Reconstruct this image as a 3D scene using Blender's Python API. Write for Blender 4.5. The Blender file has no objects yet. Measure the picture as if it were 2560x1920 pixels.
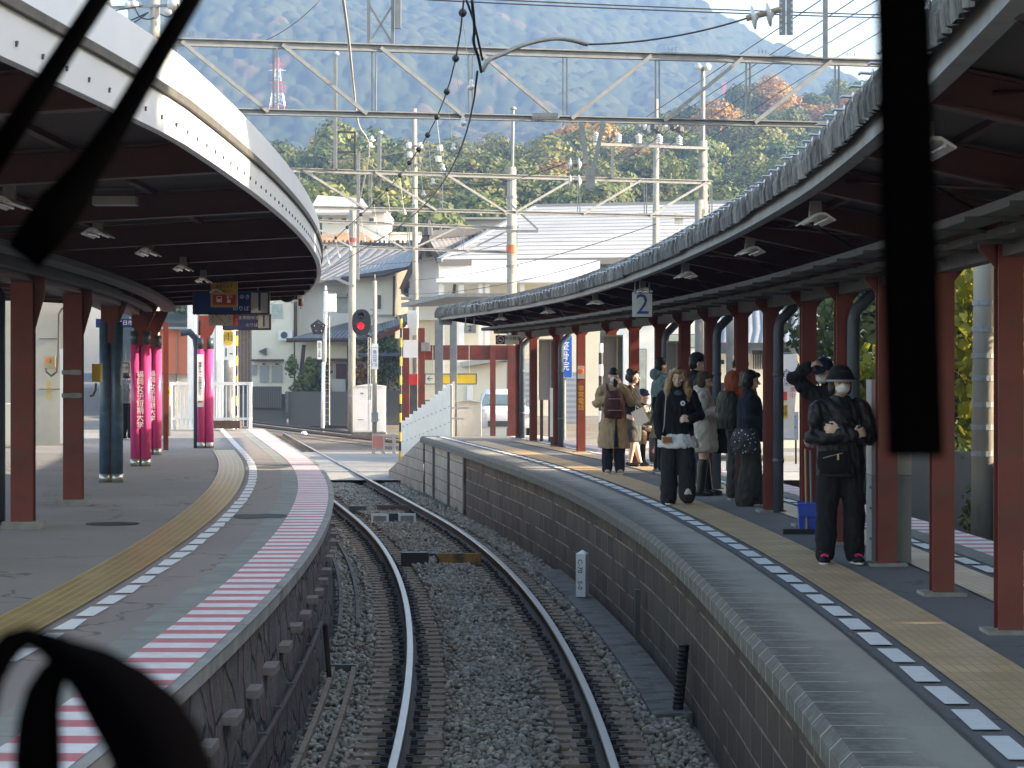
import bpy, math, random
import numpy as np
from mathutils import Vector, Matrix, Euler
R = math.radians
rnd = random.Random(7)
SC = bpy.context.scene
COL = SC.collection

# ------------------------------------------------------------------ camera, world, sun
F = 6000.0            # focal length in photograph pixels (2560 wide)
CZ = 2.69             # eye height above the rail heads
PZ = 1.09             # platform height above the rail heads
cam_d = bpy.data.cameras.new('camera')
cam = bpy.data.objects.new('camera', cam_d); COL.objects.link(cam)
cam.location = (0, 0, CZ); cam.rotation_euler = (R(90), 0, 0)
cam_d.sensor_width = 36; cam_d.lens = F / 2560 * 36
cam_d.shift_y = -40 / 2560
cam_d.clip_start = .05; cam_d.clip_end = 9000
cam_d.dof.use_dof = True; cam_d.dof.focus_distance = 38; cam_d.dof.aperture_fstop = 26
SC.camera = cam

SUN_EL, SUN_AZ = 19.5, 92.0      # azimuth clockwise from +Y
W = bpy.data.worlds.new('World'); SC.world = W; W.use_nodes = True
wn = W.node_tree; wn.nodes.clear()
wo = wn.nodes.new('ShaderNodeOutputWorld'); wb = wn.nodes.new('ShaderNodeBackground')
sky = wn.nodes.new('ShaderNodeTexSky'); sky.sky_type = 'NISHITA'; sky.sun_disc = False
sky.sun_elevation = R(SUN_EL); sky.sun_rotation = R(SUN_AZ)
sky.air_density = 1.0; sky.dust_density = 2.0; sky.ozone_density = 1.0
wb.inputs['Strength'].default_value = .15
wn.links.new(sky.outputs[0], wb.inputs['Color']); wn.links.new(wb.outputs[0], wo.inputs['Surface'])
sl = bpy.data.lights.new('sun', 'SUN'); sl.energy = 4.6; sl.angle = R(.6); sl.color = (1, .92, .8)
so = bpy.data.objects.new('sun', sl); COL.objects.link(so)
sd = Vector((math.sin(R(SUN_AZ)) * math.cos(R(SUN_EL)), math.cos(R(SUN_AZ)) * math.cos(R(SUN_EL)), math.sin(R(SUN_EL))))
so.rotation_euler = sd.to_track_quat('Z', 'Y').to_euler(); so.location = (30, 40, 60)
SC.view_settings.view_transform = 'Standard'; SC.view_settings.look = 'None'
SC.view_settings.exposure = 2.35; SC.view_settings.gamma = 1
SC.view_settings.use_white_balance = True; SC.view_settings.white_balance_temperature = 7700
SC.render.engine = 'CYCLES'
SC.cycles.use_denoising = True
SC.cycles.max_bounces = 6; SC.cycles.diffuse_bounces = 3; SC.cycles.glossy_bounces = 3
SC.cycles.transparent_max_bounces = 8; SC.cycles.volume_bounces = 0
SC.cycles.caustics_reflective = False; SC.cycles.caustics_refractive = False
SC.cycles.sample_clamp_indirect = 6

# ------------------------------------------------------------------ helpers
def tag(o, label=None, cat=None, group=None, kind=None):
    if label: o['label'] = label
    if cat: o['category'] = cat
    if group: o['group'] = group
    if kind: o['kind'] = kind
    return o
def mw(o):
    m = Matrix.LocRotScale(o.location, o.rotation_euler, o.scale)
    if o.parent: m = mw(o.parent) @ o.matrix_parent_inverse @ m
    return m
def thing(name, label, cat, loc=(0, 0, 0), rz=0, group=None, kind=None):
    o = bpy.data.objects.new(name, None); COL.objects.link(o)
    o.location = loc; o.rotation_euler = (0, 0, rz); o.empty_display_size = .1
    return tag(o, label, cat, group, kind)
def link(me, name, mat, parent=None, local=False):
    o = bpy.data.objects.new(name, me); COL.objects.link(o)
    for m in (mat if isinstance(mat, (list, tuple)) else [mat]): me.materials.append(m)
    if parent:
        o.parent = parent
        if not local: o.matrix_parent_inverse = mw(parent).inverted()
    return o
def dup(o, loc=None, rz=None, label=None, group=None, parent=None):
    c = o.copy(); COL.objects.link(c)
    if parent: c.parent = parent
    if loc is not None: c.location = loc
    if rz is not None: c.rotation_euler = (c.rotation_euler[0], c.rotation_euler[1], rz)
    if label: c['label'] = label
    if group: c['group'] = group
    for ch in list(o.children): dup(ch, parent=c)
    return c
V = Vector
class MB:
    def __init__(s): s.v = []; s.f = []; s.uv = []; s.mi = []; s.m = 0
    def face(s, pts, uv=None):
        i = len(s.v); s.v += [tuple(p) for p in pts]
        s.f.append(tuple(range(i, i + len(pts)))); s.uv.append(uv); s.mi.append(s.m)
    def addf(s, idx, uv=None): s.f.append(tuple(idx)); s.uv.append(uv); s.mi.append(s.m)
    def hexa(s, p):
        i = len(s.v); s.v += [tuple(q) for q in p]
        for q in ((0, 3, 2, 1), (4, 5, 6, 7), (0, 1, 5, 4), (1, 2, 6, 5), (2, 3, 7, 6), (3, 0, 4, 7)): s.addf([i + k for k in q])
        return s
    def box(s, c, d, rz=0, mx=None):
        x, y, z = d[0] / 2, d[1] / 2, d[2] / 2
        pts = [V(q) for q in ((-x, -y, -z), (x, -y, -z), (x, y, -z), (-x, y, -z), (-x, -y, z), (x, -y, z), (x, y, z), (-x, y, z))]
        m = mx if mx is not None else Matrix.Rotation(rz, 3, 'Z')
        return s.hexa([V(c) + m @ q for q in pts])
    def bar(s, a, b, w, h, up=(0, 0, 1)):
        a, b = V(a), V(b); d = (b - a).normalized(); up = V(up)
        if abs(d.dot(up)) > .98: up = V((0, 1, 0))
        sx = d.cross(up).normalized(); u = sx.cross(d)
        q = [-sx * w / 2 - u * h / 2, sx * w / 2 - u * h / 2, sx * w / 2 + u * h / 2, -sx * w / 2 + u * h / 2]
        return s.hexa([a + k for k in q] + [b + k for k in q])
    def tube(s, pts, r, n=8, cap=True, sq=(1, 1)):
        pts = [V(p) for p in pts]; k = len(pts); rr = r if isinstance(r, (list, tuple)) else [r] * k
        base = len(s.v); pu = None
        for i, p in enumerate(pts):
            d = (pts[min(i + 1, k - 1)] - pts[max(i - 1, 0)]).normalized()
            if pu is None:
                up = V((0, 0, 1)) if abs(d.z) < .9 else V((0, 1, 0))
                sx = d.cross(up).normalized()
            else: sx = (pu - d * pu.dot(d)).normalized()
            pu = sx; u = sx.cross(d)
            for j in range(n):
                a = 2 * math.pi * j / n
                s.v.append(tuple(p + (sx * math.cos(a) * sq[0] + u * math.sin(a) * sq[1]) * rr[i]))
        for i in range(k - 1):
            for j in range(n):
                s.addf([base + i * n + j, base + i * n + (j + 1) % n, base + (i + 1) * n + (j + 1) % n, base + (i + 1) * n + j])
        if cap:
            s.addf([base + j for j in range(n)][::-1]); s.addf([base + (k - 1) * n + j for j in range(n)])
        return s
    def lathe(s, prof, c=(0, 0, 0), n=16, mx=None):
        base = len(s.v); c = V(c); mx = mx or Matrix.Identity(3)
        for r, z in prof:
            for j in range(n):
                a = 2 * math.pi * j / n
                s.v.append(tuple(c + mx @ V((r * math.cos(a), r * math.sin(a), z))))
        for i in range(len(prof) - 1):
            for j in range(n):
                s.addf([base + i * n + j, base + i * n + (j + 1) % n, base + (i + 1) * n + (j + 1) % n, base + (i + 1) * n + j])
        s.addf([base + j for j in range(n)][::-1]); s.addf([base + (len(prof) - 1) * n + j for j in range(n)])
        return s
    def prism(s, poly, a, b):
        """polygon of 3-D points swept by the vector b-a"""
        n = len(poly); d = V(b) - V(a); base = len(s.v)
        P = [V(a) + V(p) for p in poly]
        s.v += [tuple(p) for p in P] + [tuple(p + d) for p in P]
        s.addf([base + i for i in range(n)][::-1]); s.addf([base + n + i for i in range(n)])
        for i in range(n): s.addf([base + i, base + (i + 1) % n, base + n + (i + 1) % n, base + n + i])
        return s
    def build(s, name, mat, parent=None, smooth=False, local=False):
        me = bpy.data.meshes.new(name); me.from_pydata(s.v, [], s.f)
        if any(u is not None for u in s.uv):
            l = me.uv_layers.new(name='UVMap'); d = []
            for fc, u in zip(s.f, s.uv):
                for k in range(len(fc)): d += list(u[k]) if u else [0, 0]
            l.data.foreach_set('uv', d)
        if isinstance(mat, (list, tuple)): me.polygons.foreach_set('material_index', s.mi)
        if smooth: me.polygons.foreach_set('use_smooth', [True] * len(s.f))
        me.update()
        return link(me, name, mat, parent, local)
def fast_mesh(name, verts, faces):
    """verts (n,3), faces (m,k) numpy"""
    me = bpy.data.meshes.new(name); n, k = faces.shape
    me.vertices.add(len(verts)); me.vertices.foreach_set('co', np.asarray(verts, np.float32).ravel())
    me.loops.add(n * k); me.loops.foreach_set('vertex_index', faces.astype(np.int32).ravel())
    me.polygons.add(n); me.polygons.foreach_set('loop_start', np.arange(n, dtype=np.int32) * k)
    me.polygons.foreach_set('loop_total', np.full(n, k, np.int32))
    me.update(calc_edges=True)
    return me
def set_col(me, cols, name='Col'):
    a = me.color_attributes.new(name, 'FLOAT_COLOR', 'POINT')
    c = np.ones((len(me.vertices), 4), np.float32); c[:, :3] = cols
    a.data.foreach_set('color', c.ravel())
DG = None
def text(s, size, mat, parent, mx, name='lettering', th=.0015, align='CENTER'):
    cu = bpy.data.curves.new('t', 'FONT'); cu.body = s; cu.size = size; cu.align_x = align; cu.align_y = 'CENTER'
    cu.extrude = th; cu.resolution_u = 2
    to = bpy.data.objects.new('t', cu); COL.objects.link(to)
    dg = bpy.context.evaluated_depsgraph_get()
    me = bpy.data.meshes.new_from_object(to.evaluated_get(dg)); me.name = name
    bpy.data.objects.remove(to)
    me.transform(mx); me.materials.clear()
    return link(me, name, mat, parent)
def face_cam(loc, rz=0):
    """matrix for text/plates that face -Y, turned rz about Z"""
    return Matrix.Translation(loc) @ Matrix.Rotation(rz, 4, 'Z') @ Matrix.Rotation(R(90), 4, 'X')
# photograph geometry (S = 2560-wide pixels) used to work out real positions
def P(px, py, Y): return V(((px - 1280) / F * Y, Y, CZ + (920 - py) / F * Y))
def G(px, py, z):
    Y = F * (CZ - z) / (py - 920); return V(((px - 1280) / F * Y, Y, z))

# ------------------------------------------------------------------ materials
def nd(nt, t, **kw):
    n = nt.nodes.new(t)
    for k, v in kw.items():
        if k in n.inputs: n.inputs[k].default_value = v
        else: setattr(n, k, v)
    return n
def newmat(name):
    m = bpy.data.materials.new(name); m.use_nodes = True; nt = m.node_tree
    return m, nt, nt.nodes['Principled BSDF']
def rgba(c): return (c[0], c[1], c[2], 1)
def mixc(nt, f, a, b, mode='MIX'):
    n = nt.nodes.new('ShaderNodeMix'); n.data_type = 'RGBA'; n.blend_type = mode
    for sock, v in ((n.inputs[0], f), (n.inputs[6], a), (n.inputs[7], b)):
        if isinstance(v, (int, float)): sock.default_value = v
        elif isinstance(v, tuple): sock.default_value = rgba(v)
        else: nt.links.new(v, sock)
    return n.outputs[2]
def mth(nt, op, a, b=0.0, c=0.0, clamp=False):
    n = nt.nodes.new('ShaderNodeMath'); n.operation = op; n.use_clamp = clamp
    for i, v in enumerate((a, b, c)):
        if isinstance(v, (int, float)): n.inputs[i].default_value = v
        else: nt.links.new(v, n.inputs[i])
    return n.outputs[0]
def noise(nt, vec, scale, detail=3, rough=.55):
    n = nd(nt, 'ShaderNodeTexNoise', Scale=scale, Detail=detail, Roughness=rough)
    if vec is not None: nt.links.new(vec, n.inputs['Vector'])
    return n.outputs['Fac']
def ramp(nt, f, lo, hi): 
    n = nd(nt, 'ShaderNodeMapRange'); n.inputs[1].default_value = lo; n.inputs[2].default_value = hi
    nt.links.new(f, n.inputs[0]); return n.outputs[0]
def coords(nt, kind='Object', scale=None):
    t = nt.nodes.new('ShaderNodeTexCoord'); o = t.outputs[kind]
    if scale:
        mp = nt.nodes.new('ShaderNodeMapping'); mp.inputs['Scale'].default_value = scale
        nt.links.new(o, mp.inputs['Vector']); o = mp.outputs[0]
    return o
def bump(nt, bs, h, st=.3, dist=.02, nrm=None):
    b = nd(nt, 'ShaderNodeBump', Strength=st, Distance=dist)
    nt.links.new(h, b.inputs['Height']); nt.links.new(b.outputs[0], bs.inputs['Normal'])
    return b
def M(name, col, rough=.6, metal=0, var=.18, vs=5, bmp=0, bscale=60, col2=None, dirt=None, dirt_s=2.2, dirt_t=.52, stretch=None, spec=.5):
    m, nt, bs = newmat(name)
    co = coords(nt, 'Object', stretch)
    f = ramp(nt, noise(nt, co, vs, 4), .3, .7)
    a = tuple(x * (1 - var) for x in col); b = col2 or tuple(min(1, x * (1 + var)) for x in col)
    c = mixc(nt, f, a, b)
    if dirt:
        g = ramp(nt, noise(nt, co, dirt_s, 6, .7), dirt_t, dirt_t + .12)
        c = mixc(nt, g, c, dirt)
    nt.links.new(c, bs.inputs['Base Color'])
    bs.inputs['Roughness'].default_value = rough; bs.inputs['Metallic'].default_value = metal
    bs.inputs['Specular IOR Level'].default_value = spec
    if bmp: bump(nt, bs, noise(nt, co, bscale, 3), bmp, .01)
    return m
def emis(name, col, st):
    m, nt, bs = newmat(name)
    bs.inputs['Base Color'].default_value = rgba(col); bs.inputs['Emission Color'].default_value = rgba(col)
    bs.inputs['Emission Strength'].default_value = st
    return m

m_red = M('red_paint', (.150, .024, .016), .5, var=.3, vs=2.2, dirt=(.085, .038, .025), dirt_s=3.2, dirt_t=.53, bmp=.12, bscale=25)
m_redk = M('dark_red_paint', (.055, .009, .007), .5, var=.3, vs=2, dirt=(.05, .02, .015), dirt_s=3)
m_soffit = M('soffit_board', (.055, .038, .03), .8, var=.25, vs=1.5, stretch=(1, 12, 1))
m_steel = M('galvanised_steel', (.215, .225, .235), .55, .15, var=.16, vs=9, dirt=(.26, .22, .2), dirt_s=5, dirt_t=.58)
m_gsteel = M('grey_painted_steel', (.20, .21, .21), .55, var=.2, vs=5)
m_tray = M('shade_darkened_tray', (.06, .06, .056), .7, var=.25, vs=6)  # grey steel darkened in colour for the deep shade under the canopies
m_dgrey = M('dark_grey_metal', (.055, .058, .06), .5, var=.25)
m_bluegrey = M('blue_grey_paint', (.055, .075, .10), .42, var=.2, vs=4, dirt=(.10, .11, .12), dirt_s=7, dirt_t=.64)
m_black = M('black_rubber', (.006, .006, .008), .6, var=.2)
m_white = M('white_paint', (.70, .71, .72), .4, var=.05, vs=3)
m_whitef = M('white_fascia_panel', (.56, .58, .61), .38, var=.05, vs=1.5, dirt=(.42, .42, .40), dirt_s=3, dirt_t=.66)
m_conc = M('concrete', (.27, .26, .24), .9, var=.2, vs=4, bmp=.15, dirt=(.12, .115, .10), dirt_s=2.5, dirt_t=.58)
m_concd = M('old_dark_concrete', (.13, .125, .115), .92, var=.3, vs=5, bmp=.25, dirt=(.05, .048, .042), dirt_s=3)
m_pole = M('concrete_pole', (.32, .30, .26), .85, var=.15, vs=3, dirt=(.17, .16, .14), dirt_s=2, stretch=(1, 1, .25))
m_chrome = M('bright_hook_steel', (.55, .55, .55), .35, .8, var=.1)
m_wire = M('dark_wire', (.035, .035, .04), .55, .3, var=.2)
m_lwire = M('pale_wire', (.42, .42, .40), .5, .3, var=.1)
m_porc = M('white_porcelain', (.52, .53, .54), .2, var=.04)
m_asphL = None
# ------------------------------------------------------------------ patterned surface materials (UV in metres)
def uvxy(nt):
    t = nt.nodes.new('ShaderNodeTexCoord'); s = nt.nodes.new('ShaderNodeSeparateXYZ')
    nt.links.new(t.outputs['UV'], s.inputs[0]); return t.outputs['UV'], s.outputs[0], s.outputs[1]
def asphalt(name, col, patch=.25):
    m, nt, bs = newmat(name); co = coords(nt)
    big = ramp(nt, noise(nt, co, .35, 5, .6), .3, .7); fine = noise(nt, co, 160, 2)
    c = mixc(nt, big, tuple(x * (1 - patch) for x in col), tuple(x * (1 + patch) for x in col))
    c = mixc(nt, ramp(nt, fine, .35, .75), c, tuple(x * 1.7 for x in col))
    ve = nd(nt, 'ShaderNodeTexVoronoi', Scale=.42); ve.feature = 'DISTANCE_TO_EDGE'
    wv = nt.nodes.new('ShaderNodeVectorMath'); wv.operation = 'ADD'; nz = nd(nt, 'ShaderNodeTexNoise', Scale=1.8, Detail=5.0); nt.links.new(co, nz.inputs['Vector']); nt.links.new(co, wv.inputs[0]); nt.links.new(nz.outputs['Color'], wv.inputs[1]); nt.links.new(wv.outputs[0], ve.inputs['Vector'])
    crk = mth(nt, 'MULTIPLY', mth(nt, 'LESS_THAN', ve.outputs['Distance'], .007), mth(nt, 'GREATER_THAN', noise(nt, co, .5, 2), .5))
    c = mixc(nt, mth(nt, 'MULTIPLY', crk, .7), c, tuple(x * .35 for x in col))
    st = ramp(nt, noise(nt, co, 1.3, 6, .7), .6, .7)
    c = mixc(nt, mth(nt, 'MULTIPLY', st, .5), c, tuple(x * .55 for x in col))
    nt.links.new(c, bs.inputs['Base Color']); bs.inputs['Roughness'].default_value = .85
    bump(nt, bs, fine, .25, .004); return m
m_aspL = asphalt('platform_asphalt', (.155, .146, .136), .34)
m_aspB = asphalt('brown_asphalt', (.18, .155, .14), .2)
m_aspR = asphalt('dark_platform_asphalt', (.095, .095, .098))
m_road = asphalt('road_asphalt', (.17, .17, .17))
def stripe_mat():
    m, nt, bs = newmat('red_white_stripe_paint'); uv, u, v = uvxy(nt)
    fr = mth(nt, 'FRACT', mth(nt, 'DIVIDE', u, .47))
    k = mth(nt, 'GREATER_THAN', fr, .55)
    w = noise(nt, uv, 9, 5, .7)
    c = mixc(nt, k, (.74, .72, .71), (.56, .155, .175))
    c = mixc(nt, mth(nt, 'MULTIPLY', ramp(nt, w, .46, .75), .55), c, (.44, .36, .35)); c = mixc(nt, mth(nt, 'MULTIPLY', ramp(nt, noise(nt, uv, 1.1, 5, .7), .5, .75), .35), c, (.20, .17, .165))
    j = mth(nt, 'LESS_THAN', mth(nt, 'FRACT', mth(nt, 'DIVIDE', u, 2.35)), .006)
    c = mixc(nt, j, c, (.10, .09, .085))
    nt.links.new(c, bs.inputs['Base Color']); bs.inputs['Roughness'].default_value = .6
    bump(nt, bs, noise(nt, uv, 120, 2), .1, .003); return m
m_stripe = stripe_mat()
def slab_mat(name, col, period, seam, dark=None):
    m, nt, bs = newmat(name); uv, u, v = uvxy(nt)
    c = mixc(nt, ramp(nt, noise(nt, uv, 3, 5, .65), .3, .7), tuple(x * .75 for x in col), tuple(x * 1.2 for x in col))
    cell = nd(nt, 'ShaderNodeTexWhiteNoise', noise_dimensions='1D'); nt.links.new(mth(nt, 'FLOOR', mth(nt, 'DIVIDE', u, period)), cell.inputs['W'])
    c = mixc(nt, mth(nt, 'MULTIPLY', cell.outputs[0], .3), c, tuple(x * .7 for x in col))
    j = mth(nt, 'LESS_THAN', mth(nt, 'FRACT', mth(nt, 'DIVIDE', u, period)), .02 / period)
    c = mixc(nt, j, c, seam)
    nt.links.new(c, bs.inputs['Base Color']); bs.inputs['Roughness'].default_value = .9
    bump(nt, bs, noise(nt, uv, 70, 3), .2, .006); return m
m_greyslab = slab_mat('grey_edge_slab', (.24, .245, .225), .94, (.13, .13, .12))
def cope_mat():
    # concrete coping slabs of the right platform: mossy dark lip, pale worn inside, light joint lines
    m, nt, bs = newmat('coping_slab_concrete'); uv, u, v = uvxy(nt)
    n1 = noise(nt, uv, 2.2, 6, .7)
    lip = ramp(nt, mth(nt, 'ADD', v, mth(nt, 'MULTIPLY', mth(nt, 'SUBTRACT', n1, .5), .42)), 1.60, 1.86)
    c = mixc(nt, lip, (.105, .098, .085), (.315, .295, .255))
    c = mixc(nt, mth(nt, 'MULTIPLY', ramp(nt, noise(nt, uv, 14, 5, .7), .45, .7), .35), c, (.36, .355, .33))
    cell = nd(nt, 'ShaderNodeTexWhiteNoise', noise_dimensions='1D'); nt.links.new(mth(nt, 'FLOOR', mth(nt, 'DIVIDE', u, .37)), cell.inputs['W'])
    c = mixc(nt, mth(nt, 'MULTIPLY', cell.outputs[0], .22), c, (.05, .05, .046))
    j = mth(nt, 'LESS_THAN', mth(nt, 'FRACT', mth(nt, 'DIVIDE', u, .37)), .035)
    nearv = mth(nt, 'LESS_THAN', mth(nt, 'ADD', v, mth(nt, 'MULTIPLY', n1, .4)), 1.98)
    far = mth(nt, 'LESS_THAN', u, 24)
    jj = mth(nt, 'MULTIPLY', mth(nt, 'MULTIPLY', j, nearv), mth(nt, 'MULTIPLY', far, 1.0))
    c = mixc(nt, jj, c, (.48, .47, .43))
    nt.links.new(c, bs.inputs['Base Color']); bs.inputs['Roughness'].default_value = .9
    bump(nt, bs, noise(nt, uv, 55, 4), .45, .008); return m
m_cope = cope_mat()
def tactile_mat(name, col, line, lp, lw, tile, rough):
    m, nt, bs = newmat(name); uv, u, v = uvxy(nt)
    n1 = noise(nt, uv, 2.0, 5, .65)
    c = mixc(nt, ramp(nt, n1, .3, .7), tuple(x * .72 for x in col), tuple(x * 1.15 for x in col))
    cell = nd(nt, 'ShaderNodeTexWhiteNoise', noise_dimensions='1D'); nt.links.new(mth(nt, 'FLOOR', mth(nt, 'DIVIDE', u, tile)), cell.inputs['W'])
    c = mixc(nt, mth(nt, 'MULTIPLY', cell.outputs[0], .45), c, tuple(x * .62 for x in col))
    fr = mth(nt, 'FRACT', mth(nt, 'DIVIDE', v, lp))
    k = mth(nt, 'LESS_THAN', fr, lw)
    c = mixc(nt, k, c, line)
    j = mth(nt, 'LESS_THAN', mth(nt, 'FRACT', mth(nt, 'DIVIDE', u, tile)), .05)
    c = mixc(nt, mth(nt, 'MULTIPLY', j, .6), c, tuple(x * .45 for x in col))
    c = mixc(nt, mth(nt, 'MULTIPLY', ramp(nt, noise(nt, uv, 5, 6, .75), .55, .75), .5), c, (.12, .105, .08))
    nt.links.new(c, bs.inputs['Base Color']); bs.inputs['Roughness'].default_value = rough
    b = bump(nt, bs, mth(nt, 'ADD', k, mth(nt, 'MULTIPLY', n1, .6)), .5, .006); return m
m_tacL = tactile_mat('worn_yellow_guide_paving', (.41, .30, .12), (.54, .44, .26), .075, .16, .40, .34)
m_tacR = tactile_mat('pale_yellow_guide_paving', (.58, .41, .235), (.38, .26, .14), .060, .14, .33, .5)
m_line = M('white_line_paint', (.72, .74, .75), .6, var=.06, vs=10, dirt=(.45, .45, .44), dirt_s=9, dirt_t=.63)
def block_wall_mat(name, c1, c2, mortar, bw, bh, streak, drip=.5, bmp=.6):
    m, nt, bs = newmat(name); uv, u, v = uvxy(nt)
    br = nt.nodes.new('ShaderNodeTexBrick'); br.offset = .5
    for k, x in (('Scale', 1), ('Brick Width', bw), ('Row Height', bh), ('Mortar Size', .010), ('Mortar Smooth', .3), ('Bias', 0)): br.inputs[k].default_value = x
    br.inputs['Color1'].default_value = rgba(c1); br.inputs['Color2'].default_value = rgba(c2); br.inputs['Mortar'].default_value = rgba(mortar)
    nt.links.new(uv, br.inputs['Vector'])
    mo = ramp(nt, noise(nt, uv, 1.7, 4), .34, .56)                 # the pale joints only show in places
    c = mixc(nt, mth(nt, 'MULTIPLY', br.outputs['Fac'], mo), mixc(nt, br.outputs['Fac'], br.outputs['Color'], tuple(x * .6 for x in c1)), mortar)
    mp = nt.nodes.new('ShaderNodeMapping'); mp.inputs['Scale'].default_value = (7, .8, 1); nt.links.new(uv, mp.inputs[0])
    c = mixc(nt, mth(nt, 'MULTIPLY', ramp(nt, noise(nt, mp.outputs[0], 1, 5, .7), .62, .72), drip), c, streak)
    c = mixc(nt, ramp(nt, noise(nt, uv, 6, 5, .7), .4, .75), c, mixc(nt, .5, c, tuple(x * .5 for x in c1)))
    nt.links.new(c, bs.inputs['Base Color']); bs.inputs['Roughness'].default_value = .92
    h = mth(nt, 'ADD', mth(nt, 'MULTIPLY', br.outputs['Fac'], -.8), noise(nt, uv, 28, 5, .7))
    bump(nt, bs, h, bmp, .02); return m
m_bwall = block_wall_mat('brown_block_wall', (.075, .054, .040), (.135, .098, .072), (.40, .33, .26), .66, .25, (.30, .19, .10), .35)
m_bwall2 = block_wall_mat('pale_streaked_block_wall', (.40, .33, .26), (.50, .41, .33), (.06, .05, .042), .78, .26, (.05, .042, .035), .95)
def rough_stone():
    m, nt, bs = newmat('rough_purple_stone'); uv, u, v = uvxy(nt)
    vo = nd(nt, 'ShaderNodeTexVoronoi', Scale=2.1); vo.feature = 'DISTANCE_TO_EDGE'
    wob = nt.nodes.new('ShaderNodeVectorMath'); wob.operation = 'ADD'
    nz = nd(nt, 'ShaderNodeTexNoise', Scale=3.0, Detail=4.0); nt.links.new(uv, nz.inputs['Vector'])
    sc = nt.nodes.new('ShaderNodeVectorMath'); sc.operation = 'SCALE'; sc.inputs['Scale'].default_value = .25; nt.links.new(nz.outputs['Color'], sc.inputs[0])
    nt.links.new(uv, wob.inputs[0]); nt.links.new(sc.outputs[0], wob.inputs[1]); nt.links.new(wob.outputs[0], vo.inputs['Vector'])
    vc = nd(nt, 'ShaderNodeTexVoronoi', Scale=2.1); nt.links.new(wob.outputs[0], vc.inputs['Vector'])
    g = ramp(nt, vo.outputs['Distance'], 0, .06)
    c = mixc(nt, .5, (.22, .17, .155), vc.outputs['Color'], 'MULTIPLY')
    c = mixc(nt, .62, c, (.185, .150, .145))
    c = mixc(nt, g, (.03, .026, .026), c)
    mp = nt.nodes.new('ShaderNodeMapping'); mp.inputs['Scale'].default_value = (16, 1.6, 1); nt.links.new(uv, mp.inputs[0])
    tool = noise(nt, mp.outputs[0], 1, 4, .75)
    c = mixc(nt, ramp(nt, tool, .35, .7), mixc(nt, .55, c, (.025, .022, .024)), c)
    mp2 = nt.nodes.new('ShaderNodeMapping'); mp2.inputs['Scale'].default_value = (5, 1.2, 1); nt.links.new(uv, mp2.inputs[0])
    d = mth(nt, 'MULTIPLY', ramp(nt, noise(nt, mp2.outputs[0], 1.6, 6, .75), .60, .72), ramp(nt, v, .25, .9))
    c = mixc(nt, mth(nt, 'MULTIPLY', d, .6), c, (.48, .50, .56))
    nt.links.new(c, bs.inputs['Base Color']); bs.inputs['Roughness'].default_value = .85
    bump(nt, bs, mth(nt, 'ADD', mth(nt, 'ADD', g, tool), noise(nt, uv, 9, 5, .7)), .9, .05); return m
m_stone = rough_stone()

# ------------------------------------------------------------------ the curve of the line
def cx(Y):
    return -.05 - (Y - 14.5) ** 2 / 410 if Y < 44.2 else -2.2 - .1449 * (Y - 44.2)
def cm(Y): return -(Y - 14.5) / 205 if Y < 44.2 else -.1449
def CP(Y, off, z=0.0):
    m = cm(Y); k = math.hypot(1, m); return V((cx(Y) + off / k, Y - off * m / k, z))
def ang(Y): return math.atan2(-cm(Y), 1)      # turn to the left, radians
def frange(a, b, st):
    n = max(1, int(math.ceil((b - a) / st - 1e-6))); return [a + (b - a) * i / n for i in range(n + 1)]
def call(x, Y): return x(Y) if callable(x) else x
def sweep(mb, Y0, Y1, prof, step=1.0, closed=False, caps=False):
    """prof: list of (off,z) (either may be a function of Y) swept along the line, UV = (Y, running off/z)"""
    ys = frange(Y0, Y1, step); n = len(prof); rows = []
    for y in ys: rows.append([CP(y, call(o, y), call(z, y)) for o, z in prof])
    for i in range(len(ys) - 1):
        for j in range(n if closed else n - 1):
            k = (j + 1) % n
            o0, z0 = call(prof[j][0], ys[i]), call(prof[j][1], ys[i]); o1, z1 = call(prof[k][0], ys[i]), call(prof[k][1], ys[i])
            vert = abs(o1 - o0) < abs(z1 - z0)
            va, vb = (z0, z1) if vert else (o0, o1)
            mb.face([rows[i][j], rows[i][k], rows[i + 1][k], rows[i + 1][j]], [(ys[i], va), (ys[i], vb), (ys[i + 1], vb), (ys[i + 1], va)])
    if caps:
        mb.face(rows[0][::-1]); mb.face(rows[-1])
    return mb

# ------------------------------------------------------------------ ground
gm = M('bare_ground', (.16, .14, .11), .95, var=.3, vs=.8, bmp=.3, bscale=14)
g = MB(); g.face([(-1500, -40, -.62), (1500, -40, -.62), (1500, 2600, -.62), (-1500, 2600, -.62)])
tag(g.build('ground', gm), 'bare earth ground under the whole station and town', kind='structure')

# ballast bed sheet
def bedmat():
    m, nt, bs = newmat('ballast_bed'); co = coords(nt)
    c = mixc(nt, ramp(nt, noise(nt, co, 1.2, 4), .35, .65), (.17, .125, .09), (.22, .205, .18))
    vo = nd(nt, 'ShaderNodeTexVoronoi', Scale=22.0); nt.links.new(co, vo.inputs['Vector'])
    c = mixc(nt, .6, c, vo.outputs['Color'], 'MULTIPLY'); c = mixc(nt, .35, c, (.13, .125, .115))
    nt.links.new(c, bs.inputs['Base Color']); bs.inputs['Roughness'].default_value = .95
    bump(nt, bs, vo.outputs['Distance'], .9, .05); return m
m_bed = bedmat()
b = MB()
bz = lambda off: -.20 if abs(off) < 1.3 else -.24
sweep(b, 3, 61.5, [(-2.2, -.3), (-1.45, -.26), (-1.25, -.21), (0, -.185), (1.25, -.2), (1.6, -.21), (3.4, -.25)], 1.0)
sweep(b, 78.6, 100, [(-2.2, -.3), (-1.3, -.22), (0, -.19), (1.3, -.2), (5.5, -.2)], 2.0)
tag(b.build('ballast_bed', m_bed), 'grey brown bed under the curving track', kind='structure')

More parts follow.
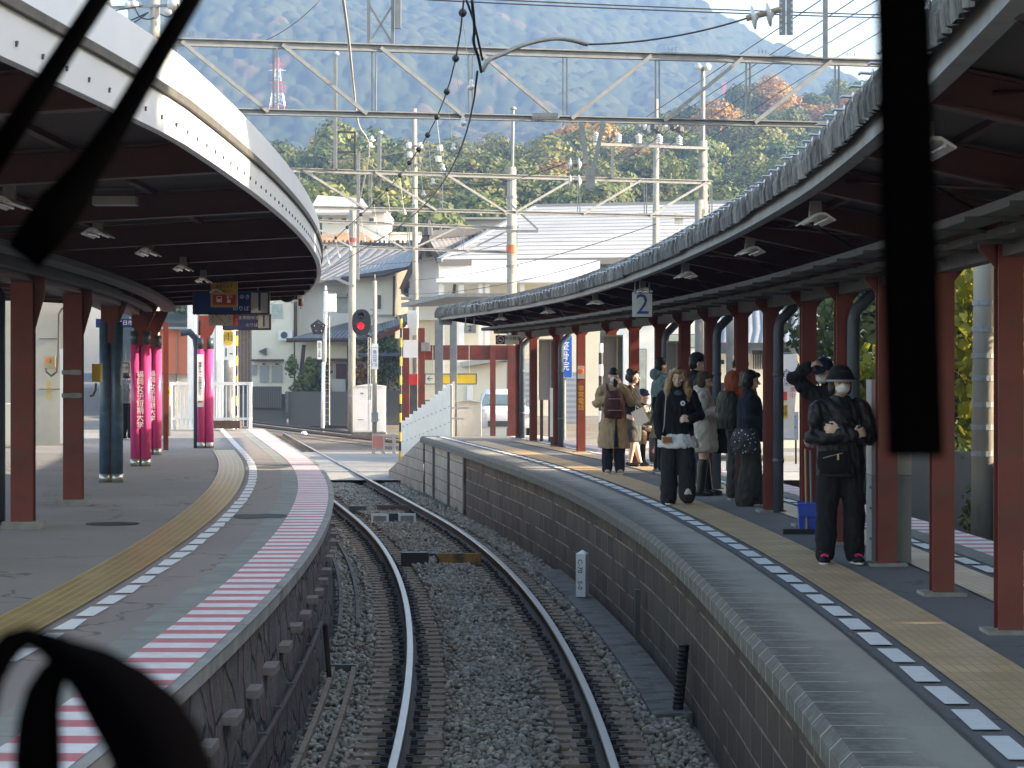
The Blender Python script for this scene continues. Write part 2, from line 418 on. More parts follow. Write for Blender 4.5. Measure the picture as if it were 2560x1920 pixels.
# ------------------------------------------------------------------ railway track: rails, sleepers with tie plates
m_railt = M('polished_rail_head', (.32, .31, .30), .33, .9, var=.1, vs=3)
m_rails = M('rusty_rail_side', (.055, .036, .028), .8, .1, var=.35, vs=12)
m_slp = M('weathered_sleeper', (.24, .18, .13), .9, var=.35, vs=7, stretch=(1, 9, 1), bmp=.3, bscale=30, dirt=(.05, .04, .033), dirt_s=5)
m_plate = M('dark_tie_plate', (.020, .016, .014), .8, var=.3)
trk = thing('railway_track', 'single curving railway track between the two platforms on stone ballast', 'railway track', (cx(16), 16, 0))
for s in (-1, 1):
    o = .75 * s; r_ = MB()
    sweep(r_, 4, 100, [(o - .035, -.012), (o - .028, 0), (o + .028, 0), (o + .035, -.012)], 1.0)
    rt = r_.build('rail', m_railt, trk, True)
    r2 = MB()
    sweep(r2, 4, 100, [(o - .034, -.010), (o - .034, -.035), (o - .009, -.048), (o - .009, -.122), (o - .066, -.140), (o - .066, -.152), (o + .066, -.152), (o + .066, -.140), (o + .009, -.122), (o + .009, -.048), (o + .034, -.035), (o + .034, -.010)], 1.0)
    r2.build('rail_web', m_rails, rt)
sp = MB(); sp.box((0, 0, -.235), (2.2, .21, .14))
slp = sp.build('sleeper', m_slp, local=True)
pp = MB()
pp.box((0, 0, -.158), (.36, .15, .012))
for q in (-1, 1):
    for w in (-.045, .045): pp.box((q * .092, w, -.137), (.05, .035, .045))
plate = pp.build('tie_plate', m_plate, slp, local=True); plate.location = (.75, 0, 0)
dup(plate, loc=(-.75, 0, 0), parent=slp)
y = 12.0; first = True; nsl = 0
while y < 58 and nsl < 99:
    if first: o = slp; first = False
    else: o = dup(slp)
    o.parent = trk; o.matrix_parent_inverse = mw(trk).inverted()
    p = CP(y, rnd.uniform(-.02, .02)); o.location = p; o.rotation_euler = (0, 0, ang(y) + rnd.uniform(-.008, .008))
    y += .385 if y < 40 else .62; nsl += 1
# stones
def stones(name, label, pts, size, colf, seed=1):
    rs = np.random.RandomState(seed); n = len(pts)
    t = (1 + 5 ** .5) / 2
    ico = np.array([(-1, t, 0), (1, t, 0), (-1, -t, 0), (1, -t, 0), (0, -1, t), (0, 1, t), (0, -1, -t), (0, 1, -t), (t, 0, -1), (t, 0, 1), (-t, 0, -1), (-t, 0, 1)], float) / 1.9
    fc = np.array([(0, 11, 5), (0, 5, 1), (0, 1, 7), (0, 7, 10), (0, 10, 11), (1, 5, 9), (5, 11, 4), (11, 10, 2), (10, 7, 6), (7, 1, 8), (3, 9, 4), (3, 4, 2), (3, 2, 6), (3, 6, 8), (3, 8, 9), (4, 9, 5), (2, 4, 11), (6, 2, 10), (8, 6, 7), (9, 8, 1)])
    q = rs.normal(size=(n, 4)); q /= np.linalg.norm(q, axis=1)[:, None]
    w, x, y, z = q.T
    Rm = np.stack([1 - 2 * (y * y + z * z), 2 * (x * y - z * w), 2 * (x * z + y * w), 2 * (x * y + z * w), 1 - 2 * (x * x + z * z), 2 * (y * z - x * w), 2 * (x * z - y * w), 2 * (y * z + x * w), 1 - 2 * (x * x + y * y)], 1).reshape(n, 3, 3)
    base = ico[None] * (1 + rs.uniform(-.38, .38, (n, 12, 1)))
    sc = size * rs.uniform(.55, 1.35, (n, 1, 1)) * np.stack([rs.uniform(.8, 1.4, n), rs.uniform(.8, 1.2, n), rs.uniform(.5, .9, n)], 1)[:, None, :]
    vv = np.einsum('nij,nkj->nki', Rm, base * sc) * np.array([1, 1, .8]) + pts[:, None, :]
    f = (fc[None] + (np.arange(n) * 12)[:, None, None]).reshape(-1, 3)
    me = fast_mesh(name, vv.reshape(-1, 3), f)
    set_col(me, np.repeat(colf(pts, rs), 12, 0))
    m, nt, bs = newmat(name + '_stone'); at = nd(nt, 'ShaderNodeVertexColor', layer_name='Col')
    c = mixc(nt, noise(nt, coords(nt), 70, 3), at.outputs[0], mixc(nt, .5, at.outputs[0], (.02, .02, .02)))
    nt.links.new(c, bs.inputs['Base Color']); bs.inputs['Roughness'].default_value = .85
    o = link(me, name, m); return tag(o, label, kind='stuff')
rs = np.random.RandomState(4)
def trackpts(n, y0, y1, offs, zf):
    k = rs.rand(n); Yv = y0 + (y1 - y0) * k ** 1.25
    of = offs(n); out = np.empty((n, 3)); 
    m = np.where(Yv < 44.2, -(Yv - 14.5) / 205, -.1449); kk = np.hypot(1, m)
    X = np.where(Yv < 44.2, -.05 - (Yv - 14.5) ** 2 / 410, -2.2 - .1449 * (Yv - 44.2))
    out[:, 0] = X + of / kk; out[:, 1] = Yv - of * m / kk; out[:, 2] = zf(of, Yv)
    return out, of, Yv
def hump(of, Yv):
    a = np.abs(of)
    ph = np.sin(Yv * 2.1) * .5 + np.sin(Yv * .83 + 1) * .5
    z = np.where(a < .42, -.135 + .03 * ph, np.where(a < 1.12, -.205, -.17))
    z = np.where(of > 1.12, -.155, z); z = np.where(of < -1.2, -.2, z)
    return z + rs.uniform(-.02, .025, len(of))
def offs(n):
    a = rs.rand(n); c = rs.normal(0, .27, n); e = rs.uniform(-1.55, 1.5, n); f = np.where(rs.rand(n) < .62, rs.uniform(1.0, 1.5, n), rs.uniform(-1.55, -1.0, n))
    return np.clip(np.where(a < .40, c, np.where(a < .62, e, f)), -1.55, 1.5)
pa, ofa, ya = trackpts(50000, 13.5, 62, offs, hump)
def scol(p, r):
    n = len(p)
    of = ofa; rust = np.exp(-((np.abs(of) - .75) / .30) ** 2) * .8 + .25 * (np.sin(p[:, 1] * 1.7 + of * 2) > .55)
    k = np.clip(rust + r.normal(0, .25, n), 0, 1)[:, None]
    blue = np.array([.32, .305, .255]) * r.uniform(.55, 1.5, (n, 1)); brown = np.array([.29, .21, .15]) * r.uniform(.5, 1.4, (n, 1))
    tan = np.array([.50, .44, .36]) * r.uniform(.7, 1.2, (n, 1))
    c = blue * (1 - k) + brown * k; return np.where((r.rand(n) < .12)[:, None], tan, c)
stones('track_ballast', 'loose blue grey and rusty ballast stones heaped between and beside the rails', pa, .029, scol)

# ------------------------------------------------------------------ left platform
def flat(name, mat, parent, Y0, Y1, o0, o1, z, step=1.0):
    b = MB(); sweep(b, Y0, Y1, [(o0, z), (o1, z)], step); return b.build(name, mat, parent)
LE = -1.60                                    # left platform edge offset
lp = thing('platform', 'asphalt platform with red and white striped edge and rough stone wall', 'platform', CP(20, -3, PZ), kind='structure')
b = MB(); sweep(b, 2, 63, [(-2.27, PZ), (-13.5, PZ)], 1.0); b.build('platform_surface', m_aspL, lp)
flat('asphalt_strip', m_aspB, lp, 2, 63, -2.27, -2.80, PZ + .004)
flat('edge_slab', m_greyslab, lp, 2, 63, -1.64, -2.27, PZ + .006)
flat('stripe_paint', m_stripe, lp, 2, 63, -1.655, -2.05, PZ + .010)
b = MB(); sweep(b, 2, 63, [(-1.655, PZ + .007), (LE + .015, PZ + .007), (LE, PZ - .012), (LE, PZ - .095), (LE - .05, PZ - .10)], 1.0); b.build('kerb', m_conc, lp)
flat('tactile_paving', m_tacL, lp, 2, 47, -2.82, -3.23, PZ + .012, .8)
b = MB(); y = 5.0
while y < 62.5:
    j = rnd.uniform(-.012, .012)
    b.face([CP(y, -2.63 + j, PZ + .010), CP(y + .62, -2.63 - j, PZ + .010), CP(y + .62, -2.75 + j, PZ + .010), CP(y, -2.75, PZ + .010)]); y += .80
b.build('edge_line', m_line, lp)
b = MB(); ys = frange(2, 63, .35); zs = [-.4, -.1, .2, .5, .75, PZ - .08]
rw = np.random.RandomState(2)
grid = [[CP(y, -1.66 + .05 * (z < PZ - .1) * (rw.rand() - .35) + .03 * (1 - z), z) for z in zs] for y in ys]
for i in range(len(ys) - 1):
    for j in range(len(zs) - 1):
        b.face([grid[i][j], grid[i + 1][j], grid[i + 1][j + 1], grid[i][j + 1]], [(ys[i], zs[j]), (ys[i + 1], zs[j]), (ys[i + 1], zs[j + 1]), (ys[i], zs[j + 1])])
b.build('stone_wall', m_stone, lp)
b = MB(); b.face([CP(63, LE, -.5), CP(63, -13.5, -.5), CP(63, -13.5, PZ), CP(63, LE, PZ)]); b.build('end_wall', m_concd, lp)
y = 9.5
m_ledge = M('stone_step', (.20, .165, .15), .9, var=.25, vs=9, bmp=.3)
while y < 44:
    c = CP(y, -1.56, .62 + rnd.uniform(-.03, .03)); b = MB(); b.box(c + V((-.050, 0, 0)), (.105, .33 + rnd.uniform(-.06, .05), .05), ang(y)); b.build('wall_step', m_ledge, lp); y += 1.18
# stains and patches on the platform
def patch(name, mat, parent, c, rx, ry, z, seed):
    r2 = random.Random(seed); b = MB(); n = 18
    b.face([(c[0] + rx * math.cos(a) * r2.uniform(.75, 1.1), c[1] + ry * math.sin(a) * r2.uniform(.75, 1.1), z) for a in [2 * math.pi * i / n for i in range(n)]]); return b.build(name, mat, parent)
m_cover = M('iron_manhole_cover', (.045, .042, .040), .6, .3, var=.3, vs=30)
mh = MB(); q = G(281, 1309, PZ + .006); mh.lathe([(.27, 0), (.27, .008), (.24, .010)], (q.x, q.y, PZ), 28)
tag(mh.build('manhole_cover', m_cover), 'dark round manhole cover in the asphalt of the striped platform', 'manhole cover')
m_patch = M('dark_asphalt_patch', (.055, .058, .062), .9, var=.2)
for (px, py, rx, ry, s) in ((687, 1168, .3, .8, 1), (648, 1292, .35, .45, 2)):
    q = G(px, py, PZ); patch('asphalt_patch', m_patch, lp, q, rx, ry, PZ + .009, s)

# ------------------------------------------------------------------ right platform (island)
REt = 1.47
ro = lambda Y: 1.46 + .25 * max(0, min(1, (Y - 42) / 14)) + .06 * max(0, min(1, (Y - 15) / 8))
FW = 4.62                                     # far edge
rp = thing('platform', 'island platform with worn concrete coping, yellow guide paving and dark block wall', 'platform', CP(20, 3, PZ), kind='structure')
b = MB(); sweep(b, 2, 56, [(2.04, PZ), (FW - .4, PZ)], 1.0); b.build('platform_surface', m_aspR, rp)
b = MB(); b2 = MB()
sweep(b, 2, 56, [(2.04, PZ + .006), (lambda Y: ro(Y) + .05, PZ + .006)], .5)
sweep(b, 2, 56, [(lambda Y: ro(Y) + .05, PZ + .006), (ro, PZ - .045)], .5)
sweep(b, 2, 56, [(ro, PZ - .045), (ro, PZ - .14)], .5)
sweep(b, 2, 56, [(ro, PZ - .14), (lambda Y: ro(Y) + .12, PZ - .17)], .5)
b.build('coping', m_cope, rp)
flat('drain_gap', m_dgrey, rp, 2, 56, 2.035, 2.065, PZ + .009)
b = MB(); y = 5.0
while y < 55:
    for (a, c2) in ((2.12, 2.24), (3.80, 3.92)):
        j = rnd.uniform(-.01, .01)
        b.face([CP(y, a + j, PZ + .010), CP(y, c2, PZ + .010), CP(y + .62, c2 - j, PZ + .010), CP(y + .62, a, PZ + .010)])
    y += .80
b.build('edge_line', m_line, rp)
flat('tactile_paving', m_tacR, rp, 2, 52, 2.30, 2.76, PZ + .012, .8)
flat('tactile_paving', m_tacR, rp, 2, 52, 3.34, 3.72, PZ + .012, .8)
flat('edge_slab', m_greyslab, rp, 2, 56, 3.98, FW, PZ + .006)
flat('stripe_paint', m_stripe, rp, 2, 56, 4.2, FW - .02, PZ + .010)
b = MB(); sweep(b, 2, 47, [(lambda Y: ro(Y) + .10, -.45), (lambda Y: ro(Y) + .10, PZ - .12)], .5); b.build('block_wall', m_bwall, rp)
b = MB(); sweep(b, 47, 56, [(lambda Y: ro(Y) + .095, -.45), (lambda Y: ro(Y) + .095, PZ - .12)], .5)
b.build('block_wall', m_bwall2, rp)
b = MB(); sweep(b, 2, 56, [(FW, PZ), (FW, -.5)], 1.0); b.build('block_wall', m_bwall, rp)
# ramp that falls away at the far end
b = MB()
A = [CP(55.8, ro(56) + .06, PZ), CP(55.8, FW, PZ), CP(64, 3.4, .25), P(972, 1176, 60.5)]
b.face([A[0], A[3], A[2], A[1]]); Z0 = lambda p: V((p.x, p.y, -.5))
b.face([Z0(A[0]), Z0(A[3]), A[3], A[0]], [(56, -.5), (66, -.5), (66, 0), (56, PZ)]); b.face([Z0(A[1]), Z0(A[2]), A[2], A[1]])
b.build('end_ramp', m_bwall2, rp)
# dark buttress joints in the pale wall end
for yy in (47.0, 50.1, 53.4):
    b = MB(); b.box(CP(yy, ro(yy) + .10, .35), (.10, .16, 1.25), ang(yy)); b.build('wall_joint', m_concd, rp)
# trackside concrete kerb along the right wall
kb = MB(); sweep(kb, 19.3, 33, [(1.24, -.22), (1.24, -.10), (1.47, -.09), (1.56, -.09)], .8, caps=False)
kb.face([CP(19.3, 1.24, -.3), CP(19.3, 1.56, -.3), CP(19.3, 1.56, -.09), CP(19.3, 1.24, -.10)])
tag(kb.build('concrete_kerb', m_concd), 'low dark concrete kerb along the foot of the block wall', kind='structure')
# ------------------------------------------------------------------ left canopy
def interp(tab):
    xs = [t[0] for t in tab]; ys = [t[1] for t in tab]
    return lambda Y: float(np.interp(Y, xs, ys))
lo = interp([(4, -2.2), (9.4, -1.92), (13, -1.76), (50, -1.73)])
m_gutter = M('brown_grey_gutter', (.10, .095, .085), .6, var=.3, vs=8)
lc = thing('platform_canopy', 'wide butterfly canopy with smooth white fascia and dark red rafters', 'platform canopy', CP(28, -4.6, PZ))
L0, L1 = 5.0, 46.0
off = lambda d: (lambda Y: lo(Y) + d)
b = MB(); sweep(b, L0, L1, [(off(0), 3.93), (off(0), 4.135), (off(-.05), 4.135), (off(-.05), 3.93)], .6, closed=True, caps=True); fas = b.build('fascia', m_whitef, lc)
b = MB(); b.box((0, 0, 0), (.010, .014, .022)); b.box((0, .012, .008), (.010, .014, .010)); wh0 = b.build('weep_hole', m_dgrey, local=True); y = 6.0; first = True
while y < L1 - .3:
    o = wh0 if first else dup(wh0); first = False; o.parent = fas; o.matrix_parent_inverse = mw(fas).inverted(); o.location = CP(y, lo(y) + .003, 4.005); o.rotation_euler = (0, 0, ang(y)); y += .41
b = MB(); sweep(b, L0, L1, [(off(.025), 4.137), (off(.03), 4.178), (off(-.05), 4.178), (off(-.05), 4.137)], .6, closed=True, caps=True); b.build('gutter', m_gutter, lc)
b = MB(); sweep(b, L0, L1, [(off(.005), 4.180), (off(-.01), 4.41), (off(-.05), 4.41), (off(-.05), 4.180)], .6, closed=True, caps=True); b.build('fascia', m_whitef, lc)
b = MB(); sweep(b, L0, L1, [(off(-.05), 4.37), (-4.6, 4.22), (-7.6, 4.37), (-7.6, 4.33), (-4.6, 4.16), (off(-.05), 4.32)], .9, closed=True, caps=True); b.build('roof', m_gsteel, lc)
b = MB(); sweep(b, L0, L1, [(off(-.051), 4.14), (-4.6, 3.98), (-7.55, 4.14)], .9); b.build('soffit', m_soffit, lc)
def ibeam(mb, a, c, w, h, tf=.014):
    a, c = V(a), V(c); up = V((0, 0, 1)); d = (c - a).normalized(); u = (up - d * d.dot(up)).normalized()
    mb.bar(a, c, .02, h - 2 * tf)
    mb.bar(a - u * (h / 2 - tf / 2), c - u * (h / 2 - tf / 2), w, tf); mb.bar(a + u * (h / 2 - tf / 2), c + u * (h / 2 - tf / 2), w, tf)
y = 7.6
while y < 45:
    b = MB(); ibeam(b, CP(y, lo(y) - .06, 4.02), CP(y, -4.6, 3.86), .13, .20); ibeam(b, CP(y, -4.6, 3.86), CP(y, -7.5, 4.02), .13, .20)
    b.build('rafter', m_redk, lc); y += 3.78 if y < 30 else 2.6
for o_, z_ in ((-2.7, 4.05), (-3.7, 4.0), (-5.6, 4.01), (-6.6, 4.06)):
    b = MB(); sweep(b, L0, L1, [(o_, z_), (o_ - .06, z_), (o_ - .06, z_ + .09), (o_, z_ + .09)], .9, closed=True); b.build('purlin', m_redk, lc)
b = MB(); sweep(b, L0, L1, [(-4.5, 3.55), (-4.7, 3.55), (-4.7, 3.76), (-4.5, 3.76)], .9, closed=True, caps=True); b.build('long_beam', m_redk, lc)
for o_, z_, w_ in ((-3.95, 3.66, .22), (-4.3, 3.60, .12), (-4.95, 3.63, .2)):
    b = MB(); sweep(b, L0, L1 - 4, [(o_, z_), (o_ - w_, z_), (o_ - w_, z_ + .06), (o_, z_ + .06)], .9, closed=True, caps=True); b.build('cable_tray', m_tray, lc)
def hcol(mb, w, d, h, z0=0, tf=.016):
    mb.box((0, -d / 2 + tf / 2, z0 + h / 2), (w, tf, h)); mb.box((0, d / 2 - tf / 2, z0 + h / 2), (w, tf, h)); mb.box((0, 0, z0 + h / 2), (.014, d - 2 * tf, h))
def place(o, loc, rz, parent):
    o.parent = parent; o.matrix_parent_inverse = mw(parent).inverted(); o.location = loc; o.rotation_euler = (0, 0, rz)
m_base = M('pale_concrete_footing', (.24, .235, .22), .9, var=.2, vs=6, bmp=.2)
# red H columns on concrete footings
red_l = MB(); hcol(red_l, .22, .2, 2.5, .07); 
for z in (2.30,): red_l.prism([(.112, -.02, 0), (.112, -.02, -.34), (.22, -.02, .05), (.22, -.02, .25), (.112, -.02, .25)], (0, 0, z), (0, .04, z))
c1 = red_l.build('column', m_red, local=True)
fb = MB(); fb.box((0, 0, .035), (.38, .34, .07)); fb.build('footing', m_base, c1, local=True)
for i, y in enumerate((24.2, 28.3, 20.0)):
    o = c1 if i == 0 else dup(c1); place(o, CP(y, -4.61, PZ), ang(y), lc)
# clamp bands and yellow telephone box on the second red column
bd = MB()
pc = CP(28.3, -4.61, PZ)
for z in (1.55, 1.28): bd.box(pc + V((0, -.105, z)), (.235, .02, .05)); bd.box(pc + V((.05, -.12, z)), (.11, .03, .06))
bd.build('clamp_band', m_gsteel, lc)
# round painted column wraps: blue grey and pink
m_pink = M('magenta_column_wrap', (.66, .07, .23), .22, var=.1, vs=2)
m_bluewrap = M('blue_grey_column_wrap', (.06, .105, .155), .4, var=.3, vs=7, dirt=(.14, .2, .25), dirt_s=6, dirt_t=.6)
m_band = M('steel_foot_band', (.42, .41, .38), .3, .7, var=.15)
m_topband = M('dark_teal_band', (.035, .05, .06), .45, var=.2)
def lobed(mb, r, h, z0):
    for s in (-1, 1): mb.lathe([(r, z0), (r, z0 + h)], (s * r * .88, 0, 0), 20)
def wrapcol(p, rz, mat, label):
    b = MB(); hcol(b, .2, .16, .62, 1.95); hcol(b, .12, .10, 1.95, 0)
    c = b.build('column', m_red, local=True); place(c, p, rz, lc); c['label'] = label
    w_ = MB(); lobed(w_, .088, 1.86 if mat is m_pink else 2.12, .12); w_.build('column_wrap', mat, c, True, local=True)
    if mat is m_pink:
        w_ = MB(); lobed(w_, .089, .22, 1.98); w_.build('top_band', m_topband, c, True, local=True)
    w_ = MB(); lobed(w_, .090, .12, 0); w_.build('foot_band', m_band, c, True, local=True)
    w_ = MB(); w_.prism([(-.14, 0, 2.1), (.12, 0, 2.1), (.30, 0, 2.5), (-.14, 0, 2.5)], (0, -.05, .15), (0, .05, .15)); w_.build('bracket', m_red, c, local=True)
    return c
wrapcol(P(278, 1206, 33.6).xy.to_3d() + V((0, 0, PZ)), ang(33), m_bluewrap, 'blue grey wrapped column')
pk1 = wrapcol(V((-6.05, 39.1, PZ)), ang(39), m_pink, 'pink wrapped column with white lettering')
pk2 = wrapcol(V((-6.62, 44.2, PZ)), ang(44), m_pink, 'pink wrapped column half hidden')
pk3 = wrapcol(V((-6.12, 47.9, PZ)), ang(47), m_pink, 'pink wrapped column with narrow white notice')
m_ltxt = M('white_lettering', (.85, .85, .86), .5, var=.02)
m_blacktxt = M('black_lettering', (.012, .012, .014), .6, var=.1)
m_bluetxt = M('blue_lettering', (.02, .05, .22), .5, var=.1)
m_redtxt = M('red_lettering', (.55, .03, .03), .5, var=.1)
def vtext(s, x, z0, step, size, mat, parent, y, rz=0, mx0=None):
    """vertical line of characters in the parent's own frame, facing -Y"""
    for i, ch in enumerate(s):
        m = face_cam(V((x, y, z0 - i * step)), rz)
        if mx0 is not None: m = mx0 @ m
        yield ch, m
def joined_vtext(s, x, z0, step, size, mat, parent, y):
    mxs = mw(parent); return text('\n'.join(s), size, mat, parent, mxs @ face_cam(V((x, y, z0 - step * (len(s) - 1) / 2))))
joined_vtext('福岡女子短期大学', -.005, 1.62, .155, .118, m_ltxt, pk1, -.095)
joined_vtext('福岡女子短期大学', -.005, 1.62, .155, .118, m_ltxt, pk2, -.095)
nb = MB(); nb.box((-.10, -.10, 1.35), (.13, .012, 1.05)); nb.build('notice_strip', m_white, pk3, local=True)
joined_vtext('電車とホームの間があいて', -.10, 1.80, .075, .055, m_blacktxt, pk3, -.109)
nb = MB(); nb.bar((-.14, -.11, .93), (-.06, -.11, .93), .01, .022); nb.prism([(-.15, 0, .93), (-.125, 0, .955), (-.125, 0, .905)], (0, -.112, 0), (0, -.106, 0)); nb.build('red_arrow', m_redtxt, pk3, local=True)
# further dark red columns and drain pipe with a bend
b = MB(); hcol(b, .10, .16, 2.5); o = b.build('column', m_red, local=True); place(o, V((-6.75, 46.8, PZ)), ang(46), lc)
b = MB(); b.tube([(-6.62, 48, PZ + 2.3), (-6.45, 48, PZ + 2.32), (-6.33, 48, PZ + 2.2), (-6.30, 48, PZ + 2.0), (-6.30, 48, PZ)], .07, 12); b.build('drain_pipe', m_bluegrey, lc, True)
b = MB(); q = G(0, 1312, PZ); b.tube([(q.x - .02, q.y, PZ), (q.x - .02, q.y, PZ + 2.35), (q.x - .1, q.y, PZ + 2.45)], .075, 12); b.build('drain_pipe', m_bluegrey, lc, True)

# ------------------------------------------------------------------ right canopy over the island platform
re_ = interp([(4, 1.5), (11, 1.71), (14.6, 1.80), (24.6, 1.91), (38.6, 2.18), (45, 2.2), (54, 1.9)])
ro2 = lambda d: (lambda Y: re_(Y) + d)
R0, R1 = 6.0, 54.0
rc = thing('platform_canopy', 'butterfly canopy edged with mossy grey corrugated slate and hook bolts', 'platform canopy', CP(28, 3.1, PZ))
def slate_mat():
    m, nt, bs = newmat('mossy_slate'); co = coords(nt, 'Object', (9, 9, 1.6))
    n1 = noise(nt, co, 1.0, 5, .75); n2 = noise(nt, coords(nt), 2.1, 5, .7)
    c = mixc(nt, ramp(nt, n1, .42, .68), (.045, .044, .040), (.36, .345, .315))
    c = mixc(nt, ramp(nt, n2, .35, .7), c, mixc(nt, .45, c, (.10, .095, .084)))
    nt.links.new(c, bs.inputs['Base Color']); bs.inputs['Roughness'].default_value = .95
    bump(nt, bs, noise(nt, coords(nt), 45, 4, .7), .6, .02); return m
m_slate = slate_mat()
rs = np.random.RandomState(8)
ys = frange(R0, R1, .045); prof = [(-.004, 3.83), (-.012, 3.91), (0, 3.975), (.03, 4.03), (.09, 4.075), (.50, 4.07)]
rows = []
for i, y in enumerate(ys):
    wv = math.sin(2 * math.pi * y / .146); row = []
    for k, (d, z) in enumerate(prof):
        a = (.020, .018, .016, .014, .012, .012)[k]
        jz = (.014 * (rs.rand() - .5) + .018 * (int(y / .9) * 7919 % 13 / 13 - .5) if k == 0 else 0)
        row.append(CP(y, re_(y) + d - a * wv * (1 if k < 3 else .4), z + jz + (a * wv if k >= 3 else 0)))
    rows.append(row)
b = MB()
for i in range(len(ys) - 1):
    for j in range(len(prof) - 1): b.face([rows[i][j], rows[i][j + 1], rows[i + 1][j + 1], rows[i + 1][j]])
b.build('slate_edge', m_slate, rc)
b = MB(); sweep(b, R0, R1, [(ro2(.45), 4.03), (3.2, 3.80), (4.9, 4.05), (4.9, 4.02), (3.2, 3.76), (ro2(.45), 4.0)], .8, closed=True, caps=True); b.build('roof', m_slate, rc)
b = MB(); sweep(b, R0, R1, [(ro2(.05), 3.765), (ro2(.05), 3.86), (ro2(.065), 3.86), (ro2(.065), 3.78), (ro2(.13), 3.78), (ro2(.13), 3.765)], .6, closed=True, caps=True); b.build('edge_angle', m_gsteel, rc)
m_soffR = M('pale_dusty_soffit', (.09, .075, .064), .85, var=.25, vs=1.2, dirt=(.08, .065, .055), dirt_s=1.2)
b = MB(); sweep(b, R0, R1, [(ro2(.02), 3.955), (3.2, 3.70), (4.88, 3.96)], .8); b.build('soffit', m_soffR, rc)
y = 7.4
while y < R1:
    cl = 3.05 + (y - 14.5) * .0195; b = MB()
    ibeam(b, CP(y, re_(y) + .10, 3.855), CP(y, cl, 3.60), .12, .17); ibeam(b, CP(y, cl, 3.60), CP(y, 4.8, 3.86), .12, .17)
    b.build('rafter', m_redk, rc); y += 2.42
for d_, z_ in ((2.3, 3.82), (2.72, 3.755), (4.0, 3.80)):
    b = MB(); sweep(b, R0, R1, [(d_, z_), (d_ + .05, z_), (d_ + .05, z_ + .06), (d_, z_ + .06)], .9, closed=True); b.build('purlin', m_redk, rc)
# thin brace rods
for y in frange(8, 50, 4.84):
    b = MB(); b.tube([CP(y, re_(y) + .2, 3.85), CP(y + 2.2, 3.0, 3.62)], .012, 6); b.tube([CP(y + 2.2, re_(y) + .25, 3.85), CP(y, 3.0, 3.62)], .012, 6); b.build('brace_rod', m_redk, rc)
colw = lambda y: 3.05 + (y - 14.5) * .0195
b = MB(); sweep(b, R0, R1, [(lambda Y: colw(Y) - .05, 3.36), (lambda Y: colw(Y) + .05, 3.36), (lambda Y: colw(Y) + .05, 3.51), (lambda Y: colw(Y) - .05, 3.51)], .8, closed=True, caps=True); b.build('long_beam', m_tray, rc)
for d_, z_, w_ in ((2.55, 3.50, .20), (2.82, 3.44, .14)):
    b = MB(); sweep(b, 8, R1 - 3, [(d_, z_), (d_ + w_, z_), (d_ + w_, z_ + .05), (d_, z_ + .05)], .8, closed=True, caps=True); b.build('cable_tray', m_tray, rc)
    y = 8.0; b = MB(); b.box((0, 0, 0), (w_ + .16, .04, .022)); tb0 = b.build('tray_bracket', m_tray, local=True); first = True
    while y < R1 - 3:
        o = tb0 if first else dup(tb0); first = False; place(o, CP(y, d_ + w_ / 2, z_ - .012), ang(y), rc); y += 1.21
hk = MB(); mx = Matrix.Rotation(R(-90), 3, 'Y')
hk.lathe([(.024, 0), (.028, .005), (.008, .012)], (0, 0, 0), 10, mx); hk.tube([(0, 0, 0), (-.055, 0, .004), (-.066, 0, -.004)], .0075, 6)
hook = hk.build('hook_bolt', m_chrome, local=True); y = 8.0; k = 0
while y < 50 and k < 100:
    o = hook if k == 0 else dup(hook); place(o, CP(y + rnd.uniform(-.03, .03), re_(y) - .030, 3.965 + rnd.uniform(-.012, .012)), ang(y), rc); y += .42; k += 1
# columns and drain pipes of the island platform
rb = MB(); hcol(rb, .152, .15, 2.46)
for s in (-1, 1): rb.prism([(s * .077, 0, 2.2), (s * .077, 0, 2.4), (s * .18, 0, 2.4), (s * .18, 0, 2.32)], (0, -.012, 0), (0, .012, 0))
rcol = rb.build('column', m_red, local=True)
COLY = (14.5, 16.9, 19.4, 21.7, 24.1, 26.5, 28.8, 31.4, 33.8, 36.2, 38.9, 41.4, 44.9, 48.0, 51.6, 54.0)
fb = MB(); fb.box((0, 0, .012), (.30, .30, .024)); fb.build('footing', m_base, rcol, local=True)
for i, y in enumerate(COLY):
    o = rcol if i == 0 else dup(rcol); place(o, CP(y, colw(y) if y != 24.1 else 3.27, PZ), ang(y), rc)
    if y in (21.7, 26.5, 31.4, 36.2, 48.0, 54.0):
        p = CP(y, colw(y) + .05, PZ) + V((.02, -.14, 0)); b = MB()
        b.tube([p, p + V((0, 0, 2.02)), p + V((.02, 0, 2.12)), p + V((.16, 0, 2.26)), p + V((.17, 0, 2.42))], .058, 12)
        for z in (.55, 1.5): b.lathe([(.064, z), (.064, z + .05)], p, 12)
        b.build('drain_pipe', m_bluegrey, rc, True)

# ------------------------------------------------------------------ hanging fluorescent lamps
m_lampw = M('lamp_reflector_white', (.62, .62, .60), .35, var=.05)
m_lamph = M('lamp_housing_grey', (.30, .30, .29), .5, var=.15)
def lamp_proto():
    t = thing('fluorescent_lamp', 'x', 'lamp')
    b = MB(); b.prism([(-.05, 0, 0), (.05, 0, 0), (.06, 0, -.13), (-.06, 0, -.13)], (0, -.05, .13), (0, .05, .13)); b.build('stem_box', m_lamph, t, local=True)
    b = MB(); b.prism([(-.13, 0, -.05), (-.03, 0, .01), (.03, 0, .01), (.13, 0, -.05), (.12, 0, -.06), (.03, 0, -.012), (-.03, 0, -.012), (-.12, 0, -.06)], (0, -.55, 0), (0, .55, 0)); b.build('reflector', m_lampw, t, local=True)
    b = MB()
    for s in (-1, 1): b.tube([(s * .055, -.52, -.04), (s * .055, .52, -.04)], .014, 8)
    b.build('tube', m_porc, t, local=True); return t
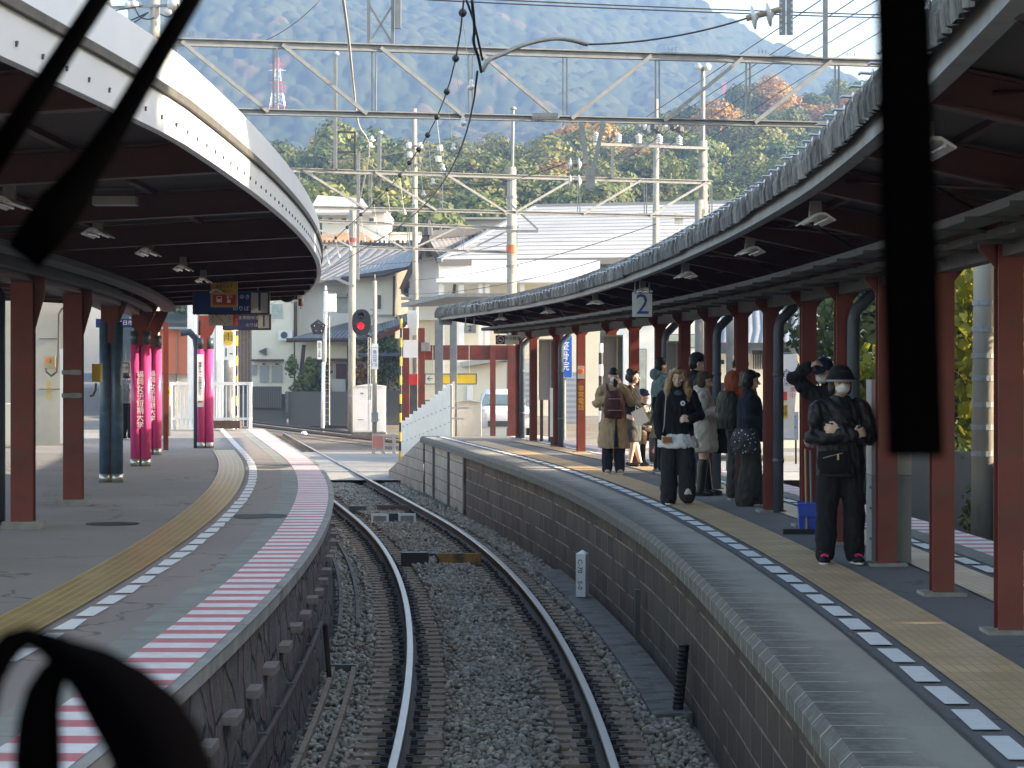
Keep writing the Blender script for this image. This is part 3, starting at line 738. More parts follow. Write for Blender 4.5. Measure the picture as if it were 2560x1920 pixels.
lamp = lamp_proto(); lamp.scale = (.72, .6, .8); tag(lamp, group='lamps hanging under the left canopy'); first = True
LL = [(12.4, -3.2), (15.9, -3.27), (19.5, -3.24), (22.8, -3.22), (26.4, -3.2), (30.0, -3.2), (34.5, -3.2), (39.0, -3.2)]
for i, (y, o_) in enumerate(LL):
    l_ = lamp if first else dup(lamp); first = False
    l_.location = CP(y, o_, 3.80); l_.rotation_euler = (0, 0, ang(y)); l_['label'] = 'white reflector lamp number %d' % i
names = ['nearest', 'second nearest', 'third nearest', 'fourth nearest', 'fifth nearest', 'sixth nearest', 'second farthest', 'farthest']
for i, (y, o_) in enumerate(LL):
    pass
LAMPS_L = [o for o in COL.objects if o.name.startswith('fluorescent_lamp')]
for i, o in enumerate(LAMPS_L): o['label'] = '%s white reflector lamp hanging under the white fascia canopy' % names[i]
RL = [(10.9, 1.95), (16, 2.08), (20.3, 2.15), (25.5, 2.2), (30.5, 2.35), (36, 2.45), (42, 2.55), (48, 2.55)]
for i, (y, o_) in enumerate(RL):
    l_ = dup(lamp); l_.location = CP(y, o_, 3.70); l_.rotation_euler = (0, 0, ang(y)); l_['group'] = 'lamps hanging under the slate edged canopy'
    l_['label'] = '%s white reflector lamp hanging under the slate edged canopy' % names[i]
# ------------------------------------------------------------------ catenary beams
def truss(label, A, B, h, n, chord, post_extra=None, mid=None):
    """A,B: bottom chord ends (Vector). n panels; diagonals fall towards the middle"""
    t = thing('catenary_beam', label, 'catenary beam', A, 0)
    up = V((0, 0, h)); d = B - A
    b = MB(); ibeam(b, A + up, B + up, chord * 1.2, chord * 1.25, .02); b.build('top_chord', m_steel, t)
    b = MB(); ibeam(b, A, B, chord * 1.2, chord, .018); b.build('bottom_chord', m_steel, t)
    mid = n // 2 if mid is None else mid
    for i in range(n + 1):
        p = A + d * (i / n); b = MB()
        for s in (-1, 1): b.bar(p + V((s * .03, 0, .03)), p + up + V((s * .03, 0, -.05)), .022, .09)
        b.build('vertical', m_steel, t)
        if i < n:
            q0, q1 = A + d * ((i + .07) / n), A + d * ((i + .93) / n)
            a_, b_ = (q0 + up, q1) if i < mid else (q0, q1 + up)
            b = MB(); b.bar(a_ + V((0, -.05, 0)), b_ + V((0, -.05, 0)), .05, .055); b.bar(a_ + V((0, -.02, .02)), b_ + V((0, -.02, .02)), .06, .012); b.build('diagonal', m_steel, t)
            b = MB()
            for k in range(3):
                c = A + d * ((i + .12 + .04 * k) / n) + up + V((0, 0, .1)); b.bar(c, c + V((0, 0, .05)), .012, .012)
            b.build('bolt', m_steel, t)
    return t
T1 = truss('nearest galvanised lattice beam spanning above the track', P(180, 269, 34.8) , P(2310, 318, 38.2), 1.0, 9, .095, mid=5)
T2 = truss('second lattice beam spanning the track, in front of the big metal roof', P(560, 513, 58.0), P(1777, 543, 62.3), .90, 7, .085, mid=4)
T3 = truss('third lattice beam spanning the track, low before the tiled roofs', P(745, 612, 78), P(1290, 632, 80.4), .80, 4, .085, mid=2)
# lattice mast and single post standing on the first beam
b = MB()
a0, a1 = P(922, 118, 36.2), P(982, 119, 36.25)
for a in (a0, a1): b.bar(a, a + V((0, 0, 1.4)), .05, .07)
b.build('mast', m_steel, T1)
b = MB(); b.bar(a0 + V((0, 0, .05)), a1 + V((0, 0, .65)), .02, .03); b.bar(a1 + V((0, 0, .05)), a0 + V((0, 0, .65)), .02, .03); b.bar(a0 + V((0, 0, .7)), a1 + V((0, 0, 1.3)), .02, .03); b.build('mast_brace', m_steel, T1)
b = MB(); b.box(P(995, 20, 36.2), (.09, .1, .62)); b.build('mast_box', m_gsteel, T1)
a = P(2063, 148, 37.5); b = MB(); b.bar(a, a + V((0, 0, 1.5)), .07, .09); b.build('mast', m_steel, T1)
b = MB(); b.box(P(1362, 291, 36.55) + V((0, -.03, 0)), (.40, .03, .10)); 
for k in range(8):
    if k != 3: b.box(P(1333 + 8 * k, 291, 36.5) + V((0, -.05, 0)), (.02, .03, .02)); b.box(P(1333 + 8 * k, 301, 36.5), (.014, .014, .05))
b.build('splice_plate', m_steel, T1)
def disc_ins(mb, c, axis, r, k=2, gap=.13):
    q = V(axis).to_track_quat('Z', 'Y').to_matrix()
    for i in range(k):
        p = V(c) + V(axis).normalized() * gap * i
        mb.lathe([(.02, -.02), (r * .5, -.012), (r, 0), (r, .012), (r * .45, .03), (.02, .06)], p, 16, q)
    return mb
# V-shaped hanger with a double string of disc insulators under the first beam
b = MB(); bot = P(1475, 462, 36.7)
b.bar(P(1452, 304, 36.7), bot + V((-.02, 0, .05)), .07, .03); b.bar(P(1508, 304, 36.7), bot + V((.02, 0, .05)), .07, .03); b.prism([(-.08, 0, .12), (.08, 0, .12), (.07, 0, -.06), (-.07, 0, -.06)], bot + V((0, -.02, 0)), bot + V((0, .02, 0))); b.build('v_hanger', m_steel, T1)
for yy in (410, 452):
    b = MB(); disc_ins(b, P(1425, yy + 2, 36.7), (1, 0, .02), .105, 2, .13); b.build('disc_insulator', m_porc, T1, True)
    b = MB(); b.tube([P(1425, yy + 2, 36.7), P(1466, yy, 36.7)], .028, 8); b.build('insulator_core', M('brown_core%d' % yy, (.25, .17, .12), .6), T1)
# ------------------------------------------------------------------ wires
def wire(name, label, pts, r, mat, sag=0, n=14, cat='wire', group=None):
    pts = [V(p) for p in pts]; out = []
    if len(pts) == 2 and sag:
        for i in range(n + 1):
            t = i / n; p = pts[0].lerp(pts[1], t); p.z -= sag * 4 * t * (1 - t); out.append(p)
    elif len(pts) > 2:
        for i in range(len(pts) - 1):
            p0, p1, p2, p3 = pts[max(i - 1, 0)], pts[i], pts[i + 1], pts[min(i + 2, len(pts) - 1)]
            for k in range(6):
                t = k / 6; out.append(.5 * ((2 * p1) + (p2 - p0) * t + (2 * p0 - 5 * p1 + 4 * p2 - p3) * t * t + (3 * p1 - p0 - 3 * p2 + p3) * t ** 3))
        out.append(pts[-1])
    else: out = pts
    b = MB(); b.tube(out, r, 6); o = b.build(name, mat, None, True); return tag(o, label, cat, group)
mes = thing('catenary_wire', 'overhead line above the track with black clamps and white dropper insulators', 'overhead line', CP(20, -.27, 5.9))
b = MB(); b.tube([CP(y, -.27, 5.9 - .012 * max(0, y - 36)) for y in frange(15, 100, 2)], .009, 6); b.build('messenger_wire', m_wire, mes, True)
b = MB(); b.tube([CP(y, -.17, 5.1) for y in frange(19.5, 100, 2)], .009, 6); b.build('contact_wire', m_wire, mes, True)
beads = [21.7, 24.9, 27.9, 30.7, 33.1, 35.3, 37.4, 39.5, 42.2, 45, 48, 51.6, 55, 58.5, 62, 66, 70, 75]
for y in beads:
    z = 5.9 - .012 * max(0, y - 36); c = CP(y, -.27, z)
    b = MB(); b.lathe([(.008, -.04), (.03, -.025), (.040, 0), (.03, .025), (.008, .04)], c, 12); b.build('clamp', m_black, mes, True)
    b = MB(); b.tube([c + V((0, 0, -.04)), CP(y + .1, -.2, 5.30)], .004, 5); b.build('dropper', m_lwire, mes)
    b = MB(); b.lathe([(.010, -.06), (.035, -.04), (.035, -.02), (.015, 0), (.025, .015), (.010, .04)], CP(y + .1, -.19, 5.27), 10); b.build('dropper_insulator', m_porc, mes, True)
# cable terminal tube, and the wire to the dead-end insulators on the drilled plate
tw = [P(1205, 178, 22), P(1222, 150, 22), P(1252, 137, 22.2), P(1310, 112, 22.4), P(1372, 98, 22.6), P(1420, 99, 22.8), P(1468, 111, 23)]
wire('terminal_tube', 'grey curved cable tube ending beside the overhead line', tw, .022, m_gsteel, cat='cable tube')
wire('jumper_cable', 'black looping jumper cable beside the curved grey tube', [P(1180, 0, 21), P(1186, 70, 21.2), P(1184, 105, 21.4), P(1196, 145, 21.6), P(1203, 180, 21.8)], .014, m_black)
wire('jumper_cable', 'black jumper wire crossing down to the foot of the grey tube', [P(1166, 0, 21), P(1186, 60, 21.2), P(1206, 150, 21.6)], .011, m_black)
wire('tension_wire', 'twisted wire from the curved grey tube to the dead-end insulators', [P(1468, 111, 23), P(1866, 46, 24)], .010, m_wire, .06)
de = thing('dead_end_fitting', 'drilled steel plate with two disc insulators at the end of a wire', 'insulator fitting', P(1963, 86, 24))
b = MB(); b.box(P(1956, 30, 24), (.062, .03, .46)); b.box(P(1974, 30, 24), (.062, .03, .46)); b.build('drilled_plate', m_steel, de)
b = MB()
for k in range(6):
    for xx in (1952, 1979): b.box(P(xx, 8 + 14 * k, 24) + V((0, -.017, 0)), (.018, .004, .018))
b.build('plate_hole', m_porc, de)
b = MB(); disc_ins(b, P(1882, 44, 24), (1, 0, .18), .12, 2, .155); b.build('disc_insulator', m_porc, de, True)
b = MB(); b.tube([P(1866, 46, 24), P(1950, 24, 24)], .03, 8); b.build('insulator_core', M('tan_core', (.30, .22, .15), .6), de)
wire('feeder_wire', 'pale feeder wire curving down beside the white fascia canopy', [P(852, -40, 25), P(871, 97, 30), P(884, 220, 38), P(896, 310, 48), P(923, 377, 58), P(898, 505, 75)], .02, m_lwire)
for i, dy in enumerate((0, 9)):
    wire('feeder_wire', ('upper' if i == 0 else 'lower') + ' of two parallel dark wires across the top of the sky', [P(1060, -10 + dy, 45), P(2300, 40 + dy * .8, 46)], .013, m_wire, .03)
for i, (x0, y0, x1, y1) in enumerate(((1617, 292, 2052, 0), (1700, 285, 2150, -10), (1830, 222, 2230, -22), (1920, 200, 2300, -30), (1990, 205, 2300, 22))):
    wire('power_line', 'thin power line rising to the right over the hillside, %s of five' % ('lowest first', 'second', 'middle', 'fourth', 'last')[i], [P(x0 - 260, y0 + 172, 84), P(x0, y0, 78), P(x1, y1, 50)], .012, m_wire, group='power lines rising to the right')
for i, (a, c) in enumerate(((P(820, 405, 62), P(1300, 300, 100)), (P(1018, 470, 62), P(1420, 405, 60)), (P(890, 660, 100), P(1290, 600, 80)), (P(1000, 735, 90), P(1500, 650, 62)), (P(1040, 700, 86), P(1640, 560, 62)), (P(800, 1, 60), P(590, 120, 60)))):
    wire('power_line', ('thin wire from the far left pole to the mountain side', 'thin wire along the second lattice beam', 'thin wire sagging before the tiled roofs', 'thin wire low before the white warehouse wall', 'thin wire across the metal roof', 'thin wire rising from the white fascia canopy to the top')[i], [a, c], .010, m_wire, .25)
# ------------------------------------------------------------------ poles
def pole(name, label, base, top, r0, r1, mat, cat='pole', bands=()):
    t = thing(name, label, cat, base)
    b = MB(); b.tube([base, base.lerp(top, .5), top], [r0, (r0 + r1) / 2, r1], 16); b.build('shaft', mat, t, True)
    for k, f in enumerate(bands):
        p = base.lerp(top, f); b = MB(); b.lathe([(r0 * 1.0 + .006, -.04), (r0 + .006, .04)], p, 16); b.box(p + V((r0 + .03, -.02, 0)), (.06, .05, .05)); b.build('band', m_steel, t)
    return t
def gpt(px, Y, z=-.6): q = P(px, 900, Y); q.z = z; return q
pc_ = pole('catenary_pole', 'concrete pole with an orange red band in front of the metal roof', gpt(1279, 80), P(1279, 418, 80), .175, .15, m_pole, bands=(.80, .67, .55, .9))
b = MB(); q = P(1279, 622, 80); b.lathe([(.178, -.13), (.178, .13)], q, 16); b.build('orange_band', M('orange_band', (.55, .12, .05), .5), pc_)
b = MB(); b.tube([P(1281, 418, 80), P(1283, 275, 80)], .05, 10); b.lathe([(.05, 0), (.11, .02), (.09, .09), (.03, .12)], P(1283, 275, 80), 12); b.build('mast', m_steel, pc_)
b = MB(); b.bar(P(1265, 578, 79.6), P(1345, 578, 79.6), .08, .09); b.bar(P(1270, 505, 79.6), P(1345, 574, 79.6), .06, .06); b.build('bracket_arm', m_steel, pc_)
pr_ = pole('catenary_pole', 'tall concrete pole at the right end of the second lattice beam', gpt(1757, 62.6), P(1757, 352, 62.6), .13, .115, m_pole, bands=(.93, .8, .62))
b = MB(); b.tube([P(1757, 352, 62.6), P(1757, 170, 62.6)], .06, 10); b.build('mast', m_steel, pr_)
b = MB()
for s in (-1, 1): b.tube([P(1757 + s * 2, 172, 62.6), P(1757 + s * 13, 166, 62.4)], [.05, .10], 12)
b.build('lamp_horn', m_porc, pr_, True)
b = MB(); b.bar(P(1482, 360, 61.4), P(1770, 371, 62.5), .07, .07); b.bar(P(1531, 366, 61.3), P(1531, 446, 61.3), .07, .07); b.build('crossarm', m_steel, pr_)
for px, py in ((1491, 357), (1546, 360), (1597, 362), (1649, 364), (1698, 366)):
    b = MB(); pr = [(.02, -.02)]
    for k in range(4): pr += [(.035, .01 + k * .055), (.085, .02 + k * .055), (.08, .045 + k * .055)]
    b.lathe(pr + [(.03, .24), (.015, .27)], P(px, py - 2, 61.8), 12); b.build('post_insulator', m_porc, pr_, True)
b = MB(); b.box(P(1697, 545, 62.2), (.22, .25, .28)); b.tube([P(1697, 560, 62.2), P(1693, 615, 62.2)], .02, 8); b.build('speaker_box', m_lampw, pr_)
pl_ = pole('catenary_pole', 'old concrete pole with steel mast rising behind the red signal', gpt(878, 105), P(882, 515, 105), .165, .15, m_pole, bands=(.32, .45, .2))
b = MB(); b.bar(P(894, 700, 104.7), P(896, 379, 104.7), .14, .12); b.build('mast', m_steel, pl_)
b = MB(); b.lathe([(.17, -.1), (.17, .1)], P(882, 600, 105), 16); b.build('orange_band', m_redtxt, pl_)
b = MB(); b.bar(P(832, 692, 104.6), P(885, 716, 104.6), .1, .12); b.build('bracket_arm', m_steel, pl_)
for px, y0, y1, Y, lb in ((838, 136, 422, 58.6, 'slim steel post on the left of the second lattice beam'), (948, 334, 470, 59.5, 'short steel post above the second lattice beam')):
    t = thing('steel_post', lb, 'steel post', P(px, y1, Y)); b = MB(); b.bar(P(px, y1, Y), P(px, y0, Y), .085, .09); b.build('shaft', m_steel, t)
    b = MB(); b.lathe([(.02, 0), (.06, .01), (.05, .07), (.02, .09)], P(px + 4, y0 + 2, Y), 10); b.build('cap', m_porc, t, True)
b = MB(); 
for a, c in (((838, 330), (887, 331)), ((887, 331), (887, 427)), ((841, 331), (841, 427)), ((841, 380), (887, 380))): b.bar(P(*a, 58.8), P(*c, 58.8), .05, .05)
fr = thing('lattice_stand', 'small rectangular steel frame standing on the second lattice beam', 'steel stand', P(862, 427, 58.8)); b.build('frame', m_dgrey, fr)
for px, py in ((929, 350), (926, 366)):
    b = MB(); b.lathe([(.015, -.05), (.10, -.02), (.10, 0), (.03, .03), (.06, .05), (.02, .1)], P(px, py, 58.4), 12); tag(b.build('suspension_insulator', m_porc, None, True), ('upper' if py < 360 else 'lower') + ' white bell insulator holding the feeder wire', 'insulator')
pu = pole('utility_pole', 'slim utility pole with white transformers and crossarms among the forest trees', gpt(1040, 112, 0), P(1036, 272, 112), .16, .11, m_pole, 'utility pole')
b = MB()
for yy, w in ((365, 40), (388, 34), (412, 26)): b.box(P(1036, yy, 111.8), (w * 112 / F * 1.6, .1, .07))
b.build('crossarm', m_steel, pu)
b = MB(); 
for xx, yy in ((1022, 364), (1050, 364), (1024, 387), (1095, 398), (1100, 370)): b = MB(); b.lathe([(.13, -.12), (.14, 0), (.11, .14)], P(xx, yy, 111.7), 10); b.build('transformer', m_porc, pu)
b = MB(); b.bar(P(1046, 415, 111.9), P(1108, 368, 111.9), .05, .06); b.bar(P(1046, 378, 111.9), P(1115, 378, 111.9), .06, .06); b.build('stay_arm', m_steel, pu)
pu2 = pole('utility_pole', 'grey utility pole with a tangle of dark fittings before the autumn trees', gpt(1637, 118, 0), P(1641, 248, 118), .22, .12, m_pole, 'utility pole')
b = MB(); b.box(P(1640, 310, 117.8), (3.6, .1, .08)); b.box(P(1640, 360, 117.8), (2.6, .1, .08)); b.bar(P(1662, 374, 117.8), P(1640, 405, 117.8), .05, .05); b.build('crossarm', m_steel, pu2)
b = MB()
for k, xx in enumerate((1600, 1612, 1624, 1650, 1664, 1678, 1692)): b = MB(); b.lathe([(.05, -.18), (.12, -.05), (.12, .1), (.04, .2)], P(xx, 307 + (k % 3) * 8, 117.6), 8); b.build('line_insulator', m_porc, pu2)
b = MB()
for k, xx in enumerate((1636, 1644, 1684, 1700)): b = MB(); b.lathe([(.05, -.2), (.2, -.1), (.18, .12), (.05, .2)], P(xx, 318 + (k % 2) * 6, 117.5), 8); b.build('transformer', m_dgrey, pu2)
ptl = pole('utility_pole', 'concrete pole with white insulators and black leads at the upper left', gpt(386, 60), P(388, -60, 60), .13, .12, m_pole, 'utility pole')
b = MB()
for xx, yy, rr in ((322, 14, .11), (335, 12, .11), (434, 10, .16), (420, 30, .10), (440, 40, .09), (275, 4, .1)): b = MB(); b.lathe([(.03, -rr), (rr, -rr * .4), (rr, rr * .5), (.03, rr)], P(xx, yy, 59.8), 12); b.build('line_insulator', m_porc, ptl, True)
b = MB(); b.bar(P(250, 20, 59.9), P(470, 12, 59.9), .06, .07); b.build('crossarm', m_steel, ptl)
for i, pts in enumerate((((262, 10), (275, 45), (320, 52), (368, 32)), ((338, 20), (350, 42), (372, 48), (386, 44)), ((310, 70), (345, 50), (372, 30)), ((260, 30), (300, 24), (360, 14)), ((400, 35), (425, 42), (445, 20), (440, 5)))):
    wire('lead_wire', 'black lead wire looping at the upper left pole, %s' % ('longest loop', 'short loop', 'lowest straight run', 'upper straight run', 'right hand loop')[i], [P(x, y, 59.7) for x, y in pts], .018, m_wire)
# right hand near pole beside the bushes
pn = pole('concrete_pole', 'thick banded concrete pole beside the yellow green bushes', V((7.25, 37, -.6)), V((7.35, 37, 11)), .19, .16, m_pole, 'pole', bands=(.17, .205, .235, .27, .30, .335, .37))
b = MB(); b.tube([P(2500, 655, 36.5), P(2497, 1380, 36.5)], .018, 6); b.tube([P(2506, 655, 36.5), P(2531, 900, 36.5)], .014, 6); b.lathe([(.02, -.03), (.09, -.02), (.10, .01), (.04, .05)], P(2504, 652, 36.5), 12); b.build('cable_guard', m_steel, pn)
# ------------------------------------------------------------------ signals
m_sigk = M('signal_black', (.008, .008, .010), .45, var=.1)
m_lens = emis('red_signal_lens', (1.0, .006, .018), 1.1)
def ladder(mb, x0, x1, y0, y1, Y, n):
    mb.tube([P(x0, y0, Y), P(x0, y1, Y)], .022, 6); mb.tube([P(x1, y0, Y), P(x1, y1, Y)], .022, 6)
    for i in range(n):
        y = y0 + (y1 - y0) * (i + .5) / n; mb.tube([P(x0, y, Y), P(x1, y, Y)], .014, 6)
s1 = thing('railway_signal', 'railway signal with oval black head showing red, pale concrete post', 'signal', gpt(936, 88, -.2))
b = MB(); b.tube([gpt(936, 88, -.3), P(937, 702, 88)], [.09, .075], 14); b.tube([P(937, 702, 88), P(937, 686, 88)], .015, 6); b.build('post', m_pole, s1, True)
b = MB(); hw, hh = 23.5 * 88 / F, 33 * 88 / F; c = P(903.5, 806, 87.7)
pts = [(hw * math.copysign(abs(math.cos(a)) ** .82, math.cos(a)), 0, hh * math.copysign(abs(math.sin(a)) ** .82, math.sin(a))) for a in [2 * math.pi * k / 28 for k in range(28)]]
b.prism(pts, c + V((0, 0, 0)), c + V((0, .12, 0))); b.build('head', m_sigk, s1)
def lens(c, mat, parent, r=.13, name='lens'):
    mx = Matrix.Rotation(R(90), 3, 'X'); b = MB(); b.lathe([(r, 0), (r * .85, .03), (r * .4, .05), (.01, .055)], c, 16, mx); return b.build(name, mat, parent, True)
def hood(c, parent, r=.16):
    b = MB(); n = 10
    for i in range(n):
        a0, a1 = math.pi * i / n, math.pi * (i + 1) / n
        q = [c + V((r * math.cos(a), d, r * math.sin(a))) for a in (a0, a1) for d in (0, -.3 if True else 0)]
        b.face([q[0], q[2], q[3], q[1]])
    return b.build('hood', m_sigk, parent)
c2 = P(902, 815, 87.66); lens(c2, m_lens, s1, .115); hood(c2, s1, .15)
m_lensd = M('unlit_lens', (.02, .022, .03), .15)
c3 = P(903, 790, 87.66); lens(c3, m_lensd, s1, .115, 'unlit_lens'); hood(c3, s1, .15)
b = MB(); b.bar(P(925, 774, 87.9), P(934, 774, 87.9), .05, .05); b.bar(P(925, 834, 87.9), P(934, 834, 87.9), .05, .05); b.build('bracket', m_steel, s1)
pw = MB(); pc2 = P(937.3, 891, 87.86); pw.box(pc2, (.235, .015, .93)); pw.build('name_plate', m_white, s1)
text('一\n番\n出\n発\n12L', .155, m_bluetxt, s1, face_cam(pc2 + V((0, -.012, .0))))
b = MB(); ladder(b, 921, 926, 844, 1000, 88.2, 10); b.build('ladder', m_lwire, s1)
b = MB(); b.box(P(937, 1043, 87.8), (.24, .2, .35)); b.build('junction_box', m_gsteel, s1)
s2 = thing('railway_signal', 'white posted signal with a black pentagon head and ladder', 'signal', gpt(807, 108, 0))
b = MB(); b.tube([gpt(806, 108, -.3), P(809, 905, 108)], .085, 12); b.tube([P(811, 905, 108), P(814, 728, 108)], .085, 12); b.lathe([(.03, 0), (.07, .05), (.02, .22)], P(814, 726, 108), 8); b.build('post', m_white, s2, True)
b = MB(); c = P(795, 819, 107.6)
b.prism([(.37 * math.sin(2 * math.pi * k / 5), 0, .37 * math.cos(2 * math.pi * k / 5)) for k in range(5)], c, c + V((0, .15, 0))); b.build('head', m_sigk, s2)
for k in range(5): lens(c + V((.2 * math.sin(2 * math.pi * k / 5), 0, .2 * math.cos(2 * math.pi * k / 5))), m_lensd, s2, .07, 'unlit_lens')
b = MB(); b.box(P(826, 757, 107.8), (.5, .3, .82)); b.build('relay_box', m_white, s2)
b = MB(); ladder(b, 812, 823.5, 790, 1062, 107.7, 17); b.build('ladder', m_lwire, s2)
pw = MB(); pc3 = P(798.5, 875, 107.5); pw.box(pc3, (.20, .015, .82)); pw.build('name_plate', m_white, s2)
text('踏\n遮\n(\n五\n条', .135, m_blacktxt, s2, face_cam(pc3 + V((0, -.012, 0))))
# relay cabinet, ground marker, crossing furniture
cab = thing('relay_cabinet', 'large white two door relay cabinet behind the red signal', 'cabinet', gpt(921, 97, 0))
b = MB(); x0, x1 = P(882, 0, 97).x, P(962, 0, 97).x; zt = P(0, 966, 97).z; zb = P(0, 1080, 97).z
b.box(((x0 + x1) / 2, 97.4, (zt + zb) / 2), (x1 - x0, .8, zt - zb)); b.build('body', m_white, cab)
b = MB(); b.prism([(-.70, 0, 0), (.70, 0, 0), (0, 0, .10)], ((x0 + x1) / 2, 96.9, zt), ((x0 + x1) / 2, 97.9, zt)); b.build('roof', m_white, cab)
for s in (-1, 1):
    b = MB(); cxm = (x0 + x1) / 2 + s * (x1 - x0) / 4; b.box((cxm, 96.99, (zt + zb) / 2), ((x1 - x0) / 2 - .05, .03, zt - zb - .1)); dr = b.build('door', m_white, cab)
    b = MB(); b.box((cxm - s * .05, 96.95, zt - .28), (.12, .04, .06)); b.box((cxm, 96.95, zb + .5), (.22, .03, .03)); b.build('handle', m_steel, dr)
b = MB(); b.box(((x0 + x1) / 2, 97.3, zb - .18), (x1 - x0 + .1, 1, .36)); b.build('plinth', m_concd, cab)
b = MB(); b.lathe([(.14, 0), (.14, .05), (.09, .12), (.02, .14)], G(760, 1086, -.1), 14); tag(b.build('marker_dome', m_white, None, True), 'small white dome on the ground by the end of the striped platform', 'ground marker')
m_yb = None
def bands_mat(name, c1, c2, period, axis=2, fr=.5):
    m, nt, bs = newmat(name); s = nt.nodes.new('ShaderNodeSeparateXYZ'); nt.links.new(coords(nt), s.inputs[0])
    k = mth(nt, 'GREATER_THAN', mth(nt, 'FRACT', mth(nt, 'DIVIDE', s.outputs[axis], period)), fr)
    nt.links.new(mixc(nt, k, c1, c2), bs.inputs['Base Color']); bs.inputs['Roughness'].default_value = .5; return m
m_yb = bands_mat('yellow_black_bands', (.75, .48, .02), (.03, .03, .03), .55)
b = MB(); b.tube([gpt(1000, 70, -.2), P(1003, 790, 70)], .035, 10); tag(b.build('warning_pole', m_yb, None, True), 'slim yellow and black warning pole left of the red gateway', 'pole')
b = MB(); b.tube([gpt(590, 66, .2), P(592, 826, 66)], .035, 10); tag(b.build('warning_pole', m_yb, None, True), 'slim yellow and black pole behind the white platform end fence', 'pole')
cf = thing('crossing_fence', 'low pale fence with a faded red board beside the level crossing', 'fence', gpt(965, 76, 0))
b = MB()
for px in (934, 958, 985): b.bar(gpt(px, 76, -.1), P(px, 1085, 76), .10, .10)
b.bar(P(932, 1088, 76), P(1004, 1092, 76), .06, .10); b.bar(P(932, 1110, 76), P(1004, 1112, 76), .06, .10); b.build('rail', M('pale_timber', (.42, .37, .32), .8), cf)
b = MB(); b.box(P(945, 1105, 75.8), (.32, .03, .38)); b.build('board', M('faded_red_board', (.45, .16, .13), .7), cf)
cr = MB(); cr.face([(-26, 63, -.03), (16, 63, -.03), (16, 77.5, -.03), (-26, 77.5, -.03)]); tag(cr.build('road', m_road), 'pale road over the level crossing', kind='structure')
b = MB(); b.face([(-26, 58.9, -.06), (16, 58.9, -.06), (16, 62.99, -.04), (-26, 62.99, -.04)]); tag(b.build('path', m_conc), 'concrete apron before the level crossing', kind='structure')
# second track on the far side of the island
t2 = thing('railway_track', 'second railway track running past the foot of the grey garden wall', 'railway track', (-10, 110, 0))
ctr = [(-26, 164), (-12.9, 119), (-6.8, 99.5), (-.6, 80), (3.2, 64), (5.0, 48), (5.6, 30), (6.1, 15), (6.3, 4)]
def spl(pts, n=8):
    pts = [V((x, y, 0)) for x, y in pts]; out = []
    for i in range(len(pts) - 1):
        p0, p1, p2, p3 = pts[max(i - 1, 0)], pts[i], pts[i + 1], pts[min(i + 2, len(pts) - 1)]
        for k in range(n):
            t = k / n; out.append(.5 * ((2 * p1) + (p2 - p0) * t + (2 * p0 - 5 * p1 + 4 * p2 - p3) * t * t + (3 * p1 - p0 - 3 * p2 + p3) * t ** 3))
    return out + [pts[-1]]
cl = spl(ctr)
def offp(cl, o, z):
    r = []
    for i, p in enumerate(cl):
        d = (cl[min(i + 1, len(cl) - 1)] - cl[max(i - 1, 0)]).normalized(); r.append(V((p.x - d.y * o, p.y + d.x * o, z)))
    return r
for s in (-.75, .75):
    b = MB(); b.tube(offp(cl, s, -.06), .07, 4); b.build('rail', m_rails, t2)
b = MB(); L, Rr = offp(cl, -1.9, -.18), offp(cl, 1.9, -.18)
for i in range(len(cl) - 1): b.face([L[i], Rr[i], Rr[i + 1], L[i + 1]])
tag(b.build('ballast_bed', m_bed), 'brown bed under the second track by the garden wall', kind='structure')
# ------------------------------------------------------------------ houses and walls beyond the crossing
def fbox(mb, x0, x1, y0, y1, Y, d):
    a, c = P(x0, y1, Y), P(x1, y0, Y); mb.box(((a.x + c.x) / 2, Y + d / 2, (a.z + c.z) / 2), (c.x - a.x, d, c.z - a.z)); return mb
m_cream = M('cream_render_wall', (.74, .68, .55), .85, var=.06, vs=.6, dirt=(.45, .41, .33), dirt_s=.5, dirt_t=.62)
m_whitew = M('white_render_wall', (.80, .80, .78), .85, var=.05, vs=.6)
m_greyw = M('grey_render_wall', (.38, .37, .35), .85, var=.08, vs=.8)
m_brownw = M('dark_brown_wood', (.07, .045, .035), .8, var=.3, vs=4)
m_shut = M('grey_shutter', (.30, .30, .29), .6, var=.06)
m_rshut = M('red_brown_shutter', (.13, .03, .025), .6, var=.2)
m_glass = M('dark_window_glass', (.03, .035, .04), .08, var=.1)
m_curt = M('pale_window', (.35, .40, .36), .3, var=.2)
def tile_mat(name, col, pu, pv, hi=(.55, .55, .55)):
    m, nt, bs = newmat(name); uv, u, v = uvxy(nt)
    a = mth(nt, 'ABSOLUTE', mth(nt, 'SINE', mth(nt, 'MULTIPLY', u, math.pi / pu)))
    r_ = mth(nt, 'FRACT', mth(nt, 'DIVIDE', v, pv))
    c = mixc(nt, ramp(nt, noise(nt, uv, 1.5, 4), .3, .7), tuple(x * .8 for x in col), tuple(x * 1.2 for x in col))
    c = mixc(nt, mth(nt, 'LESS_THAN', a, .25), c, tuple(x * .4 for x in col))
    c = mixc(nt, mth(nt, 'MULTIPLY', mth(nt, 'LESS_THAN', r_, .14), .7), c, tuple(x * .35 for x in col))
    nt.links.new(c, bs.inputs['Base Color']); bs.inputs['Roughness'].default_value = .42
    bump(nt, bs, mth(nt, 'ADD', a, mth(nt, 'MULTIPLY', r_, .5)), 1.0, .06); return m
m_tile = tile_mat('grey_brown_pantiles', (.17, .16, .15), .46, .5)
m_tileb = tile_mat('blue_grey_tiles', (.13, .14, .16), .22, .25)
m_tiled = tile_mat('dark_curved_tiles', (.115, .11, .11), .36, .40)
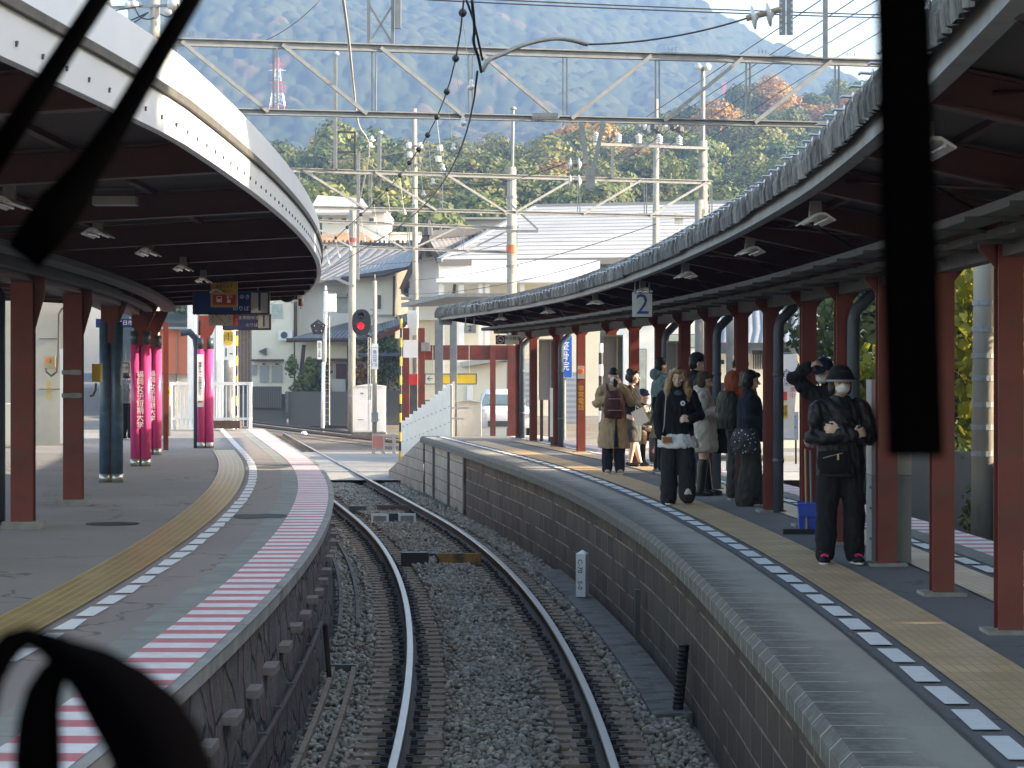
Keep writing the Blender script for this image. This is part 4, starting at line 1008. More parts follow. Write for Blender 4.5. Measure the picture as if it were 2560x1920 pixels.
def metal_roof():
    m, nt, bs = newmat('ribbed_metal_roof'); uv, u, v = uvxy(nt)
    k = mth(nt, 'LESS_THAN', mth(nt, 'FRACT', mth(nt, 'DIVIDE', v, 2.1)), .16)
    c = mixc(nt, ramp(nt, noise(nt, uv, .4, 4), .3, .7), (.27, .272, .272), (.34, .342, .34))
    c = mixc(nt, k, c, (.05, .053, .058))
    nt.links.new(c, bs.inputs['Base Color']); bs.inputs['Roughness'].default_value = .65
    bump(nt, bs, mth(nt, 'FRACT', mth(nt, 'DIVIDE', v, 2.1)), .6, .05); return m
m_metal = metal_roof()
def roof(name, mat, parent, e0, e1, r1, r0, th=.18):
    """e0,e1 eave corners; r0,r1 ridge corners; slab of thickness th with UV metres"""
    e0, e1, r0, r1 = V(e0), V(e1), V(r0), V(r1); b = MB(); dn = V((0, 0, -th))
    w = (e1 - e0).length; h = (r0 - e0).length
    b.face([e0, e1, r1, r0], [(0, 0), (w, 0), (w, h), (0, h)])
    b.face([e0 + dn, r0 + dn, r1 + dn, e1 + dn]); b.face([e0 + dn, e1 + dn, e1, e0]); b.face([e1 + dn, r1 + dn, r1, e1]); b.face([r0 + dn, e0 + dn, e0, r0]); b.face([r1 + dn, r0 + dn, r0, r1])
    return b.build(name, mat, parent)
def win(x0, x1, y0, y1, Y, parent, mat=None, frame=None, sill=True):
    b = MB(); fbox(b, x0, x1, y0, y1, Y - .06, .1); f = b.build('window', frame or m_white, parent)
    b = MB(); fbox(b, x0 + 1.5, x1 - 1.5, y0 + 1.5, y1 - 1.5, Y - .075, .1); b.build('pane', mat or m_glass, f)
    return f
ac_ = lambda x, y, Y, par: (MB().box(P(x, y, Y), (.8, .35, .6)).build('air_conditioner', m_white, par), MB().lathe([(.2, 0), (.2, .02)], P(x - 3, y, Y) + V((0, -.18, 0)), 16, Matrix.Rotation(R(90), 3, 'X')).build('fan_grille', m_dgrey, par))
hA = thing('house', 'white two storey house with brown pantile roof and grey shutters', 'house', gpt(690, 138, 0))
b = MB(); fbox(b, 629, 738, 690, 1050, 138, 8); b.build('wall', m_cream, hA)
b = MB(); fbox(b, 738.3, 886, 700, 858, 140.5, 7); b.build('wall', m_whitew, hA)
for x0, x1, y0, y1 in ((649, 671, 914, 956), (679, 705, 914, 956)):
    b = MB(); fbox(b, x0, x1, y0, y1, 137.9, .12); b.build('shutter', m_shut, hA)
b = MB(); fbox(b, 630, 641, 912, 938, 137.9, .12); b.build('shutter', m_shut, hA)
b = MB(); fbox(b, 628, 707, 898, 903, 137.3, .7); b.build('awning', m_brownw, hA)
for x0 in (654, 686): win(x0, x0 + 12, 907, 914, 138, hA)
b = MB(); q = P(657, 878, 137.8); b.prism([(-.25, 0, 0), (.2, 0, .2), (.2, 0, -.25)], q, q + V((0, .2, 0))); b.build('vent_hood', m_dgrey, hA)
win(677, 708, 758, 796, 138, hA, m_curt)
b = MB(); b.tube([P(738.5, 700, 137.7), P(738.5, 978, 137.7)], .10, 8); b.build('downpipe', m_brownw, hA)
win(840, 871, 742, 784, 140.5, hA, m_curt)
b = MB()
for k in range(12): b.box(P(826 + k * 4.2, 800, 139.6), (.05, .05, .55))
fbox(b, 824, 874, 784, 787, 139.6, .08); b.build('balcony_rail', m_white, hA)
b = MB(); fbox(b, 826, 868, 733, 742, 139.8, .7); b.build('awning', m_shut, hA)
roof('roof', m_tile, hA, P(640, 706, 137.0), P(895, 698, 139.5), P(1056, 612, 150), P(760, 610, 148))
b = MB()
for k in range(22): b.box(P(800 + k * 11.5, 608, 148.9), (.12, .3, .34))
b.bar(P(760, 612, 148), P(1056, 613, 150), .35, .28); b.build('ridge_tile', m_tiled, hA)
hB = thing('house', 'cream rendered house with blue grey tiled roof and one dark window', 'house', gpt(950, 136, 0))
b = MB(); b.hexa([P(886.5, 860, 136), P(987, 860, 136), V((P(1021, 860, 147).x, 147, P(0, 860, 147).z)), V((P(895, 860, 147).x, 147, P(0, 860, 147).z)),
                 P(886.5, 694, 136), P(987, 684, 136), P(1021, 670, 147), P(895, 684, 147)]); b.build('wall', m_cream, hB)
win(942, 954, 736, 774, 136, hB)
roof('roof', m_tileb, hB, P(852, 693, 134.8), P(1026, 665, 135.2), P(1050, 622, 147), P(985, 636, 147))
b = MB(); b.tube([P(855, 695, 134.6), P(960, 688, 134.6), P(1026, 667, 135)], .09, 8); b.build('gutter', m_brownw, hB)
hC = thing('house', 'low cream house with dark tiled roof and red brown shutters behind the garden wall', 'house', gpt(860, 133, 0))
b = MB(); fbox(b, 738, 1006, 846, 1050, 133, 6); b.build('wall', m_cream, hC)
roof('roof', m_tileb, hC, P(716, 848, 131.5), P(960, 846, 131.5), P(1000, 800, 138), P(868, 806, 138))
roof('roof', m_tileb, hC, P(930, 836, 131), P(1030, 800, 133), P(1022, 782, 138), P(925, 806, 138))
b = MB(); b.tube([P(716, 849, 131.4), P(960, 848, 131.4)], .09, 8); b.build('gutter', m_brownw, hC)
b = MB(); b.bar(P(945, 843, 130.8), P(1012, 812, 131.4), .12, .22); b.build('red_bargeboard', m_red, hC)
for x0, x1 in ((780, 805), (840, 866), (884, 905)):
    b = MB(); fbox(b, x0, x1, 910, 946, 132.9, .1); b.build('shutter', m_rshut, hC)
b = MB(); fbox(b, 766, 915, 896, 902, 132.2, .8); b.build('awning', m_brownw, hC)
b = MB(); fbox(b, 812, 864, 948, 986, 131.5, .9); b.build('store_box', m_greyw, hC)
b = MB(); b.bar(P(760, 862, 132.4), P(748, 980, 132.4), .2, .2); b.build('prop_post', m_brownw, hC)
roof('porch_roof', m_tileb, hC, P(900, 886, 130.2), P(1006, 884, 130.2), P(1006, 876, 132.9), P(902, 878, 132.9), .12)
hD = thing('house', 'white gabled house with dark curved tile roof and brown bargeboards', 'house', gpt(1060, 128, 0))
b = MB(); b.prism([P(1022, 800, 128) , P(1096, 800, 128), P(1096, 652, 128), P(1066, 596, 128), P(1022, 690, 128)], (0, 0, 0), (0, 8, 0)); b.build('wall', m_whitew, hD)
b = MB(); b.prism([P(1020, 1000, 128.6), P(1096, 1000, 128.6), P(1096, 800, 128.6), P(1020, 800, 128.6)], (0, 0, 0), (0, 8, 0)); b.build('wall', m_cream, hD)
roof('roof', m_tiled, hD, V((P(1002, 724, 127).x, 127, P(0, 724, 127).z)), V((P(1062, 592, 127).x, 127, P(0, 592, 127).z)), V((P(1062, 592, 127).x, 137, P(0, 592, 127).z)), V((P(1002, 724, 127).x, 137, P(0, 724, 127).z)))
b = MB(); b.bar(P(1004, 724, 126.9), P(1063, 592, 126.9), .25, .4, (1, 0, 1)); b.bar(P(1063, 592, 126.9), P(1098, 655, 126.9), .25, .35, (-1, 0, 1)); b.build('bargeboard', m_brownw, hD)
for q in ((1046, 640), (1031, 672), (1016, 712), (1072, 632)):
    b = MB(); b.box(P(*q, 127.4), (.32, .6, .35)); b.build('purlin_end', m_brownw, hD)
roof('roof', m_tiled, hD, P(1100, 655, 127.5), P(1210, 612, 131), P(1195, 578, 137), P(1066, 590, 127.2))
b = MB(); b.bar(P(1064, 588, 127), P(1196, 576, 137), .4, .45); 
for k in range(9): b.box(P(1082 + k * 13, 579 - k * .6, 128 + k), (.14, .25, .4))
b.lathe([(.3, 0), (.25, .4), (.1, .8)], P(1070, 588, 127), 8); b.build('ridge_tile', m_tiled, hD)
b = MB(); fbox(b, 1002, 1096, 742, 748, 126.6, 1.2); b.build('awning', m_greyw, hD)
wh = thing('warehouse', 'long white warehouse with a huge ribbed metal roof and white posts', 'warehouse', gpt(1250, 120, 0))
roof('roof', m_metal, wh, P(1098, 650, 119), P(2000, 640, 126), P(2000, 505, 150), P(1338, 517, 150), .3)
b = MB(); b.bar(P(1336, 517, 150), P(2000, 504, 150), .5, .3); b.bar(P(1336, 518, 149.9), P(1098, 650, 118.9), .25, .2); b.build('ridge_cap', m_steel, wh)
b = MB(); fbox(b, 1097, 1500, 650, 694, 119.6, .5); b.build('wall', m_whitew, wh)
b = MB(); fbox(b, 1090, 1500, 694, 706, 118.6, 1.6); b.build('eave_band', m_white, wh)
for x0, x1 in ((1097, 1110), (1146, 1160), (1196, 1207), (1213, 1224), (1300, 1312)):
    b = MB(); fbox(b, x0, x1, 706, 1000, 119, .4); b.build('post', m_white, wh)
b = MB(); fbox(b, 1100, 1500, 706, 1040, 124, .4); b.build('back_wall', m_cream, wh)
b = MB(); b.tube([P(1137, 710, 123.8), P(1135, 730, 123.8), P(1128, 745, 123.8)], .08, 8); b.build('downpipe', m_brownw, wh)
far = [('flat grey building far behind the tiled roofs', [(1016, 1268, 548, 640, 190, m_greyw)], None),
       ('distant building with pale sloping roof above the pantiles', [(805, 962, 530, 620, 170, m_whitew)], ((790, 500), (900, 505))),
       ('low white roofed building beside the old concrete pole', [(905, 1060, 585, 640, 175, m_white)], None)]
for lb, bl, rf in far:
    t = thing('building', lb, 'building', gpt(bl[0][0], bl[0][4], 3))
    for x0, x1, y0, y1, Y, m in bl:
        b = MB(); fbox(b, x0, x1, y0, y1 + 120, Y, 10); b.build('wall', m, t)
        b = MB(); fbox(b, x0 - 4, x1 + 4, y0 - 5, y0, Y - .6, 11); b.build('roof_slab', m_greyw, t)
        for k in range(4):
            xx = x0 + 14 + k * (x1 - x0 - 20) / 4; win(xx, xx + 14, y0 + 14, y0 + 30, Y, t)
    if rf:
        roof('roof', m_greyw, t, P(770, 532, 168), P(930, 530, 168), P(905, 496, 176), P(795, 488, 176))
hO = thing('house', 'distant house with an orange tiled roof peeping over the pantiles', 'house', gpt(880, 160, 2))
roof('roof', M('orange_roof', (.42, .19, .07), .7), hO, P(800, 606, 158), P(940, 604, 158), P(900, 578, 164), P(780, 590, 164))
b = MB(); fbox(b, 815, 930, 596, 640, 160, 4); b.build('wall', m_cream, hO)
# garden walls
ac_(922, 846, 132.6, hC); ac_(714, 838, 137.6, hA)
b = MB(); b.tube([P(870, 862, 132.6), P(870, 985, 132.6)], .05, 8); b.build('downpipe', m_brownw, hC)
b = MB(); b.tube([P(985, 690, 135.6), P(984, 790, 135.6)], .06, 8); b.build('downpipe', m_brownw, hB)
b = MB(); fbox(b, 890, 984, 786, 789, 135.8, .3); b.build('wall_trim', m_greyw, hB)
gw = thing('garden_wall', 'grey stained concrete block wall running behind the second track', 'wall', gpt(800, 130, 0))
m_gwall = block_wall_mat('grey_garden_wall', (.15, .145, .135), (.19, .18, .165), (.11, .105, .10), 1.6, .55, (.06, .06, .055), .8, .25)
b = MB()
for x0, x1, yt in ((600, 716, 985), (721, 872, 979), (872, 965, 982), (965, 1012, 976)):
    a, c = P(x0, 1046, 130), P(x1, yt, 130); b.box(((a.x + c.x) / 2, 130.1, c.z / 2 - .2), (c.x - a.x, .2, c.z + .4))
b.build('panel', m_gwall, gw)
b = MB(); fbox(b, 713.5, 721, 979, 1046, 129.8, .3); b.build('pier', m_concd, gw)
b = MB(); fbox(b, 630, 704, 966, 1020, 129.7, .12); b.build('slat_screen', bands_mat('dark_slats', (.03, .03, .032), (.07, .068, .065), .12, 0), gw)
# ------------------------------------------------------------------ right hand far side: gateway, garage, car, panels
gate = thing('red_gateway', 'red steel gateway frame at the end of the island platform', 'gateway', gpt(1180, 58, PZ))
b = MB(); fbox(b, 1045, 1289, 863, 900, 66.0, .22); b.build('beam', m_red, gate)
for x0, x1, Y in ((1045, 1062, 65.9), (1225, 1239, 65.9), (1269, 1289, 65.9), (1007, 1023, 69)):
    b = MB(); fbox(b, x0, x1, 820 if x0 < 1100 else 864, 1150, Y, .2); b.build('post', m_red, gate)
b = MB(); b.hexa([P(1003, 768, 68), P(1120, 742, 64), P(1270, 742, 64), P(1280, 760, 72), P(1003, 758, 68), P(1120, 733, 64), P(1270, 733, 64), P(1280, 752, 72)]); b.build('roof', m_gsteel, gate)
b = MB(); fbox(b, 1008, 1045, 850, 894, 67.5, .12); b.build('sign_panel', m_white, gate)
b = MB(); fbox(b, 1018, 1042, 776, 838, 69.4, .3); b.build('white_box', m_white, gate)
b = MB(); fbox(b, 1053, 1075, 856, 878, 65.6, .2); b.build('junction_box', m_gsteel, gate)
b = MB(); fbox(b, 1022, 1044, 935, 962, 67.6, .1); b.build('red_notice', m_redtxt, gate)
b = MB(); fbox(b, 1024, 1043, 962, 1150, 68, .3); b.build('machine', m_dgrey, gate)
for x0, x1 in ((1087, 1107), (1124.5, 1142)):
    b = MB(); fbox(b, x0, x1, 800, 1100, 57.4, .16); o = b.build('column', M('blue_grey_steel', (.14, .16, .18), .45), gate); 
b = MB(); fbox(b, 1098, 1130, 790, 812, 53.8, .14); b.build('gutter_box', m_gsteel, gate)
rf_ = thing('ramp_fence', 'pale slatted fence panels stepping down the platform end ramp', 'fence', P(1127, 1093, 55.6))
m_beige = M('pale_beige_panel', (.85, .80, .72), .6, var=.05)
fa, fc = P(1128, 1092, 55.6), P(1003, 1142, 58.9); n = 12
for i in range(n):
    p, q = fa.lerp(fc, i / n), fa.lerp(fc, (i + 1) / n); ht = 1.22 - .42 * i / n; dq = (q - p); dq.z = 0
    b = MB(); b.prism([V((0, 0, 0)), V((dq.x * .99, dq.y * .99, q.z - p.z)), V((dq.x * .99, dq.y * .99, ht)), V((0, 0, ht))], p, p + V((.04, .05, 0))); b.build('panel', m_beige, rf_)
    b = MB(); b.box((p.x + .05, p.y + .06, p.z + ht / 2 + .03), (.05, .05, ht + .06)); b.build('post', m_beige, rf_)
b = MB()
for i in range(n):
    for z in (.35, .72):
        p = fa.lerp(fc, (i + .4) / n); b.box((p.x - .01, p.y - .02, p.z + z), (.03, .03, .012))
b.build('bolt', m_dgrey, rf_)
b = MB(); b.bar(P(1128, 962, 55.5), P(1128, 1093, 55.5), .05, .06); b.bar(P(1128, 1020, 55.4), P(1172, 1020, 55.4), .03, .04); b.bar(P(1128, 1046, 55.4), P(1160, 1047, 55.4), .03, .04); b.build('handrail', m_chrome, rf_)
cb = thing('grey_cabinet', 'tall light grey metal cabinet beside the ramp fence', 'cabinet', gpt(1172, 57, PZ))
b = MB(); fbox(b, 1143, 1203, 1005, 1100, 57, .6); b.build('body', M('light_grey_cabinet', (.34, .36, .38), .5, var=.05), cb)
b = MB(); a = P(1143, 1005, 56.9); c = P(1203, 1005, 56.9); b.prism([a, c, (a + c) / 2 + V((0, 0, .04))], (0, 0, 0), (0, .75, 0)); b.build('lid', m_gsteel, cb)
gar = thing('garage', 'cream garage building with a grey roof edge and roller shutter', 'garage', gpt(1220, 84, .4))
b = MB(); fbox(b, 1132, 1330, 905, 1110, 86, 6); b.build('wall', m_cream, gar)
b = MB(); b.hexa([P(1150, 918, 85.4), P(1262, 900, 85.4), P(1340, 912, 92), P(1240, 925, 92), P(1150, 905, 85.4), P(1262, 888, 85.4), P(1340, 900, 92), P(1240, 912, 92)]); b.build('roof', m_greyw, gar)
b = MB(); fbox(b, 1312, 1340, 930, 1032, 80, .2); fbox(b, 1400, 1442, 930, 1060, 80, .2); b.build('roller_shutter', bands_mat('shutter_slats', (.36, .38, .40), (.26, .28, .30), .18, 2), gar)
b = MB(); fbox(b, 1168, 1182, 965, 1075, 85.9, .1); b.build('door', m_whitew, gar)
# parked white car
car = thing('parked_car', 'white car parked behind the red gateway posts', 'car', gpt(1250, 70, .3))
m_carw = M('white_car_paint', (.72, .73, .75), .2, var=.02); m_carg = M('car_glass', (.10, .16, .19), .08, var=.1)
cz = P(0, 1098, 70).z; cxm = P(1258, 0, 70).x
def ring(prof, y0, y1, shrink=0): return prof
pf = [(-.84, .32), (-.88, .55), (-.84, .86), (-.70, .95), (-.62, 1.30), (-.50, 1.44), (.50, 1.44), (.62, 1.30), (.70, .95), (.84, .86), (.88, .55), (.84, .32)]
secs = [(0, .70, .62), (.12, .88, .62), (.9, 1.0, .66), (1.35, 1.0, .98), (1.9, 1.0, 1.0), (3.0, 1.0, 1.0), (3.6, .96, .96), (4.1, .90, .66)]
b = MB(); base = 0
for (dy, sw, sh) in secs:
    for (x, z) in pf:
        zz = z if z < .9 else .9 + (z - .9) * max(0, (sh - .62) / .38); b.v.append((cxm + x * sw, 70 + dy, cz + zz))
k = len(pf)
for i in range(len(secs) - 1):
    for j in range(k): b.addf([i * k + j, (i + 1) * k + j, (i + 1) * k + (j + 1) % k, i * k + (j + 1) % k])
b.addf(range(k)); b.addf([(len(secs) - 1) * k + j for j in range(k)][::-1]); b.build('body', m_carw, car, True)
b = MB(); b.face([(cxm - .66, 70.88, cz + 1.0), (cxm + .66, 70.88, cz + 1.0), (cxm + .50, 71.36, cz + 1.40), (cxm - .50, 71.36, cz + 1.40)]); b.build('windscreen', m_carg, car)
for s in (-1, 1):
    b = MB(); b.face([(cxm + s * .72, 71.2, cz + .97), (cxm + s * .72, 73.3, cz + .97), (cxm + s * .64, 73.0, cz + 1.33), (cxm + s * .64, 71.5, cz + 1.33)]); b.build('side_window', m_carg, car)
    b = MB(); b.box((cxm + s * .62, 70.03, cz + .68), (.3, .1, .14)); b.build('headlight', m_porc, car)
    b = MB(); b.box((cxm + s * .98, 71.2, cz + 1.0), (.16, .1, .14)); b.build('mirror', m_carw, car)
    for dy in (.75, 3.3):
        b = MB(); b.lathe([(.30, -.09), (.32, 0), (.30, .09)], (cxm + s * .78, 70 + dy, cz + .30), 18, Matrix.Rotation(R(90), 3, 'Y')); w_ = b.build('wheel', m_black, car)
        b = MB(); b.lathe([(.19, -.1), (.19, .1)], (cxm + s * .78, 70 + dy, cz + .30), 14, Matrix.Rotation(R(90), 3, 'Y')); b.build('rim', m_chrome, w_)
b = MB(); b.box((cxm, 69.98, cz + .45), (.9, .06, .16)); b.build('grille', m_dgrey, car)
# houses seen between the island columns
hR = thing('house', 'bright white building with tall windows behind the island platform', 'house', gpt(1600, 84, 0))
b = MB(); fbox(b, 1560, 1790, 760, 1120, 84, 6); b.build('wall', m_whitew, hR)
for x0, x1, y0, y1 in ((1596, 1616, 872, 985), (1840, 1672, 835, 870)): win(x0, x1, y0, y1, 84, hR, m_curt, m_dgrey)
b = MB(); fbox(b, 1540, 1800, 740, 760, 83, 8); b.build('eave', m_greyw, hR)
hR2 = thing('house', 'house with grey slate roof and orange eave line behind the right columns', 'house', gpt(1900, 70, 0))
b = MB(); fbox(b, 1790, 2050, 884, 1120, 70, 5); b.build('wall', m_cream, hR2)
b = MB(); fbox(b, 1786, 2050, 857, 866, 69, .8); b.build('orange_eave', M('orange_eave', (.60, .20, .08), .6), hR2)
roof('roof', m_tileb, hR2, P(1780, 856, 68.8), P(2056, 858, 68.8), P(2056, 776, 76), P(1786, 770, 76), .15)
b = MB()
for k in range(14): b.box(P(1884 + k * 5.5, 900, 69.9), (.03, .05, .52))
fbox(b, 1880, 1965, 876, 886, 69.9, .1); b.build('window_bars', m_dgrey, hR2)
for x0, x1, y0, y1 in ((1790, 1812, 898, 912), (1790, 1812, 955, 985)): win(x0, x1, y0, y1, 70, hR2, m_glass)
for px, w, lb in ((1748, 22, 'thick grey concrete pole seen between the island columns behind the dark cap'), (1827, 24, 'pale square pier between the island columns')):
    t = pole('concrete_pole', lb, gpt(px, 50, -.5), P(px, 500, 50), w / 2 * 50 / F, w / 2 * 50 / F, m_conc, 'pole')
lw = thing('low_wall', 'low grey block wall beyond the island platform on the right', 'wall', (8, 40, 0))
b = MB(); b.bar((6.6, 52, .35), (8.6, 24, .35), .2, 1.9); b.build('blocks', block_wall_mat('low_block_wall', (.16, .15, .14), (.2, .19, .175), (.09, .085, .08), .4, .2, (.07, .07, .065), .5, .3), lw)
# left side: station building wall, fence, steel sheds
st = thing('station_building', 'cream station building wall behind the left columns with steel door frame', 'building', gpt(60, 50, PZ))
b = MB(); fbox(b, -600, 182, 560, 1112, 50, .6); w0 = b.build('wall', M('pale_cream_panel', (.46, .43, .37), .7, var=.05), st)
for yy in (846, 972):
    b = MB(); fbox(b, 98, 150, yy, yy + 1.6, 49.985, .02); b.build('panel_joint', m_dgrey, st)
b = MB(); fbox(b, 150, 178, 872, 1108, 49.6, .3); b.build('door_frame', m_whitef, st)
b = MB(); fbox(b, 162, 186, 770, 870, 49.6, .3); b.build('dark_panel', m_dgrey, st)
b = MB(); fbox(b, -600, 200, 742, 752, 49.2, .3); b.build('beam', m_bluegrey, st)
b = MB(); fbox(b, 0, 40, 1010, 1112, 48, .8); b.build('counter', m_cream, st)
b = MB(); b.tube([P(164, 768, 49.4), P(155, 772, 49.4), P(148, 785, 49.4), P(146, 900, 49.4), P(142, 930, 49.4), P(128, 940, 49.4), P(117, 930, 49.4), P(115, 920, 49.4)], .025, 8); b.build('conduit', m_dgrey, st, True)
b = MB(); fbox(b, 110, 135, 890, 918, 49.8, .15); eb = b.build('alarm_box', M('alarm_box_orange', (.50, .38, .20), .5), st)
b = MB(); b.lathe([(.05, 0), (.05, .05)], P(121, 901, 49.75), 16, Matrix.Rotation(R(90), 3, 'X')); b.build('alarm_button', M('alarm_orange', (.75, .16, .04), .4), eb)
m_ytxt = M('yellow_lettering', (.62, .42, .03), .5)
text('非\n常\n鈴', .145, m_ytxt, st, face_cam(P(121, 977, 49.96)))
pf_ = thing('platform_fence', 'white barred fence across the end of the striped platform', 'fence', P(560, 1073, 62))
b = MB(); 
for k in range(19): b.box(P(428 + k * 10.6, 1015, 62), (.03, .03, 1.05))
b.build('bar', m_white, pf_)
b = MB(); fbox(b, 424, 630, 955, 963, 61.95, .07); fbox(b, 424, 630, 1044, 1050, 61.95, .06); fbox(b, 622, 629, 955, 1074, 61.9, .1); fbox(b, 424, 430, 955, 1074, 61.9, .1); fbox(b, 520, 526, 955, 1074, 61.9, .1); b.build('frame', m_white, pf_)
b = MB(); fbox(b, 484, 600, 1052, 1071, 61.2, .4); tag(b.build('timber_block', m_brownw), 'dark timber block lying before the white platform end fence', 'timber')
gp = thing('fence_gate_post', 'wooden post with a small yellow sign beside the pink columns', 'post', gpt(412, 52, PZ))
b = MB(); fbox(b, 402, 424, 958, 1090, 52, .2); b.build('post', M('pale_brown_post', (.33, .25, .20), .8), gp)
b = MB(); fbox(b, 411, 425, 969, 988, 51.9, .03); b.build('yellow_sign', M('yellow_sign', (.75, .52, .03), .5), gp)
b = MB(); q = P(417, 979, 51.88); b.prism([(-.03, 0, -.05), (.04, 0, .05), (.045, 0, -.05)], q, q + V((0, -.004, 0))); b.build('sign_mark', m_blacktxt, gp)
sh = [('orange red building lit by sun beyond the pink columns', 'building', [(345, 468, 823, 935, 92, M('orange_building', (.72, .20, .10), .7, var=.05))]),
      ('white low building under the orange one', 'building', [(300, 480, 935.5, 1090, 95, m_whitew)]),
      ('white building behind the rain sign', 'building', [(468, 556, 640, 1090, 88, m_whitew)]),
      ('brown timber house front with lattice behind the yellow pole', 'house', [(596, 629, 822, 960, 140, M('brown_lattice_house', (.30, .16, .10), .8)), (596, 629, 960, 1046, 139.5, m_brownw)])]
for lb, ct, bl in sh:
    t = thing(ct, lb, ct, gpt(bl[0][0], bl[0][4], 0))
    for i, (x0, x1, y0, y1, Y, m) in enumerate(bl):
        b = MB(); fbox(b, x0, x1, y0, y1 + (60 if i == 0 and 'orange red' not in lb else 0), Y + .05 * i, 5); b.build('wall', m, t)
    x0, x1, y0, y1, Y, m = bl[0]
    b = MB(); fbox(b, x0 - 3, x1 + 3, y0 - 6, y0, Y - .4, 6); b.build('roof_slab', m_greyw, t)
    b = MB()
    for k in range(4): fbox(b, x0 + 5 + k * (x1 - x0) / 4, x0 + 6.5 + k * (x1 - x0) / 4, y0, y1, Y - .05, .1)
    b.build('cladding_joint', m_shut, t)
pl2 = thing('steel_column', 'white steel column beyond the pink columns', 'column', gpt(478, 70, 0))
b = MB(); fbox(b, 470, 488, 700, 1090, 70, .2); b.build('shaft', m_white, pl2)
# ------------------------------------------------------------------ vegetation
def leafmat(name, hue=1.0):
    m, nt, bs = newmat(name); at = nd(nt, 'ShaderNodeVertexColor', layer_name='Col')
    oi = nt.nodes.new('ShaderNodeObjectInfo')
    hs = nt.nodes.new('ShaderNodeHueSaturation'); nt.links.new(at.outputs[0], hs.inputs['Color'])
    nt.links.new(mth(nt, 'ADD', .492, mth(nt, 'MULTIPLY', oi.outputs['Random'], .02)), hs.inputs['Hue'])
    nt.links.new(mth(nt, 'ADD', .8, mth(nt, 'MULTIPLY', oi.outputs['Random'], .45)), hs.inputs['Value'])
    bs.inputs['Roughness'].default_value = .6; bs.inputs['Specular IOR Level'].default_value = .25
    nt.links.new(hs.outputs[0], bs.inputs['Base Color'])
    tr = nt.nodes.new('ShaderNodeBsdfTranslucent'); nt.links.new(hs.outputs[0], tr.inputs['Color'])
    mx = nt.nodes.new('ShaderNodeMixShader'); mx.inputs[0].default_value = .28
    out = nt.nodes['Material Output']
    nt.links.new(bs.outputs[0], mx.inputs[1]); nt.links.new(tr.outputs[0], mx.inputs[2]); nt.links.new(mx.outputs[0], out.inputs['Surface'])
    return m
m_leaf = leafmat('leaf')
m_bark = M('bark', (.09, .065, .045), .9, var=.3, vs=6, bmp=.4)
def leaf_mesh(name, lumps, n, size, cols, seed, shell=.55, long=1.5, jit=.55):
    """leaf-sized faces spread through a set of lumps (centre, radii)"""
    r = np.random.RandomState(seed); L = len(lumps)
    wts = np.array([l[1][0] * l[1][1] * l[1][2] for l in lumps]) ** (2 / 3); wts /= wts.sum()
    k = r.choice(L, n, p=wts); C = np.array([l[0] for l in lumps])[k]; Rd = np.array([l[1] for l in lumps])[k]
    d = r.normal(size=(n, 3)); d /= np.linalg.norm(d, axis=1)[:, None]
    rad = (shell + (1 - shell) * r.rand(n) ** .5) * r.uniform(.88, 1.12, n)
    p = C + d * Rd * rad[:, None]
    nr = d + r.normal(0, jit, (n, 3)); nr /= np.linalg.norm(nr, axis=1)[:, None]
    t = np.cross(nr, r.normal(size=(n, 3))); t /= np.linalg.norm(t, axis=1)[:, None]; b = np.cross(nr, t)
    s = size * r.uniform(.6, 1.4, (n, 1))
    q = np.stack([p - t * s * long * .5, p - b * s * .5, p + t * s * long * .5, p + b * s * .5], 1)
    me = fast_mesh(name, q.reshape(-1, 3), np.arange(n * 4).reshape(n, 4))
    cc = np.array(cols)[r.randint(0, len(cols), L)][k] * r.uniform(.7, 1.35, (n, 1))
    set_col(me, np.repeat(cc, 4, 0)); return me
GREENS = [(.115, .145, .040), (.135, .160, .045), (.090, .120, .042), (.165, .170, .048), (.115, .130, .045)]
OLIVE = [(.155, .165, .050), (.13, .15, .045), (.175, .17, .055)]
AUT = [(.30, .145, .050), (.25, .13, .05), (.33, .18, .06), (.21, .15, .06)]
DARK = [(.050, .080, .036), (.060, .090, .040), (.040, .066, .034)]
def dome_lumps(r, h, n, seed):
    q = random.Random(seed); out = []
    for i in range(n):
        a = q.uniform(0, 6.283); f = q.uniform(0, .75); z = q.uniform(.42, .86) * h * (1 - .25 * f)
        rr = r * q.uniform(.34, .52); out.append(((r * f * math.cos(a), r * f * math.sin(a), z), (rr, rr, rr * q.uniform(.7, .95))))
    out.append(((0, 0, h * .6), (r * .6, r * .6, h * .28))); return out
def tree_proto(name, label, h, r, n, size, cols, seed, lumps=None, cat='tree', group=None, shell=.55, jit=.55):
    t = thing(name, label, cat, group=group)
    q = random.Random(seed); b = MB(); tr = h * .018 + .05
    b.tube([(0, 0, -.3), (q.uniform(-.1, .1), q.uniform(-.1, .1), h * .3), (q.uniform(-.2, .2), q.uniform(-.2, .2), h * .62), (0, 0, h * .85)], [tr, tr * .8, tr * .5, tr * .15], 7)
    for k in range(5):
        a = q.uniform(0, 6.28); z = h * q.uniform(.3, .6); b.tube([(0, 0, z), (r * .3 * math.cos(a), r * .3 * math.sin(a), z + h * .1), (r * .62 * math.cos(a), r * .62 * math.sin(a), z + h * .22)], [tr * .5, tr * .35, tr * .12], 5)
    b.build('trunk', m_bark, t, True, local=True)
    link(leaf_mesh('crown', lumps or dome_lumps(r, h, 11, seed), n, size, cols, seed, shell, 1.5, jit), 'crown', m_leaf, t, True)
    return t
